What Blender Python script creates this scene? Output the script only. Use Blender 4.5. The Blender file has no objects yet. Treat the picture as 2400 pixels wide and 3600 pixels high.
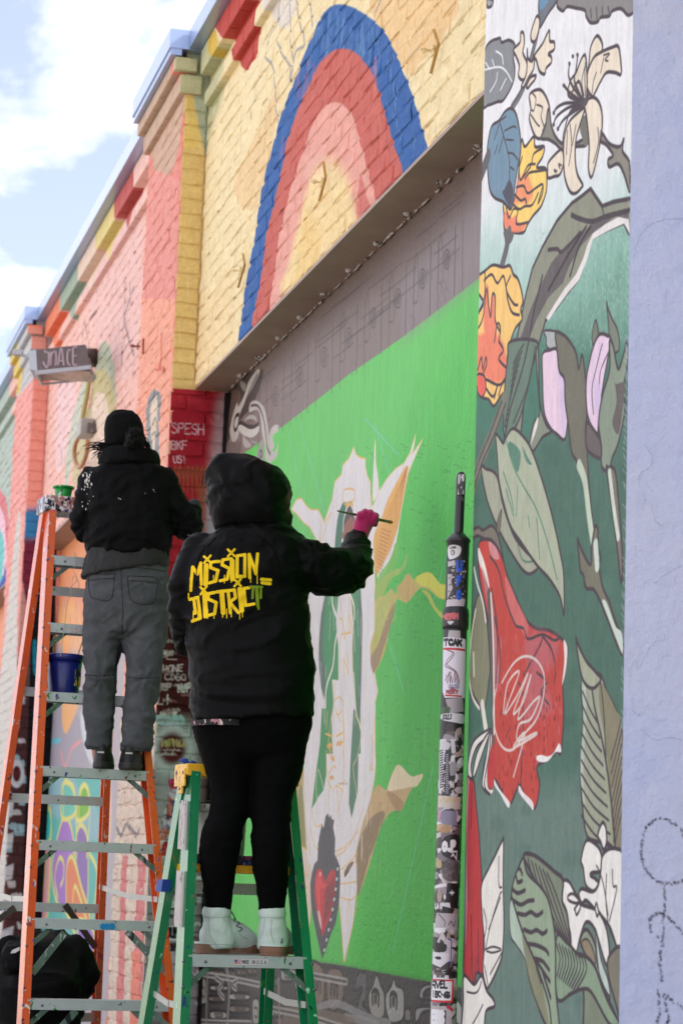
import bpy, bmesh, math, random
import numpy as np
from mathutils import Vector, Matrix, noise
random.seed(7); RNG = np.random.default_rng(7)
SC = bpy.context.scene
COL = SC.collection

# ------------------------------------------------------------------ camera
FPX = 8000.0; CX, CY = 1200.0, 1800.0          # focal length and centre in photograph pixels
CAMZ = 1.5
AX = np.array([[0.9661357, -0.25578829, 0.03397287],
               [-0.0738824, -0.14807539, 0.98621249],
               [-0.24723106, -0.95532509, -0.16195917]])     # rows: camera right, up, back in world axes
C0 = np.array([0, 0, CAMZ])
cam = bpy.data.cameras.new('camera'); camo = bpy.data.objects.new('camera', cam); COL.objects.link(camo)
m = Matrix([[*AX[:, 0], 0], [*AX[:, 1], 0], [*AX[:, 2], CAMZ], [0, 0, 0, 1]])
camo.matrix_world = m
cam.sensor_fit = 'VERTICAL'; cam.sensor_height = 36; cam.sensor_width = 24; cam.lens = FPX / 3600 * 36
cam.clip_start = 0.1; cam.clip_end = 2000
cam.dof.use_dof = True; cam.dof.focus_distance = 7.3; cam.dof.aperture_fstop = 6.3
SC.camera = camo
SC.view_settings.view_transform = 'Standard'; SC.view_settings.look = 'None'
SC.view_settings.gamma = 1; SC.view_settings.use_curve_mapping = False
SC.view_settings.exposure = 1.93

# ------------------------------------------------------------------ sky and sun (sun stands behind the building)
SUN_EL, SUN_AZ = math.radians(42), math.radians(100)     # azimuth clockwise from +Y
w = bpy.data.worlds.new('World'); SC.world = w; w.use_nodes = True
nt = w.node_tree; nt.nodes.clear()
def N(t, typ, **k):
    n = t.nodes.new(typ)
    for a, b in k.items():
        if a == 'i':
            for kk, vv in b.items(): n.inputs[kk].default_value = vv
        else: setattr(n, a, b)
    return n
sky = N(nt, 'ShaderNodeTexSky', sky_type='NISHITA', sun_disc=False, sun_elevation=SUN_EL, sun_rotation=SUN_AZ,
        air_density=1.0, dust_density=0.6, ozone_density=1.6)
tc = N(nt, 'ShaderNodeTexCoord')
mp = N(nt, 'ShaderNodeMapping', i={'Scale': (1.0, 1.0, 1.9), 'Location': (0.31, 0.0, 0.12)})
nt.links.new(tc.outputs['Generated'], mp.inputs[0])
n1 = N(nt, 'ShaderNodeTexNoise', i={'Scale': 5.2, 'Detail': 9, 'Roughness': 0.56, 'Distortion': 0.2})
nt.links.new(mp.outputs[0], n1.inputs['Vector'])
cr = N(nt, 'ShaderNodeValToRGB'); cr.color_ramp.elements[0].position = 0.45; cr.color_ramp.elements[1].position = 0.60; cr.color_ramp.elements[0].color = (.15, .15, .15, 1)
nt.links.new(n1.outputs['Fac'], cr.inputs[0])
mx = N(nt, 'ShaderNodeMix', data_type='RGBA'); mx.inputs[7].default_value = (8.9, 8.65, 8.55, 1)
nt.links.new(cr.outputs[0], mx.inputs[0]); tn = N(nt, 'ShaderNodeVectorMath', operation='MULTIPLY'); tn.inputs[1].default_value = (1.02, .90, 1.0); nt.links.new(sky.outputs[0], tn.inputs[0]); nt.links.new(tn.outputs[0], mx.inputs[6])
bg = N(nt, 'ShaderNodeBackground', i={'Strength': 0.065}); wo = N(nt, 'ShaderNodeOutputWorld')
nt.links.new(mx.outputs[2], bg.inputs[0]); nt.links.new(bg.outputs[0], wo.inputs[0])
sl = bpy.data.lights.new('sun', 'SUN'); sl.energy = 4.0; sl.angle = math.radians(0.5); sl.color = (1, 0.95, 0.88)
so = bpy.data.objects.new('sun', sl); COL.objects.link(so)
sd = Vector((math.sin(SUN_AZ) * math.cos(SUN_EL), math.cos(SUN_AZ) * math.cos(SUN_EL), math.sin(SUN_EL)))
so.rotation_euler = sd.to_track_quat('Z', 'Y').to_euler()

# ------------------------------------------------------------------ unprojection helpers
FW = np.array([0.25, 0.968, 0.0]); FW /= np.linalg.norm(FW)      # horizontal forward
RT = np.array([FW[1], -FW[0], 0.0])                              # horizontal right
UP = np.array([0, 0, 1.0])
def ray(px, py):
    v = np.array([px - CX, -(py - CY), -FPX]); r = AX.T @ v
    return r / np.linalg.norm(r)
def at(px, py, t):                 # on the vertical plane at forward distance t
    r = ray(px, py); return C0 + r * (t / (r @ FW))
def atx(px, py, x):                # on the plane X = x
    r = ray(px, py); return C0 + r * (x / r[0])
def proj(p):
    v = AX @ (np.asarray(p, float) - C0); return CX + FPX * v[0] / -v[2], CY - FPX * v[1] / -v[2]
def proj_many(P):
    v = (P - C0) @ AX.T; return np.stack([CX + FPX * v[:, 0] / -v[:, 2], CY - FPX * v[:, 1] / -v[:, 2]], 1)

# ------------------------------------------------------------------ object helpers
def link(o, parent=None):
    COL.objects.link(o)
    if parent: o.parent = parent
    return o
def tag(o, label=None, cat=None, group=None, kind=None):
    if label: o['label'] = label
    if cat: o['category'] = cat
    if group: o['group'] = group
    if kind: o['kind'] = kind
    return o
def thing(name, label, cat, loc=(0, 0, 0), group=None):
    o = bpy.data.objects.new(name, None); o.location = [float(v) for v in loc]; link(o); o.empty_display_size = 0.1
    return tag(o, label, cat, group)
def mesh_obj(name, V, F, mat, parent=None, smooth=False, uv=None):
    me = bpy.data.meshes.new(name)
    me.from_pydata([tuple(map(float, v)) for v in V], [], F)
    if uv is not None:
        l = me.uv_layers.new(name='UVMap'); l.data.foreach_set('uv', np.asarray(uv, float).ravel())
    me.update()
    if smooth: me.polygons.foreach_set('use_smooth', [True] * len(me.polygons))
    if mat: me.materials.append(mat)
    o = bpy.data.objects.new(name, me); link(o, parent)
    if parent is not None:
        if parent.parent is None: o.matrix_parent_inverse = Matrix.Translation(-Vector(parent.location))
    else:
        A = np.array(V, float); lo, hi = A.min(0), A.max(0); c = Vector(((lo[0] + hi[0]) / 2, (lo[1] + hi[1]) / 2, lo[2]))
        me.transform(Matrix.Translation(-c)); o.location = c
    return o
class MB:                           # collects shapes into one mesh
    def __init__(s): s.V = []; s.F = []
    def add(s, V, F):
        b = len(s.V); s.V += [tuple(map(float, v)) for v in V]; s.F += [tuple(i + b for i in f) for f in F]; return s
    def box(s, c, h, ax=None, bev=0.0):       # centre, half sizes, axes (3 vectors)
        ax = np.eye(3) if ax is None else np.array(ax, float); c = np.array(c, float)
        if bev <= 0:
            V = [c + ax[0] * h[0] * i + ax[1] * h[1] * j + ax[2] * h[2] * k for i in (-1, 1) for j in (-1, 1) for k in (-1, 1)]
            return s.add(V, [(0, 1, 3, 2), (4, 6, 7, 5), (0, 4, 5, 1), (2, 3, 7, 6), (0, 2, 6, 4), (1, 5, 7, 3)])
        bm = bmesh.new(); bmesh.ops.create_cube(bm, size=2)
        for v in bm.verts: v.co = Vector([v.co[i] * h[i] for i in range(3)])
        bmesh.ops.bevel(bm, geom=bm.edges[:], offset=min(bev, min(h) * .9), segments=2, affect='EDGES', profile=.6)
        V = [c + ax[0] * v.co[0] + ax[1] * v.co[1] + ax[2] * v.co[2] for v in bm.verts]
        F = [tuple(v.index for v in f.verts) for f in bm.faces]; bm.free()
        return s.add(V, F)
    def rings(s, R, cap=True):
        R = [np.asarray(r, float) for r in R]; n = len(R[0]); V = np.concatenate(R); F = []
        for i in range(len(R) - 1):
            for j in range(n):
                k = (j + 1) % n; F.append((i * n + j, i * n + k, (i + 1) * n + k, (i + 1) * n + j))
        if cap: F.append(tuple(range(n - 1, -1, -1))); F.append(tuple((len(R) - 1) * n + j for j in range(n)))
        return s.add(V, F)
    def tube(s, P, r, n=8, up=None):
        P = [np.array(p, float) for p in P]; r = [r] * len(P) if np.isscalar(r) else r; R = []
        u0 = None
        for i, p in enumerate(P):
            d = P[min(i + 1, len(P) - 1)] - P[max(i - 1, 0)]; d /= (np.linalg.norm(d) + 1e-9)
            if u0 is None:
                a = UP if abs(d[2]) < .9 else RT
            else: a = u0
            a = a - d * (a @ d); a /= np.linalg.norm(a); u0 = a; b = np.cross(d, a)
            R.append([p + (a * math.cos(q) + b * math.sin(q)) * r[i] for q in np.arange(n) * 2 * math.pi / n])
        return s.rings(R)
    def channel(s, p0, p1, side, out, wd, dp, th):   # C-channel rail: web faces 'side', flanges run along 'out'
        p0 = np.array(p0, float); p1 = np.array(p1, float); d = p1 - p0; L = np.linalg.norm(d); d /= L
        side = np.array(side, float); side -= d * (side @ d); side /= np.linalg.norm(side); out = np.cross(d, side) if out is None else np.array(out, float)
        out = out - d * (out @ d) - side * (out @ side); out /= np.linalg.norm(out); c = (p0 + p1) / 2
        s.box(c, (th / 2, wd / 2, L / 2), (side, out, d))
        for q in (-1, 1): s.box(c + out * q * (wd / 2 - th / 2) - side * (dp / 2 + .0005), (dp / 2 - th / 2, th / 2, L / 2 - .0006), (side, out, d))
        return s
    def lathe(s, base, prof, n=24, ax=None):
        ax = np.eye(3) if ax is None else np.array(ax); base = np.array(base, float)
        return s.rings([[base + ax[2] * z + (ax[0] * math.cos(q) + ax[1] * math.sin(q)) * r for q in np.arange(n) * 2 * math.pi / n] for r, z in prof])
    def obj(s, name, mat, parent=None, smooth=False): return mesh_obj(name, s.V, s.F, mat, parent, smooth)

# ------------------------------------------------------------------ colour and materials
def s2l(c):
    c = np.asarray(c, float) / 255.; return np.where(c <= .04045, c / 12.92, ((c + .055) / 1.055) ** 2.4)
KALB = 0.90
def L(c, k=KALB): r = s2l(c) * k; return (float(r[0]), float(r[1]), float(r[2]), 1.0)
def mat(name, c, rough=.6, metal=0., bump=None, var=.0, vs=8., spl=None, spec=.5, dents=None, sheen=0.):
    """c: colour (0-255) or a Canvas. bump: (scale, strength). var: value variation. spl: list of splatter colours + density"""
    M = bpy.data.materials.new(name); M.use_nodes = True; t = M.node_tree; b = t.nodes['Principled BSDF']
    b.inputs['Roughness'].default_value = rough; b.inputs['Metallic'].default_value = metal
    b.inputs['Specular IOR Level'].default_value = spec
    if sheen: b.inputs['Sheen Weight'].default_value = sheen
    g = N(t, 'ShaderNodeNewGeometry'); pos = g.outputs['Position']
    if hasattr(c, 'nodes'): col = c.nodes(t)
    else:
        rgb = N(t, 'ShaderNodeRGB'); rgb.outputs[0].default_value = L(c); col = rgb.outputs[0]
    if var:
        n = N(t, 'ShaderNodeTexNoise', i={'Scale': vs, 'Detail': 6, 'Roughness': .65}); t.links.new(pos, n.inputs['Vector'])
        r = N(t, 'ShaderNodeMapRange', i={1: .25, 2: .75, 3: 1 - var, 4: 1 + var * .6}); t.links.new(n.outputs[0], r.inputs[0])
        h = N(t, 'ShaderNodeVectorMath', operation='SCALE'); t.links.new(col, h.inputs[0]); t.links.new(r.outputs[0], h.inputs['Scale']); col = h.outputs[0]
    if spl:
        dens, cols = spl
        for k, cc in enumerate(cols):
            sc = [26, 45, 18, 70, 33, 55][k % 6]
            mpn = N(t, 'ShaderNodeMapping', i={'Location': (k * 3.7, k * 1.9, k * 7.1), 'Scale': (1, 1, .62)}); t.links.new(pos, mpn.inputs[0])
            n = N(t, 'ShaderNodeTexNoise', i={'Scale': sc, 'Detail': 2.5, 'Roughness': .55, 'Distortion': .6}); t.links.new(mpn.outputs[0], n.inputs['Vector'])
            r = N(t, 'ShaderNodeMapRange', i={1: dens, 2: dens + .012}); t.links.new(n.outputs[0], r.inputs[0])
            mm = N(t, 'ShaderNodeMix', data_type='RGBA'); t.links.new(r.outputs[0], mm.inputs[0]); t.links.new(col, mm.inputs[6]); mm.inputs[7].default_value = L(cc); col = mm.outputs[2]
    t.links.new(col, b.inputs['Base Color'])
    last = None
    for q in ([bump] if bump and not isinstance(bump, list) else (bump or [])):
        sc, st, dist = q[0], q[1], (q[2] if len(q) > 2 else .01)
        n = N(t, 'ShaderNodeTexNoise', i={'Scale': sc, 'Detail': 5, 'Roughness': .6}); t.links.new(pos, n.inputs['Vector'])
        bp = N(t, 'ShaderNodeBump', i={'Strength': st, 'Distance': dist}); t.links.new(n.outputs[0], bp.inputs['Height'])
        if last: t.links.new(last, bp.inputs['Normal'])
        last = bp.outputs[0]
    if last: t.links.new(last, b.inputs['Normal'])
    return M

# ------------------------------------------------------------------ painted artwork (drawn by the script in wall coordinates)
def smooth_pts(P, closed, n=6):
    P = np.asarray(P, float); m = len(P)
    if m < 3: return P
    out = []
    rng_ = range(m) if closed else range(m - 1)
    for i in rng_:
        g = lambda k: P[k % m] if closed else P[min(max(k, 0), m - 1)]
        a, b, c, d = g(i - 1), g(i), g(i + 1), g(i + 2)
        for t in np.arange(n) / n:
            out.append(.5 * (2 * b + (c - a) * t + (2 * a - 5 * b + 4 * c - d) * t * t + (3 * b - a - 3 * c + d) * t ** 3))
    if not closed: out.append(P[-1])
    return np.array(out)
def pp(s):
    if isinstance(s, str): return np.array([[float(q) for q in a.split(',')] for a in s.split()])
    return np.asarray(s, float)
FONT = {'A': '0,0 2,6 4,0|.8,2.2 3.2,2.2', 'B': '0,0 0,6 3,6 3.8,5 3,3.2 0,3.2|3,3.2 4,2 3.2,0 0,0', 'C': '4,5 2.5,6 .8,5.4 0,3 .8,.6 2.5,0 4,1', 'D': '0,0 0,6 2.5,6 4,4.5 4,1.5 2.5,0 0,0',
 'E': '4,6 0,6 0,0 4,0|0,3.2 3,3.2', 'F': '4,6 0,6 0,0|0,3.2 3,3.2', 'G': '4,5 2.5,6 .8,5.4 0,3 .8,.6 2.5,0 4,1 4,2.8 2.4,2.8', 'H': '0,0 0,6|4,0 4,6|0,3 4,3', 'I': '2,0 2,6', 'J': '3,6 3,1 1.5,0 0,1.2',
 'K': '0,0 0,6|4,6 0,2.6|1.2,3.6 4,0', 'L': '0,6 0,0 3.6,0', 'M': '0,0 0,6 2,3 4,6 4,0', 'N': '0,0 0,6 4,0 4,6', 'O': '2,0 .4,1 0,3 .4,5 2,6 3.6,5 4,3 3.6,1 2,0', 'P': '0,0 0,6 3,6 4,4.8 3,3 0,3',
 'Q': '2,0 0,2 0,4 2,6 4,4 4,2 2,0|2.6,1.6 4,0', 'R': '0,0 0,6 3,6 4,4.8 3,3 0,3|1.8,3 4,0', 'S': '4,5 2.6,6 .8,5.8 .2,4.5 1.2,3.4 3.2,2.8 4,1.6 3.2,.2 1.4,0 0,1', 'T': '0,6 4,6|2,6 2,0', 'U': '0,6 0,1.2 1.4,0 2.8,0 4,1.2 4,6',
 'V': '0,6 2,0 4,6', 'W': '0,6 1,0 2,4 3,0 4,6', 'X': '0,0 4,6|0,6 4,0', 'Y': '0,6 2,3 4,6|2,3 2,0', 'Z': '0,6 4,6 0,0 4,0', '!': '2,6 2,1.8|2,.4 2,0', '.': '1.6,0 2.2,0', '-': '.8,3 3.2,3', '6': '3.6,6 1,4.5 0,2 1,.2 3,.2 4,1.6 3,3 .6,2.8',
 '0': '2,0 .2,2 .2,4 2,6 3.8,4 3.8,2 2,0', '1': '1,5 2,6 2,0', '8': '2,3.2 .4,4.6 2,6 3.6,4.6 2,3.2 0,1.6 2,0 4,1.6 2,3.2', '4': '3,0 3,6 0,2 4,2', '2': '0,5 2,6 4,4.6 0,0 4,0', '9': '3.6,3.4 1,3 .4,5 2,6 3.8,5 3.4,0'}
class Canvas:
    def __init__(s, name, ua, u0, u1, v0, v1, res, base, unproj=None):
        s.name, s.ua, s.u0, s.u1, s.v0, s.v1, s.res = name, ua, u0, u1, v0, v1, res
        s.w = int((u1 - u0) * res); s.h = int((v1 - v0) * res)
        s.A = np.ones((s.h, s.w, 3), np.float32) * s2l(base).astype(np.float32)
        s.T = (0, 0, 1); s.un = unproj; s.cu = None
    def view(s, x, y, k): s.T = (x, y, k); return s
    def toc(s, pts):                       # photograph pixels -> texture pixels
        o = []
        for x, y in pp(pts):
            u, v = s.un(s.T[0] + x * s.T[2], s.T[1] + y * s.T[2]); o.append(((u - s.u0) * s.res, (v - s.v0) * s.res))
        return np.array(o)
    def blend(s, x0, y0, a, c):
        if s.cu:
            X = (np.arange(x0, x0 + a.shape[1]) + .5) / s.res + s.u0; a = a * ((X >= s.cu[0]) & (X <= s.cu[1]))[None, :]
        h, w_ = a.shape; B = s.A[y0:y0 + h, x0:x0 + w_]; s.A[y0:y0 + h, x0:x0 + w_] = B * (1 - a[..., None]) + s2l(c).astype(np.float32) * a[..., None]
    def fillpx(s, P, c, a=1., soft=0, grad=None):
        x0, y0 = np.floor(P.min(0) - 2 - soft).astype(int); x1, y1 = np.ceil(P.max(0) + 2 + soft).astype(int)
        x0, y0, x1, y1 = max(x0, 0), max(y0, 0), min(x1, s.w), min(y1, s.h)
        if x1 <= x0 or y1 <= y0: return
        SS = 3; acc = np.zeros((y1 - y0, x1 - x0), np.float32); X = np.arange(x0, x1) + .5
        A = P; B = np.roll(P, -1, 0); dy = B[:, 1] - A[:, 1]
        for j in range((y1 - y0) * SS):
            yy = y0 + (j + .5) / SS
            mk = ((A[:, 1] <= yy) & (B[:, 1] > yy)) | ((B[:, 1] <= yy) & (A[:, 1] > yy))
            if not mk.any(): continue
            xs = np.sort(A[mk, 0] + (yy - A[mk, 1]) / dy[mk] * (B[mk, 0] - A[mk, 0]))
            row = acc[j // SS]
            for q in range(0, len(xs) - 1, 2): row += np.clip(X + .5 - xs[q], 0, 1) * np.clip(xs[q + 1] - X + .5, 0, 1) / SS
        acc = np.clip(acc, 0, 1)
        if soft:
            r = max(1, int(soft)); k = np.ones(2 * r + 1) / (2 * r + 1)
            for _ in range(2):
                acc = np.apply_along_axis(lambda q: np.convolve(np.pad(q, r, mode='edge'), k, 'valid'), 0, acc)
                acc = np.apply_along_axis(lambda q: np.convolve(np.pad(q, r, mode='edge'), k, 'valid'), 1, acc)
        s.blend(x0, y0, acc.astype(np.float32) * a, c)
    def linepx(s, P, c, wpx, a=1.):
        x0, y0 = np.floor(P.min(0) - wpx - 2).astype(int); x1, y1 = np.ceil(P.max(0) + wpx + 2).astype(int)
        x0, y0, x1, y1 = max(x0, 0), max(y0, 0), min(x1, s.w), min(y1, s.h)
        if x1 <= x0 or y1 <= y0: return
        D = np.full((y1 - y0, x1 - x0), 1e9, np.float32)
        for i in range(len(P) - 1):
            A, B = P[i], P[i + 1]; pad = wpx + 2
            a0, b0 = int(max(x0, math.floor(min(A[0], B[0]) - pad))), int(max(y0, math.floor(min(A[1], B[1]) - pad)))
            a1, b1 = int(min(x1, math.ceil(max(A[0], B[0]) + pad))), int(min(y1, math.ceil(max(A[1], B[1]) + pad)))
            if a1 <= a0 or b1 <= b0: continue
            Y, X = np.mgrid[b0:b1, a0:a1]; X = X + .5; Y = Y + .5
            d = B - A; l2 = d @ d + 1e-9; t = np.clip(((X - A[0]) * d[0] + (Y - A[1]) * d[1]) / l2, 0, 1)
            dd = np.hypot(X - A[0] - t * d[0], Y - A[1] - t * d[1])
            sub = D[b0 - y0:b1 - y0, a0 - x0:a1 - x0]; np.minimum(sub, dd, out=sub)
        s.blend(x0, y0, np.clip(wpx / 2 + .5 - D, 0, 1) * a, c)
    def poly(s, pts, c, a=1., sm=True, soft=0, ol=None, olw=.009, wob=0):
        p = pp(pts)
        if sm: p = smooth_pts(p, True)
        q = s.toc(p)
        s.fillpx(q, c, a, soft)
        if ol is not None: s.linepx(np.vstack([q, q[:1]]), ol, max(1.0, olw * s.res))
    def line(s, pts, c, w_=.008, a=1., sm=True):
        p = pp(pts)
        if sm: p = smooth_pts(p, False)
        s.linepx(s.toc(p), c, max(.8, w_ * s.res), a)
    def text(s, tx, x, y, hpx, c, w_=.004, dx=0.75, slope=0., jit=.0, vert=False, a=1., shear=0.):
        """x,y baseline start in view coordinates, hpx the cap height; slope = dy/dx"""
        k = hpx / 6.; adv = 4 * k * dx
        for i, ch in enumerate(tx):
            for st in (FONT[ch].split('|') if ch in FONT else []):
                q = pp(st) * [k * dx * .78, k]; q += RNG.normal(0, jit * k, q.shape) if jit else 0
                ox, oy = (0, i * hpx * 1.25) if vert else (i * adv, 0)
                P = np.stack([x + ox + q[:, 0] + shear * q[:, 1], y + oy - q[:, 1] + slope * (ox + q[:, 0])], 1); s.line(P, c, w_, a, sm=False)
    def scribble(s, x, y, w_, h, c, n=6, lw=.004, a=.9, slope=0.):
        t = np.linspace(0, 1, n * 2); P = np.stack([x + t * w_ + RNG.normal(0, w_ * .04, n * 2), y + np.where(np.arange(n * 2) % 2, 0, -h) * RNG.uniform(.5, 1, n * 2) + slope * t * w_], 1)
        s.line(P, c, lw, a)
    def grain(s, amt, cell=(1, 1), seed=0):
        g = np.random.default_rng(seed).normal(0, 1, (s.h // cell[1] + 2, s.w // cell[0] + 2))
        g = np.kron(g, np.ones((cell[1], cell[0])))[:s.h, :s.w]
        k = np.ones(3) / 3
        for ax_, c in ((0, cell[1]), (1, cell[0])):
            if c > 1:
                kk = np.ones(c) / c; g = np.apply_along_axis(lambda q: np.convolve(q, kk, 'same'), ax_, g)
        s.A *= np.clip(1 + g[..., None] * amt, .3, 1.8).astype(np.float32)
    def pits(s, v0, v1, course, length, k=.5, dens=.35, seed=0, tint=(1, .86, .66)):      # bare grime in the mortar joints
        g = np.random.default_rng(seed); z = v0
        while z < v1:
            x = s.u0
            while x < s.u1:
                l = g.uniform(.012, .09)
                if g.uniform() < dens and (not s.cu or s.cu[0] <= x <= s.cu[1]):
                    a, b = int((x - s.u0) * s.res), int((x + l - s.u0) * s.res) + 1; c = int((z + g.normal(0, .004) - s.v0) * s.res); h = max(1, int(g.uniform(.003, .011) * s.res))
                    if 0 <= c < s.h - h: s.A[c:c + h, a:b] *= np.array(tint, np.float32) * g.uniform(k, .85)
                if g.uniform() < dens * .6:
                    c0 = int((z - s.v0) * s.res); c1 = int((z + course - s.v0) * s.res); a = int((x - s.u0) * s.res)
                    if c0 >= 0: s.A[c0:c1, a:a + max(1, int(.005 * s.res))] *= np.array([1, .9, .74], np.float32) * g.uniform(k + .1, .95)
                x += l + g.uniform(.0, length)
            z += course
    def image(s):
        im = bpy.data.images.new(s.name, s.w, s.h, float_buffer=False); im.colorspace_settings.name = 'sRGB'
        lin = np.clip(s.A * KALB, 0, 1); o = np.where(lin <= .0031308, lin * 12.92, 1.055 * lin ** (1 / 2.4) - .055)
        px = np.ones((s.h, s.w, 4), np.float32); px[..., :3] = o; im.pixels.foreach_set(px.ravel()); im.update(); im.pack(); return im
    def nodes(s, t):
        if not hasattr(s, 'im'): s.im = s.image()
        it = N(t, 'ShaderNodeTexImage', image=s.im, extension='EXTEND')
        if s.ua == 'uv':
            c = N(t, 'ShaderNodeUVMap'); t.links.new(c.outputs[0], it.inputs[0]); return it.outputs[0]
        g = N(t, 'ShaderNodeNewGeometry'); sp = N(t, 'ShaderNodeSeparateXYZ')
        if s.ua == 'rt':
            d = N(t, 'ShaderNodeVectorMath', operation='DOT_PRODUCT'); d.inputs[1].default_value = tuple(RT); t.links.new(g.outputs['Position'], d.inputs[0]); U = d.outputs['Value']
            t.links.new(g.outputs['Position'], sp.inputs[0])
        else:
            t.links.new(g.outputs['Position'], sp.inputs[0]); U = sp.outputs['XYZ'.index(s.ua.upper())]
        a = N(t, 'ShaderNodeMapRange', clamp=False, i={1: s.u0, 2: s.u1}); b = N(t, 'ShaderNodeMapRange', clamp=False, i={1: s.v0, 2: s.v1})
        t.links.new(U, a.inputs[0]); t.links.new(sp.outputs[2], b.inputs[0])
        c = N(t, 'ShaderNodeCombineXYZ'); t.links.new(a.outputs[0], c.inputs[0]); t.links.new(b.outputs[0], c.inputs[1]); t.links.new(c.outputs[0], it.inputs[0])
        return it.outputs[0]
# ================================================================== the place: coordinates of the building
XW, XP, XM = 2.15, 2.02, 2.325      # bay wall face, pilaster face, recessed panel face
ZL, ZT = 4.03, 5.85                 # lintel underside, underside of the coping
PIL = [(5.07, 6.265), (11.435, 12.52), (17.7, 18.85), (24.0, 25.15), (30.3, 31.4), (36.6, 37.7), (42.9, 44.0)]
CRS, BL = 0.0815, 0.225             # brick course and length with joints
tan_ = (205, 175, 145)

# ---------------------------------------------------------------- canvases
def unx(x): return lambda px, py: (lambda p: (p[1], p[2]))(atx(px, py, x))
def uny(y):
    def f(px, py):
        r = ray(px, py); p = C0 + r * (y / r[1]); return (p[0], p[2])
    return f
FA = Canvas('facade_near', 'y', 6.2, 12.56, 0.5, 6.2, 180, (246, 226, 180), unx(XW))
FB = Canvas('facade_far', 'y', 12.56, 26.0, 0.5, 6.2, 90, (242, 192, 180), unx(XW))
RA = Canvas('return_near', 'x', 1.9, 2.40, 0.5, 6.2, 260, (226, 196, 128), uny(11.435))
RB = Canvas('return_far', 'x', 1.9, 2.40, 0.5, 6.2, 160, (240, 158, 142), uny(17.7))
PM = Canvas('mural_panel', 'y', 6.1, 11.6, 0.6, 4.2, 300, (104, 200, 98), unx(XM))
PF = Canvas('flower_pier', 'y', 5.0, 6.3, 0.9, 4.95, 420, (232, 232, 234), unx(XP))
PL = Canvas('lavender', 'x', 2.0, 2.4, 0.9, 4.4, 300, (196, 200, 222), uny(5.07))
PB = Canvas('panel_far', 'y', 12.3, 17.9, 0.5, 4.2, 130, (185, 165, 165), unx(XM))

# near bay above the lintel (view: zoom of region 700,0)
s = FA
def tone(C, c1, c2, n=14, a=.5, sc=.4):      # loose painted patches
    for i in range(n):
        x, y = RNG.uniform(0, C.w), RNG.uniform(0, C.h); r = RNG.uniform(.3, 1) * sc * C.res
        q = np.arange(7) * 2 * math.pi / 7; P = np.stack([x + np.cos(q) * r * RNG.uniform(.5, 1.3, 7), y + np.sin(q) * r * RNG.uniform(.5, 1.3, 7)], 1)
        C.fillpx(smooth_pts(P, True), c1 if i % 2 else c2, a)
tone(s, (243, 212, 160), (248, 232, 192), 26, .45, .5)
s.view(700, 0, .6696)
s.poly('900,0 1090,380 1160,330 1300,160 1350,0', (240, 200, 145), .8)
s.poly('420,420 330,640 180,980 300,1090 400,640', (238, 202, 150), .7)
s.poly('0,560 0,260 120,180 165,330 60,700 30,800', (186, 190, 150), .8, soft=6)
s.poly('130,90 180,0 345,0 335,60 300,300 250,372 215,340 200,230 140,140', (196, 62, 60), .95, sm=False)
s.poly('110,170 150,165 165,230 130,310 110,280', (226, 186, 70), .9, sm=False)
s.poly('375,0 385,80 440,150 480,110 500,0', (232, 222, 212), .9)
for q in ('420,0 415,110 370,190 350,290 385,350 400,500 415,640', '510,0 530,120 550,230 500,280 480,430', '480,0 475,110 490,330 480,440', '575,0 600,130', '410,220 440,290 475,350 480,420', '955,0 920,75'):
    s.line(q, (150, 148, 155), .016, .8)
s.poly('205,1805 230,1600 290,1250 340,950 380,780 440,580 530,350 620,130 680,40 735,22 800,35 870,75 960,150 1030,280 1090,420 1150,600 1195,795 1260,1300 400,2000 190,1890', (62, 106, 172), 1)
for i in range(46):
    t = RNG.uniform(0, 1); x = 640 + RNG.uniform(-70, 300); y = RNG.uniform(60, 340)
    s.line([(x, y), (x + RNG.uniform(-6, 6), y + RNG.uniform(30, 110))], (120, 170, 212), .03, .22)
for i in range(30):
    x = RNG.uniform(900, 1160); y = RNG.uniform(200, 800); s.line([(x, y), (x + 3, y + RNG.uniform(20, 80))], (150, 185, 215), .006, .5)
s.poly('275,1740 320,1480 350,1250 390,1080 430,900 460,760 490,640 550,500 600,390 660,300 720,258 800,265 880,340 940,470 985,640 1040,820 1060,940 1000,1500 300,2000', (206, 108, 98), 1)
for i in range(30): x = RNG.uniform(420, 950); y = RNG.uniform(300, 1100); s.line([(x, y), (x + RNG.uniform(-8, 8), y + RNG.uniform(60, 160))], (222, 128, 116), .05, .16)
s.poly('365,1650 400,1400 440,1150 500,930 560,760 600,640 640,570 690,540 750,545 800,610 850,760 885,900 922,1080 900,1500 380,1900', (238, 172, 158), 1)
s.poly('840,900 820,1170 850,1140 905,1105 870,1000', (214, 118, 108), .9, sm=False)
s.poly('440,1550 470,1380 520,1180 560,1010 600,900 680,850 730,870 780,950 810,1080 822,1165 800,1600', (248, 220, 164), 1, soft=5)  # yellow core, partly paled to paint in the glare on it
s.poly('520,1330 560,1100 640,1240 600,1420 500,1500', (242, 204, 128), .5, soft=4)
for (cx_, cy_, rr, al) in ((620, 880, 80, .10), (690, 940, 70, .08)):
    s.poly([(cx_ + rr * math.cos(q), cy_ + rr * math.sin(q)) for q in np.arange(8) * .785], (250, 236, 215), al)  # faint pale rounds put the glare on the arch into the colour
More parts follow.
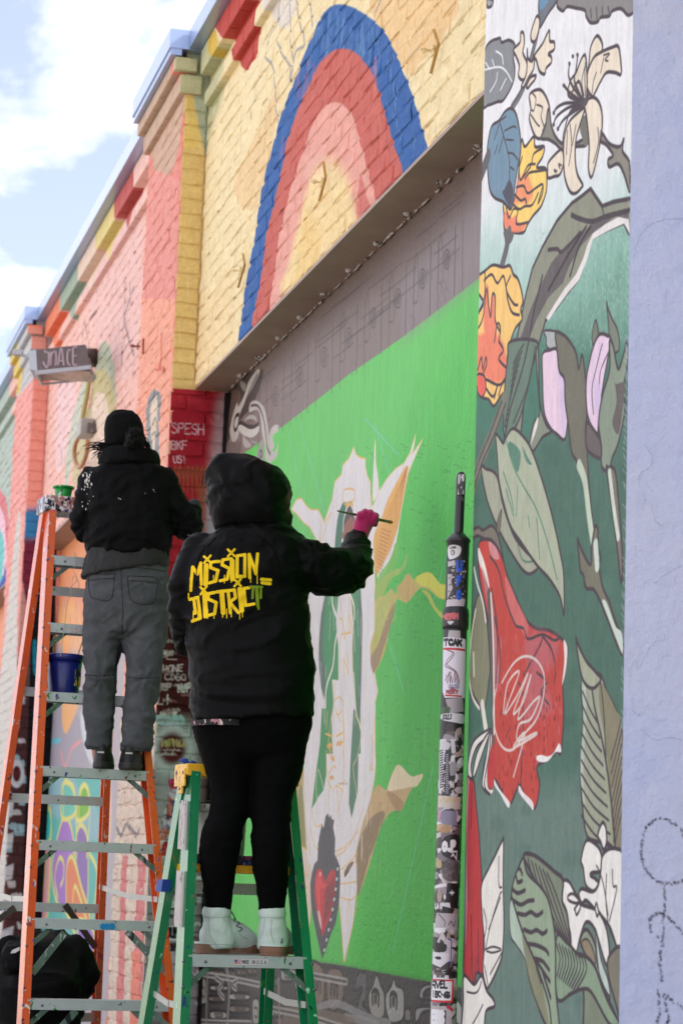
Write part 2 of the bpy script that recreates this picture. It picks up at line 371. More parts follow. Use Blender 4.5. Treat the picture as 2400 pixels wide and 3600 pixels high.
# pilaster 1 front (plane XP)
s.un = unx(XP); s.view(0, 0, 1); s.cu = (11.43, 13)
s.poly('480,0 800,0 760,1500 600,3600 330,3600 440,1500', (234, 146, 132), 1, sm=False)
s.poly('300,700 560,0 640,180 650,330 560,480 500,600 470,900', (205, 172, 148), 1, sm=False)
s.poly('655,310 640,420 620,560 560,640 530,500 560,380 590,330', (208, 178, 155), .9)
s.poly('500,620 560,600 640,640 620,1100 560,1500 480,1500', (236, 158, 148), .9, sm=False)
s.poly('470,1050 640,1050 615,1360 590,1900 430,1900', (248, 176, 150), .85, sm=False)
s.poly('440,1500 610,1500 600,2600 400,2600', (244, 178, 156), 1, sm=False)
s.poly('523,1600 514,1450 530,1385 548,1370 566,1400 560,1500 558,1640 530,1700', (150, 152, 156), 1)
s.poly('534,1560 526,1450 540,1400 552,1400 552,1500 540,1600', (232, 210, 186), 1)
for q in ('536,1490 548,1470 550,1500', '534,1530 545,1520 549,1545'): s.line(q, (120, 115, 112), .02, .7)
# lower part: white bricks with pink stripes
s.poly('330,2500 640,2500 640,3600 300,3600', (222, 200, 182), 1, sm=False)
s.view(0, 3000, .3827)
for x0, x1, y0 in ((960, 1020, -60), (1110, 1165, 20), (1255, 1330, 20)):
    s.poly([(x0 + 10, y0), (x1 + 10, y0), (x1 - 6, 500), (x1 - 36, 1600), (x0 - 46, 1600), (x0 - 8, 500)], (214, 128, 126), .95, sm=False)
s.poly('950,900 1010,900 990,1600 930,1600', (232, 140, 120), 1, sm=False); s.poly('1210,900 1290,900 1270,1600 1200,1600', (232, 138, 118), 1, sm=False)
s.view(0, 2400, .5102)
s.line('780,940 830,1060 880,970 940,1060 960,1010', (125, 118, 120), .03, .8, sm=False)
for i in range(60):
    x = RNG.uniform(760, 1010); y = RNG.uniform(660, 1600); s.line([(x, y), (x + RNG.uniform(-25, 25), y + RNG.uniform(-14, 14))], RNG.choice([130, 200, 235]) * np.array([1, .96, .88]), .012, .5)
s.cu = None; s.pits(ZL + .012, 5.52, (5.52 - ZL - .012) / round((5.52 - ZL - .012) / CRS), .10, .5, .5, 1); s.cu = (11.43, 13); s.pits(.35, ZL, 5.26 / 65, .08, .5, .6, 2, (1, .7, .62)); s.cu = None
s.grain(.035, (2, 2), 3); s.grain(.03, (14, 6), 4)

# ---- return of pilaster 1
s = RA
s.view(0, 0, 1)
s.poly('600,0 760,0 735,520 705,470 680,330 655,290 640,300', (180, 188, 160), 1)
s.poly('655,300 668,340 695,430 712,500 700,520 640,520', (232, 202, 120), 1, sm=False)
for i in range(24): x = RNG.uniform(620, 720); y = RNG.uniform(300, 1350); s.line([(x, y), (x, y + RNG.uniform(20, 70))], (236, 210, 150), .012, .4)
s.poly('560,1362 900,1385 860,4000 400,4000', (160, 32, 46), 1, sm=False)
s.poly('560,1362 900,1385 900,1440 560,1420', (182, 48, 60), .6, sm=False, soft=5)
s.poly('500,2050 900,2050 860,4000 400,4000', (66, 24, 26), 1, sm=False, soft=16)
s.poly('770,1400 820,1390 800,2000 745,2000 735,1700 755,1500', (186, 168, 172), .75, soft=5)
s.poly('735,1700 760,1650 800,1700 760,2300 700,2200', (170, 165, 190), .7, soft=6)
s.view(560, 1300, .2806)
s.text('SPESH', 160, 790, 125, (215, 180, 190), .0055, dx=1.0, jit=.18, slope=.06)
s.text('BKF', 155, 995, 105, (215, 180, 190), .0055, dx=1.0, jit=.15)
s.text('US!', 180, 1165, 90, (215, 180, 190), .0055, dx=.95, jit=.12)
for x in range(170, 640, 55): s.poly([(x, 1260), (x + 45, 1200), (x + 40, 1400), (x + 25, 1500 + RNG.uniform(0, 200)), (x + 10, 1380)], (150, 95, 62), .55)
s.poly('480,1500 560,1440 590,1700 560,2100 500,2000', (140, 90, 60), .5)
s.view(500, 2100, .5)
tags = [(260, 190, 'ONEST', 38), (150, 330, 'SHONE', 55), (230, 400, 'COGO', 55), (140, 520, 'GSP', 45), (260, 560, 'NIP', 48), (130, 640, 'LI', 60), (170, 760, 'NAIVE', 26)]
s.view(0, 0, 1)
s.text('HONEST', 558, 2300, 15, (190, 165, 170), .006, dx=.9, slope=.08, jit=.2); s.line('568,2312 590,2306 588,2316 622,2318', (190, 165, 170), .006)
s.text('SHONE', 557, 2365, 24, (190, 175, 178), .007, dx=1.1, slope=-.05, jit=.3)
s.text('COGO', 580, 2392, 24, (175, 160, 165), .006, dx=1.2, jit=.4)
s.text('GSP', 560, 2424, 20, (165, 145, 148), .011, dx=1.1, jit=.2); s.text('NIP', 628, 2434, 26, (205, 198, 198), .009, dx=.9, slope=-.1, jit=.3)
s.text('LI', 558, 2475, 34, (200, 190, 192), .008, dx=1, jit=.2); s.text('NAIVE', 566, 2515, 11, (205, 195, 195), .007, dx=1.6, jit=.1)
s.poly('548,2530 700,2530 700,3600 480,3600', (165, 162, 165), .85, sm=False, soft=8)
s.text('BOZO', 550, 2556, 34, (150, 178, 180), .022, dx=1.1, jit=.2); s.text('BREEZE', 553, 2575, 24, (70, 60, 62), .009, dx=1.15, jit=.2)
s.poly([(605 + 76 * math.cos(q), 2635 + 92 * math.sin(q)) for q in np.arange(12) * .5236], (190, 192, 196), .9, soft=5)
s.poly([(606 + 49 * math.cos(q), 2632 + 58 * math.sin(q)) for q in np.arange(12) * .5236], (84, 34, 32), 1, soft=3)
s.scribble(566, 2625, 90, 30, (175, 160, 110), 10, .007); s.scribble(560, 2655, 60, 12, (200, 190, 190), 7, .005); s.scribble(575, 2640, 60, 8, (200, 190, 190), 5, .004)
for i in range(34): s.scribble(RNG.uniform(540, 640), RNG.uniform(2030, 2540), RNG.uniform(14, 50), RNG.uniform(6, 20), [(190, 175, 178), (150, 110, 112), (40, 18, 22)][i % 3], RNG.integers(3, 8), .0045, .75)
s.poly('597,2740 630,2742 628,2775 600,2772', (176, 52, 92), 1)
for i in range(150):
    t = RNG.uniform(0, 1); y = 2780 + t * 170; wd = 12 + t * 26; x = 612 + RNG.uniform(-1, 1) * wd - t * 6
    s.line([(x, y), (x + RNG.uniform(-6, 6), y + RNG.uniform(3, 10))], [(170, 60, 70), (205, 190, 200), (90, 90, 140), (190, 110, 90), (60, 50, 60)][RNG.integers(5)], .022, .85)
s.poly('560,2955 640,2952 640,3012 558,3015', (205, 200, 200), 1, sm=False)
s.text('LOVE', 556, 3004, 40, (176, 56, 62), .02, dx=.72)
for i in range(60): x = RNG.uniform(540, 700); y = RNG.uniform(3030, 3600); s.scribble(x, y, RNG.uniform(12, 45), RNG.uniform(8, 24), [(45, 36, 40), (205, 205, 205), (90, 60, 60)][RNG.integers(3)], RNG.integers(3, 7), .008, .8)
s.poly('590,3255 660,3258 655,3310 585,3305', (228, 228, 230), 1, sm=False); s.text('DUM', 588, 3296, 34, (30, 28, 30), .012, dx=.6)
s.poly('585,3130 650,3130 645,3200 580,3200', (60, 40, 44), .9, sm=False); s.text('SAVE', 590, 3158, 22, (210, 210, 210), .009, dx=.62); s.text('FEB', 592, 3188, 22, (210, 210, 210), .009, dx=.62)
s.poly('560,3330 650,3330 640,3440 550,3440', (178, 176, 180), .8, sm=False); s.text('FOR', 590, 3342, 24, (50, 45, 48), .009, dx=.6)
s.poly('790,1380 850,1380 770,3600 690,3600', (30, 27, 28), .95, sm=False)  # black strip paints in the dark gap between jamb and mural panel
s.grain(.05, (2, 2), 5)

# ---- far facade
s = FB; s.un = unx(XW); s.view(0, 1000, .4252)
tone(s, (244, 204, 192), (240, 178, 164), 30, .4, .8)
s.view(0, 0, 1)
s.poly('330,700 480,560 500,900 470,1300 380,1300 300,1000', (238, 196, 190), .8)
s.poly('478,560 505,470 505,560 500,610 490,612', (210, 128, 118), 1, sm=False)       # crimson drips under corbels
s.view(0, 0, .5953)
for i, (a, b, c) in enumerate([(700, 900, (186, 74, 74)), (560, 760, (232, 206, 128)), (470, 640, (236, 204, 176)), (380, 530, (150, 168, 150)), (290, 420, (236, 120, 84))]):
    pass
zone = [(505, 435, (196, 96, 92)), (435, 368, (228, 208, 140)), (368, 305, (234, 208, 188)), (305, 240, (164, 180, 162)), (240, 186, (240, 138, 106)), (186, 150, (225, 160, 145))]
s.view(0, 0, 1)
def xline(px, z):                         # height on the photograph at which bay wall height z appears above column px
    th = None; r = ray(px, 1800); y = XW / r[0] * r[1]; return proj((XW, y, z))[1]
for a, b, c in zone:
    yt = xline(a, 6.1), xline(b, 6.1); yb = xline(a, 5.45), xline(b, 5.45); m_ = (a + b) / 2
    s.poly([(a, yt[0]), (a, yb[0] - 40), (m_ + 6, (yb[0] + yb[1]) / 2 + 10), (m_ - 2, (yb[0] + yb[1]) / 2 + 34), (m_ - 8, (yb[0] + yb[1]) / 2 + 10), (b, yb[1] - 60), (b, yt[1])], c, 1, sm=False)
s.view(0, 1000, .4252)
s.poly('820,560 850,480 890,480 920,560 945,700 960,1000 830,900 790,700', (186, 194, 168), .95)
s.poly('760,800 800,720 850,700 900,760 930,840 960,1100 900,1200 760,1200', (206, 192, 140), .95)
s.poly('700,1250 760,1000 800,900 850,900 880,960 900,1100 930,1300 900,1500 700,1500', (238, 214, 196), .95)
s.poly('540,1500 600,1100 690,800 740,720 745,860 690,1080 640,1300 580,1560 540,1700', (196, 206, 186), .9)
s.poly('600,1600 640,1300 700,1050 760,1050 700,1400 640,1650', (206, 196, 150), .9)
s.poly('480,840 620,800 600,1100 520,1500 460,1500', (240, 206, 206), .8)
for i in range(26): x = RNG.uniform(480, 640); y = RNG.uniform(820, 1400); s.line([(x, y), (x + 2, y + RNG.uniform(40, 160))], (246, 226, 226), .02, .6)
for q in ('700,300 720,420 750,560', '800,220 740,300 735,420', '690,330 680,430', '500,1340 515,1440'): s.line(q, (90, 60, 60), .02, .6)
s.view(0, 0, 1)
for q in ('440,980 436,1150 425,1300', '470,1010 440,1120 470,1250', '455,1000 460,1080'): s.line(q, (120, 105, 115), .03, .7)
# pilaster 2 front and wall beyond
s.un = unx(XP); s.cu = (17.69, 18.86)
s.poly('60,1000 175,1000 118,1350 88,1800 0,3600 -60,3600 20,1800 60,1350', (240, 166, 158), 1, sm=False)
s.poly('40,1130 175,1130 120,1330 60,1400 55,1300', (198, 198, 200), 1, sm=False)
s.poly('38,1180 95,1180 75,1360 62,1390 50,1300', (226, 200, 110), 1, sm=False)
s.poly('0,2400 60,1830 66,1800 72,1830 66,2000 62,2200 50,2600 20,3600 -40,3600 -60,3000', (214, 208, 200), 1)
s.un = unx(XW); s.cu = (18.85, 30)
s.poly('-200,1300 62,1300 40,1800 20,2000 0,2400 -100,3600 -400,3600', (182, 196, 186), 1, sm=False)
s.poly('-20,1760 14,1740 28,1800 36,2000 20,2200 0,2300 -20,2300', (226, 120, 130), .9)
s.poly('-20,1800 10,1800 22,1900 26,2040 10,2140 -20,2160', (240, 200, 215), 1)
s.poly('-20,2100 14,2020 20,1980 24,2100 0,2200', (70, 90, 180), 1); s.poly('-10,1860 14,1900 10,2020 -10,2040', (120, 205, 200), 1)
s.poly('-30,1300 60,1240 60,1330 0,1420 -40,1480', (175, 150, 160), .8)
s.cu = None; s.pits(ZL + .012, 5.52, (5.52 - ZL - .012) / round((5.52 - ZL - .012) / CRS), .14, .55, .55, 3, (1, .68, .6))
s.grain(.045, (2, 1), 6)
s = RB
s.view(0, 0, 1)
s.poly('90,1060 200,1060 180,1200 100,1200', (205, 200, 206), 1, sm=False)
s.poly('98,1190 180,1190 172,1240 90,1240', (214, 204, 206), 1, sm=False)
s.poly('60,1790 170,1785 160,1900 70,1910', (60, 130, 180), 1, sm=False, soft=3)
s.poly('50,1895 190,1895 190,2200 40,2200', (118, 44, 66), 1, sm=False, soft=3)
s.poly('40,2180 190,2180 170,3700 0,3700', (104, 78, 78), 1, sm=False, soft=6)
s.poly('72,2040 90,2100 96,2180 80,2300 55,2300', (205, 160, 150), .9)
s.poly('30,2450 140,2450 110,3700 -20,3700', (70, 38, 38), .85, sm=False, soft=5)
for i in range(26): s.scribble(RNG.uniform(20, 80), RNG.uniform(2430, 3500), RNG.uniform(16, 34), RNG.uniform(8, 26), [(210, 205, 205), (160, 190, 200)][i % 2], 5, .02, .8)
s.poly([(60 + 27 * math.cos(q), 2720 + 50 * math.sin(q)) for q in np.arange(10) * .628], (205, 205, 210), .9); s.poly([(60 + 14 * math.cos(q), 2720 + 28 * math.sin(q)) for q in np.arange(10) * .628], (84, 36, 36), 1)
s.poly('122,1900 200,1900 170,3700 60,3700', (22, 22, 24), 1, sm=False); s.poly('116,2260 130,2260 130,2370 118,2360', (20, 130, 150), 1)  # black strip paints in the corner shadow beside the panel; teal is wall paint
for i in range(5): s.poly([(10 + RNG.uniform(-8, 8), 2830 + i * 110), (50, 2815 + i * 110), (44, 2870 + i * 110), (8, 2880 + i * 110)], (205, 205, 208), .9, sm=False)
s.grain(.05, (2, 2), 8)
# ---------------------------------------------------------------- painted panel (corn figure on green)
s = PM
s.A[:] = s2l((98, 200, 92))
s.view(0, 0, 1)
s.poly('1000,3800 1150,2600 1350,1700 1750,1150 1750,3800', (74, 190, 70), .75, soft=40)
s.poly('1250,3500 1400,2500 1500,1700 1560,1650 1640,2300 1700,3500', (46, 172, 44), .8, soft=30)
s.poly('880,1850 940,1850 1000,2000 1060,2120 1000,2150 900,2100', (40, 170, 50), .9, soft=3)
for i in range(120):
    x = RNG.uniform(950, 1680); y = RNG.uniform(1200, 3400); a = (38, 160, 42) if i % 2 else (120, 214, 112)
    s.line([(x, y), (x + RNG.uniform(-12, 12), y + RNG.uniform(40, 160))], a, .03, .10)
for i in range(420):
    x = RNG.uniform(1180, 1680); y = RNG.uniform(1550, 3350); l = RNG.uniform(5, 18)
    s.line([(x, y), (x + l, y + l * RNG.uniform(.1, .5))], (24, 120, 36), .004, .55)
for q in ('1050,1480 1140,1800', '1390,1750 1320,1500', '1650,1670 1520,2120', '1350,2200 1420,2440', '1010,1500 1060,1740', '1520,2700 1380,3350', '1280,1470 1400,1600'): s.line(q, (120, 205, 215), .006, .5, sm=False)
# taupe upper band
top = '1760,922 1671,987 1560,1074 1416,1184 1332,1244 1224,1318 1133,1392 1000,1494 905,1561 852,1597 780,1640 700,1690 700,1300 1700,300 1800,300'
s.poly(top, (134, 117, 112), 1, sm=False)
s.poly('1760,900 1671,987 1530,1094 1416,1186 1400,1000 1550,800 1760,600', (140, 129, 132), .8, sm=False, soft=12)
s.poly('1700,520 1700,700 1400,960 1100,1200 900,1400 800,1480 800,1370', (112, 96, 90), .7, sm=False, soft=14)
dk = (78, 66, 66)
for k in range(9):
    x = 1600 - k * 86; y = 1010 - (1680 - x) * -.0 ; yb = 3040 - (x + 942) * .80
    s.line([(x, yb - 210), (x - 4, yb + 30)], dk, .012, .75); s.line([(x + 26, yb - 230), (x + 24, yb + 10)], dk, .010, .6)
    for rr in (26, 15, 7): s.line([(x - 30 + .45 * rr * math.cos(q), yb - 95 + rr * 1.3 * math.sin(q)) for q in np.arange(8) * .9], dk, .009, .7)
    s.line([(x - 62, yb - 10), (x - 55, yb - 160), (x - 48, yb - 170), (x - 44, yb - 30), (x - 62, yb - 10)], dk, .009, .6)
for k in range(26):
    x = RNG.uniform(960, 1640); yb = 3040 - (x + 942) * RNG.uniform(.84, .93); l = RNG.uniform(40, 150)
    s.line([(x, yb), (x - l * .5, yb + l * .43), (x - l, yb + l * .8)], dk, .008, .55)
for k in range(20):
    x = RNG.uniform(1000, 1660); yb = 3040 - (x + 942) * RNG.uniform(.785, .84); s.line([(x, yb), (x - 8, yb - 30), (x - 22, yb - 26), (x - 18, yb + 14)], (122, 110, 112), .01, .8)
# scroll ornament at the left
s.view(560, 1300, .2806)
s.poly('800,270 1010,90 1300,0 1190,400 1040,600 1000,660 860,900 830,1080 780,1080 800,600', (70, 60, 56), .95)
s.poly('840,300 1000,260 1010,420 900,620 830,700 820,500', (104, 86, 76), .9)
s.poly('1220,0 1260,20 1180,200 1100,350 1040,480 1000,600 1010,700 980,860 920,900 885,800 890,700 940,500 980,410 990,460 1060,330 1120,150', (190, 182, 172), 1)
s.line('1000,560 960,580 935,680 950,760 985,700 1000,600', (60, 48, 46), .02, 1); s.line('1230,60 1150,220 1070,420', (90, 78, 74), .018, .9)
s.poly('1140,420 1200,385 1270,420 1320,500 1350,640 1370,800 1400,1000 1460,1010 1490,900 1470,1080 1380,1165 1330,1100 1320,950 1290,820 1270,620 1230,500 1130,530', (190, 182, 174), 1)
s.line('1150,450 1230,450 1290,560 1330,760 1350,960 1390,1060', (84, 72, 72), .014, 1)
s.poly('1380,830 1400,740 1450,690 1495,700 1480,780 1440,800 1420,860 1440,960 1400,1000', (194, 186, 178), 1)
s.poly('1230,1010 1280,880 1310,900 1300,1000 1320,1180 1260,1170 1225,1120', (160, 152, 148), 1); s.line('1260,1100 1255,1040 1275,1010 1290,1060 1270,1100', (84, 72, 72), .012)
s.poly('990,690 1050,670 1120,720 1240,690 1240,780 1170,845 1100,840 1020,790', (204, 196, 186), 1); s.line('990,680 1030,665 1120,715 1180,715 1240,680', (66, 54, 54), .02)
s.poly('1070,640 1110,580 1160,565 1210,590 1220,650 1180,620 1120,620', (176, 168, 160), 1)
s.poly('1045,830 1080,860 1150,940 1130,970 1080,975 1050,920', (176, 168, 160), 1); s.poly('1140,860 1170,890 1220,900 1215,920 1160,910', (160, 152, 148), 1)
for x in (880, 915, 950, 985, 1015): s.line([(x, 930), (x - 20, 1100)], (62, 46, 44), .02, .8)
s.poly('1010,130 1080,180 1070,270 1020,210', (150, 144, 134), .9)
# bottom band
s.view(0, 0, 1)
s.poly('600,3290 1050,3374 1176,3390 1640,3476 1760,3500 1760,6200 600,6200', (70, 64, 62), 1, sm=False)
s.poly('600,3290 1050,3374 1176,3390 1640,3476 1640,3500 1050,3400 600,3330', (56, 52, 52), .8, sm=False, soft=3)
s.view(950, 2500, .4676)
for q, c in (('300,1900 350,1890 400,1960 400,2180 330,2190 300,2080', (126, 106, 90)), ('430,1960 500,1930 545,1980 545,2160 480,2260 430,2200', (120, 102, 88)), ('635,2100 650,1990 700,1960 725,2000 715,2170 690,2200 740,2260 700,2290 650,2250 665,2170 690,2080', (96, 92, 92)),
    ('740,2120 770,2060 790,1990 805,1985 830,2060 855,2130 850,2300 770,2300 740,2220', (150, 146, 136)), ('868,2130 905,2070 930,2005 945,2060 1000,2100 1000,2300 960,2345 900,2340 868,2240', (160, 158, 150)), ('1010,2250 1035,2230 1055,2260 1050,2330 1015,2330', (130, 122, 112)),
    ('1120,2120 1150,2060 1230,2050 1230,2080 1170,2100 1150,2140 1230,2130 1230,2160 1130,2170', (150, 148, 146)), ('1090,2250 1120,2220 1210,2220 1210,2250 1140,2270 1110,2330 1090,2340', (150, 148, 146)), ('1390,2180 1430,2200 1450,2352 1400,2352', (170, 168, 162))):
    s.poly(q, c, 1, ol=(48, 44, 44), olw=.014)
for x, y in ((352, 2040), (480, 2080), (790, 2140), (925, 2160)): s.line([(x - 22, y + 60), (x - 24, y - 20), (x, y - 40), (x + 24, y - 10), (x + 22, y + 70)], (50, 46, 46), .02); s.poly([(x - 14, y), (x, y - 16), (x + 14, y), (x + 8, y + 60), (x - 8, y + 60)], (70, 66, 64))
for q in ('300,2240 500,2200 700,2290 900,2352', '560,2300 700,2330 800,2352'): s.line(q, (150, 146, 142), .03, .7)
s.poly('60,2230 480,2260 620,2352 100,2400 60,2352', (120, 102, 88), .8)
s.view(500, 2500, .4783)
for x, y, a, b, c in ((490, 1900, 110, 50, 0), (620, 1900, 60, 70, 0), (700, 1890, 60, 60, 0), (780, 1880, 60, 60, 0), (1020, 1890, 90, 100, 1), (970, 1960, 34, 60, 0), (500, 2010, 130, 50, 1), (490, 2090, 120, 50, 0), (640, 2070, 150, 60, 1), (640, 2160, 150, 60, 0), (810, 2110, 50, 200, 1), (500, 2200, 120, 70, 1), (380, 2100, 40, 220, 0), (940, 2180, 90, 70, 1), (1120, 1960, 60, 90, 0), (640, 2250, 150, 50, 0), (430, 1960, 40, 200, 1)):
    s.poly([(x, y + b * .2), (x + a * .2, y), (x + a * .8, y + 4), (x + a, y + b * .3), (x + a * .95, y + b * .9), (x + a * .5, y + b), (x + a * .05, y + b * .9)], (158, 152, 142) if c else (128, 112, 98), 1, ol=(44, 40, 40), olw=.016)
    s.line([(x + a * .25, y + b * .35), (x + a * .75, y + b * .4), (x + a * .7, y + b * .7), (x + a * .3, y + b * .65)], (70, 62, 58), .014, .8)
# ---- corn husk figure
W_ = (226, 220, 218); OR = (232, 180, 78); GR = (48, 142, 76); GY = (84, 112, 96)
s.view(950, 2500, .4676)
s.poly('258,430 170,640 160,800 200,1020 250,1140 280,1150 262,700', (186, 160, 96), 1); s.poly('240,560 190,760 230,960 262,1040', (120, 130, 70), .7)
s.poly('195,1040 290,1060 320,1200 300,1560 265,1700 230,1400', (224, 206, 186), 1, ol=OR, olw=.006)
s.view(950, 1450, .5102)
s.poly('120,1100 300,1040 345,900 375,740 425,600 445,475 490,430 500,360 540,320 575,240 590,290 615,312 655,318 655,370 665,430 690,485 690,560 700,640 715,800 715,1000 722,1200 718,1500 690,1600 712,1750 740,1920 722,2000 722,2400 200,2400 180,1600', W_, 1, sm=False, ol=(240, 196, 110), olw=.007)
s.view(950, 2500, .4676)
s.poly('330,-60 790,-60 785,200 792,400 775,560 700,900 660,1040 655,1160 662,1240 620,1600 555,1885 520,1500 515,1200 440,1290 330,1200 315,1210 280,1100 245,600 260,300', W_, 1, sm=False)
s.line('790,0 782,200 792,400 770,580 700,900 640,1080 520,1200', OR, .006); s.line('250,440 262,760 300,1080', OR, .006); s.line('640,1120 662,1200 655,1400 600,1700 555,1885 535,1650 515,1400', OR, .008)
for q in ('300,880 340,1020 420,1090 520,1080 620,960 700,720', '460,1060 560,1020 660,900', '525,1300 600,1290 655,1280', '530,1400 600,1420 650,1380', '570,1600 580,1500 590,1440 610,1520', '250,1180 270,1250 300,1160', '240,1320 290,1330', '545,1180 560,1230 600,1180 640,1130', '280,500 330,840 390,850', '440,590 440,760', '500,600 520,800', '545,580 520,700 500,760', '470,600 500,560 550,610', '250,1450 280,1380 300,1480'): s.line(q, OR, .006, .85)
s.poly('555,1245 570,1240 600,1190 625,1130 590,1150 560,1200', (110, 80, 56), 1)
# spike, curl, right husk
s.view(950, 1450, .5102)
s.poly('722,190 708,420 704,600 725,590 748,555 740,440 726,330', W_, 1, ol=(236, 214, 150), olw=.004)
s.poly('145,670 180,600 215,590 245,640 280,670 330,670 355,720 375,760 420,690 345,900 320,880 270,790 230,760 180,700', W_, 1, sm=False, ol=OR, olw=.006)
s.poly('700,660 745,550 800,460 860,390 920,350 960,280 1000,150 990,230 975,290 1048,185 985,330 950,420 905,650 865,900 800,1070 740,1190 720,1000', W_, 1, sm=False, ol=(238, 200, 130), olw=.005)
s.poly('945,365 950,420 925,560 880,780 830,930 760,1070 732,1120 712,980 715,850 760,740 810,600 870,480 920,390', (230, 172, 84), 1)
for k in range(7):
    a = k / 6.; s.line([(942 - 4 * a, 380 + 20 * a), (850 + 55 * a, 600 + 30 * a), (760 + 85 * a, 830 + 60 * a), (722 + 40 * a, 1010 + 70 * a)], (166, 96, 52), .004, .8)
for k in range(12): y = 800 + k * 26; s.line([(728 + (12 - k) * 3.2, y), (828 - k * 6, y + 26)], (166, 96, 52), .004, .75)
s.line('945,400 905,650 865,880 810,1040 750,1180', (240, 236, 226), .006)
s.poly('722,1200 740,1130 830,1000 860,900 880,960 860,1060 830,1110 800,1150 760,1280 720,1300', (120, 190, 80), .9)
s.poly('725,1200 780,1130 830,1100 860,1080 905,1060 945,965 930,1050 890,1110 830,1150 770,1270 725,1290', (158, 186, 84), .95)
s.poly('725,1300 790,1260 830,1215 865,1250 905,1170 950,1110 990,1150 1060,1105 1110,1110 1170,1180 1225,1190 1225,1280 1160,1280 1100,1230 1040,1210 1000,1240 940,1310 905,1300 870,1290 850,1350 820,1500 790,1640 745,1750 708,1800 690,1690 690,1600 722,1480', (196, 184, 92), 1)
s.poly('1000,1140 1060,1105 1110,1110 1170,1180 1225,1190 1225,1280 1160,1270 1100,1210 1030,1190', (214, 212, 66), 1)
s.poly('860,1300 850,1380 820,1500 780,1620 745,1740 708,1790 690,1690 740,1600 800,1420', (160, 130, 98), .9)
s.poly('870,1210 905,1170 950,1110 985,1180 1000,1230 945,1305 900,1270', (204, 170, 96), .9)
s.poly('1040,1225 1090,1240 1140,1340 1190,1390 1210,1420 1170,1410 1110,1330 1080,1270', (190, 190, 70), 1)
s.poly('735,1320 770,1290 830,1230 800,1400 740,1560 715,1570', (176, 186, 96), .8)
for k in range(40): x = RNG.uniform(725, 860); y = RNG.uniform(1280, 1500); s.line([(x, y), (x + RNG.uniform(0, 14), y - RNG.uniform(10, 60))], (216, 206, 130), .005, .5)
# tan ribbon lower right
s.view(950, 2500, .4676)
s.poly('655,1385 660,1180 640,1090 690,860 740,700 775,600 810,552 870,590 905,490 935,430 960,402 1000,430 1060,490 1145,475 1110,550 1060,590 1010,690 985,745 950,745 900,765 850,830 800,960 760,1100 700,1290', (196, 164, 112), 1)
s.poly('880,590 930,440 960,402 1000,430 1060,490 1145,475 1105,560 1050,570 960,590', (226, 208, 168), 1)
s.poly('650,1100 680,950 760,800 860,760 800,960 740,1120 690,1300 655,1385', (132, 108, 74), .85); s.poly('870,610 945,745 985,745 1000,690 930,620', (170, 130, 86), .8)
for k in range(50): x = RNG.uniform(690, 900); y = RNG.uniform(580, 1200); s.line([(x, y), (x - RNG.uniform(4, 14), y + RNG.uniform(20, 80))], [(222, 196, 148), (120, 96, 60)][k % 2], .006, .35)
# robes
s.view(950, 1450, .5102)
s.poly('500,625 470,700 452,820 445,960 480,960 500,800 530,640 560,620 570,700 560,640 530,620', (56, 116, 84), 1)
s.poly('540,640 570,690 575,760 500,860 505,760', (70, 60, 62), 1); s.poly('520,760 560,720 580,800 500,870 498,820', (150, 92, 66), 1)
s.line('500,820 505,740 525,660 545,635', (236, 232, 226), .01)
s.poly('395,1180 350,1400 335,1600 335,1750 352,1900 380,2000 372,2120 350,2352 430,2352 420,2100 435,2000 425,1840 468,1845 468,1620 452,1450 470,1260', GR, 1, sm=False)
s.poly('390,1190 350,1400 335,1600 335,1750 352,1900 372,1960 380,1800 360,1640 372,1400', (82, 92, 86), .85, soft=2)
s.poly('550,1190 620,1180 632,1400 630,1650 620,2040 622,2352 556,2352 590,2060 572,1850 565,1600 575,1450 552,1280', (66, 140, 88), 1, sm=False)
s.poly('605,1200 632,1400 630,1650 618,2060 598,2060 612,1700 612,1450', (92, 108, 98), .9, soft=1)
s.line('425,1240 430,1330 458,1420 462,1500 445,1600 430,1750 385,1900 378,2080 352,2352', (232, 226, 210), .018)
s.line('548,1250 575,1330 580,1420', (232, 226, 214), .014); s.line('575,1800 590,2060 620,2180 600,2300', (232, 222, 190), .012)
s.view(950, 2500, .4676)
s.poly('388,-20 372,250 332,540 312,735 365,640 400,595 420,480 418,300 412,150 440,-20', (42, 140, 70), 1, sm=False); s.line('350,700 345,560 358,440 385,520 400,590', (222, 206, 160), .006)
s.poly('625,-20 600,400 590,690 610,805 655,610 662,300 680,150 640,0', (74, 122, 92), 1, sm=False); s.line('640,20 680,170 650,350 622,420 640,560 650,650', (224, 200, 130), .006)
# sketched lines
s.view(950, 1450, .5102)
for q in ('500,600 505,540 545,525 580,540 575,600 510,630 570,640', '520,650 570,620', '350,740 340,960', '690,480 690,640', '500,620 500,560', '540,1260 545,1500 490,1530 480,1600', '540,1520 560,1500 540,1400 510,1560 500,1440 480,1420', '480,1260 500,1480', '480,1600 475,1840', '510,1840 505,1700 540,1800 530,1650', '440,1860 440,2000 420,2100 400,2280 420,2352', '440,1990 470,1960 500,2000 490,2060 460,2080 450,2030', '500,2080 510,2200 500,2352', '390,2220 430,2230', '455,2230 490,2210', '395,2300 430,2290', '455,2290 500,2270', '560,1300 568,1500 562,1700 575,1820'): s.line(q, OR, .0075, .9)
s.view(950, 2500, .4676)
for q in ('415,170 460,195 465,300', '500,190 545,160', '430,260 450,245 460,265', '500,240 530,225 535,250', '470,340 480,370 460,360 440,320', '440,470 475,415 495,430', '450,500 470,495', '420,300 425,450 440,540 460,580', '545,0 550,200 550,560', '500,20 525,80', '430,0 420,130', '555,540 520,550', '500,560 505,600', '765,400 750,430 770,440', '760,180 770,300 760,420'): s.line(q, OR, .009, .9)
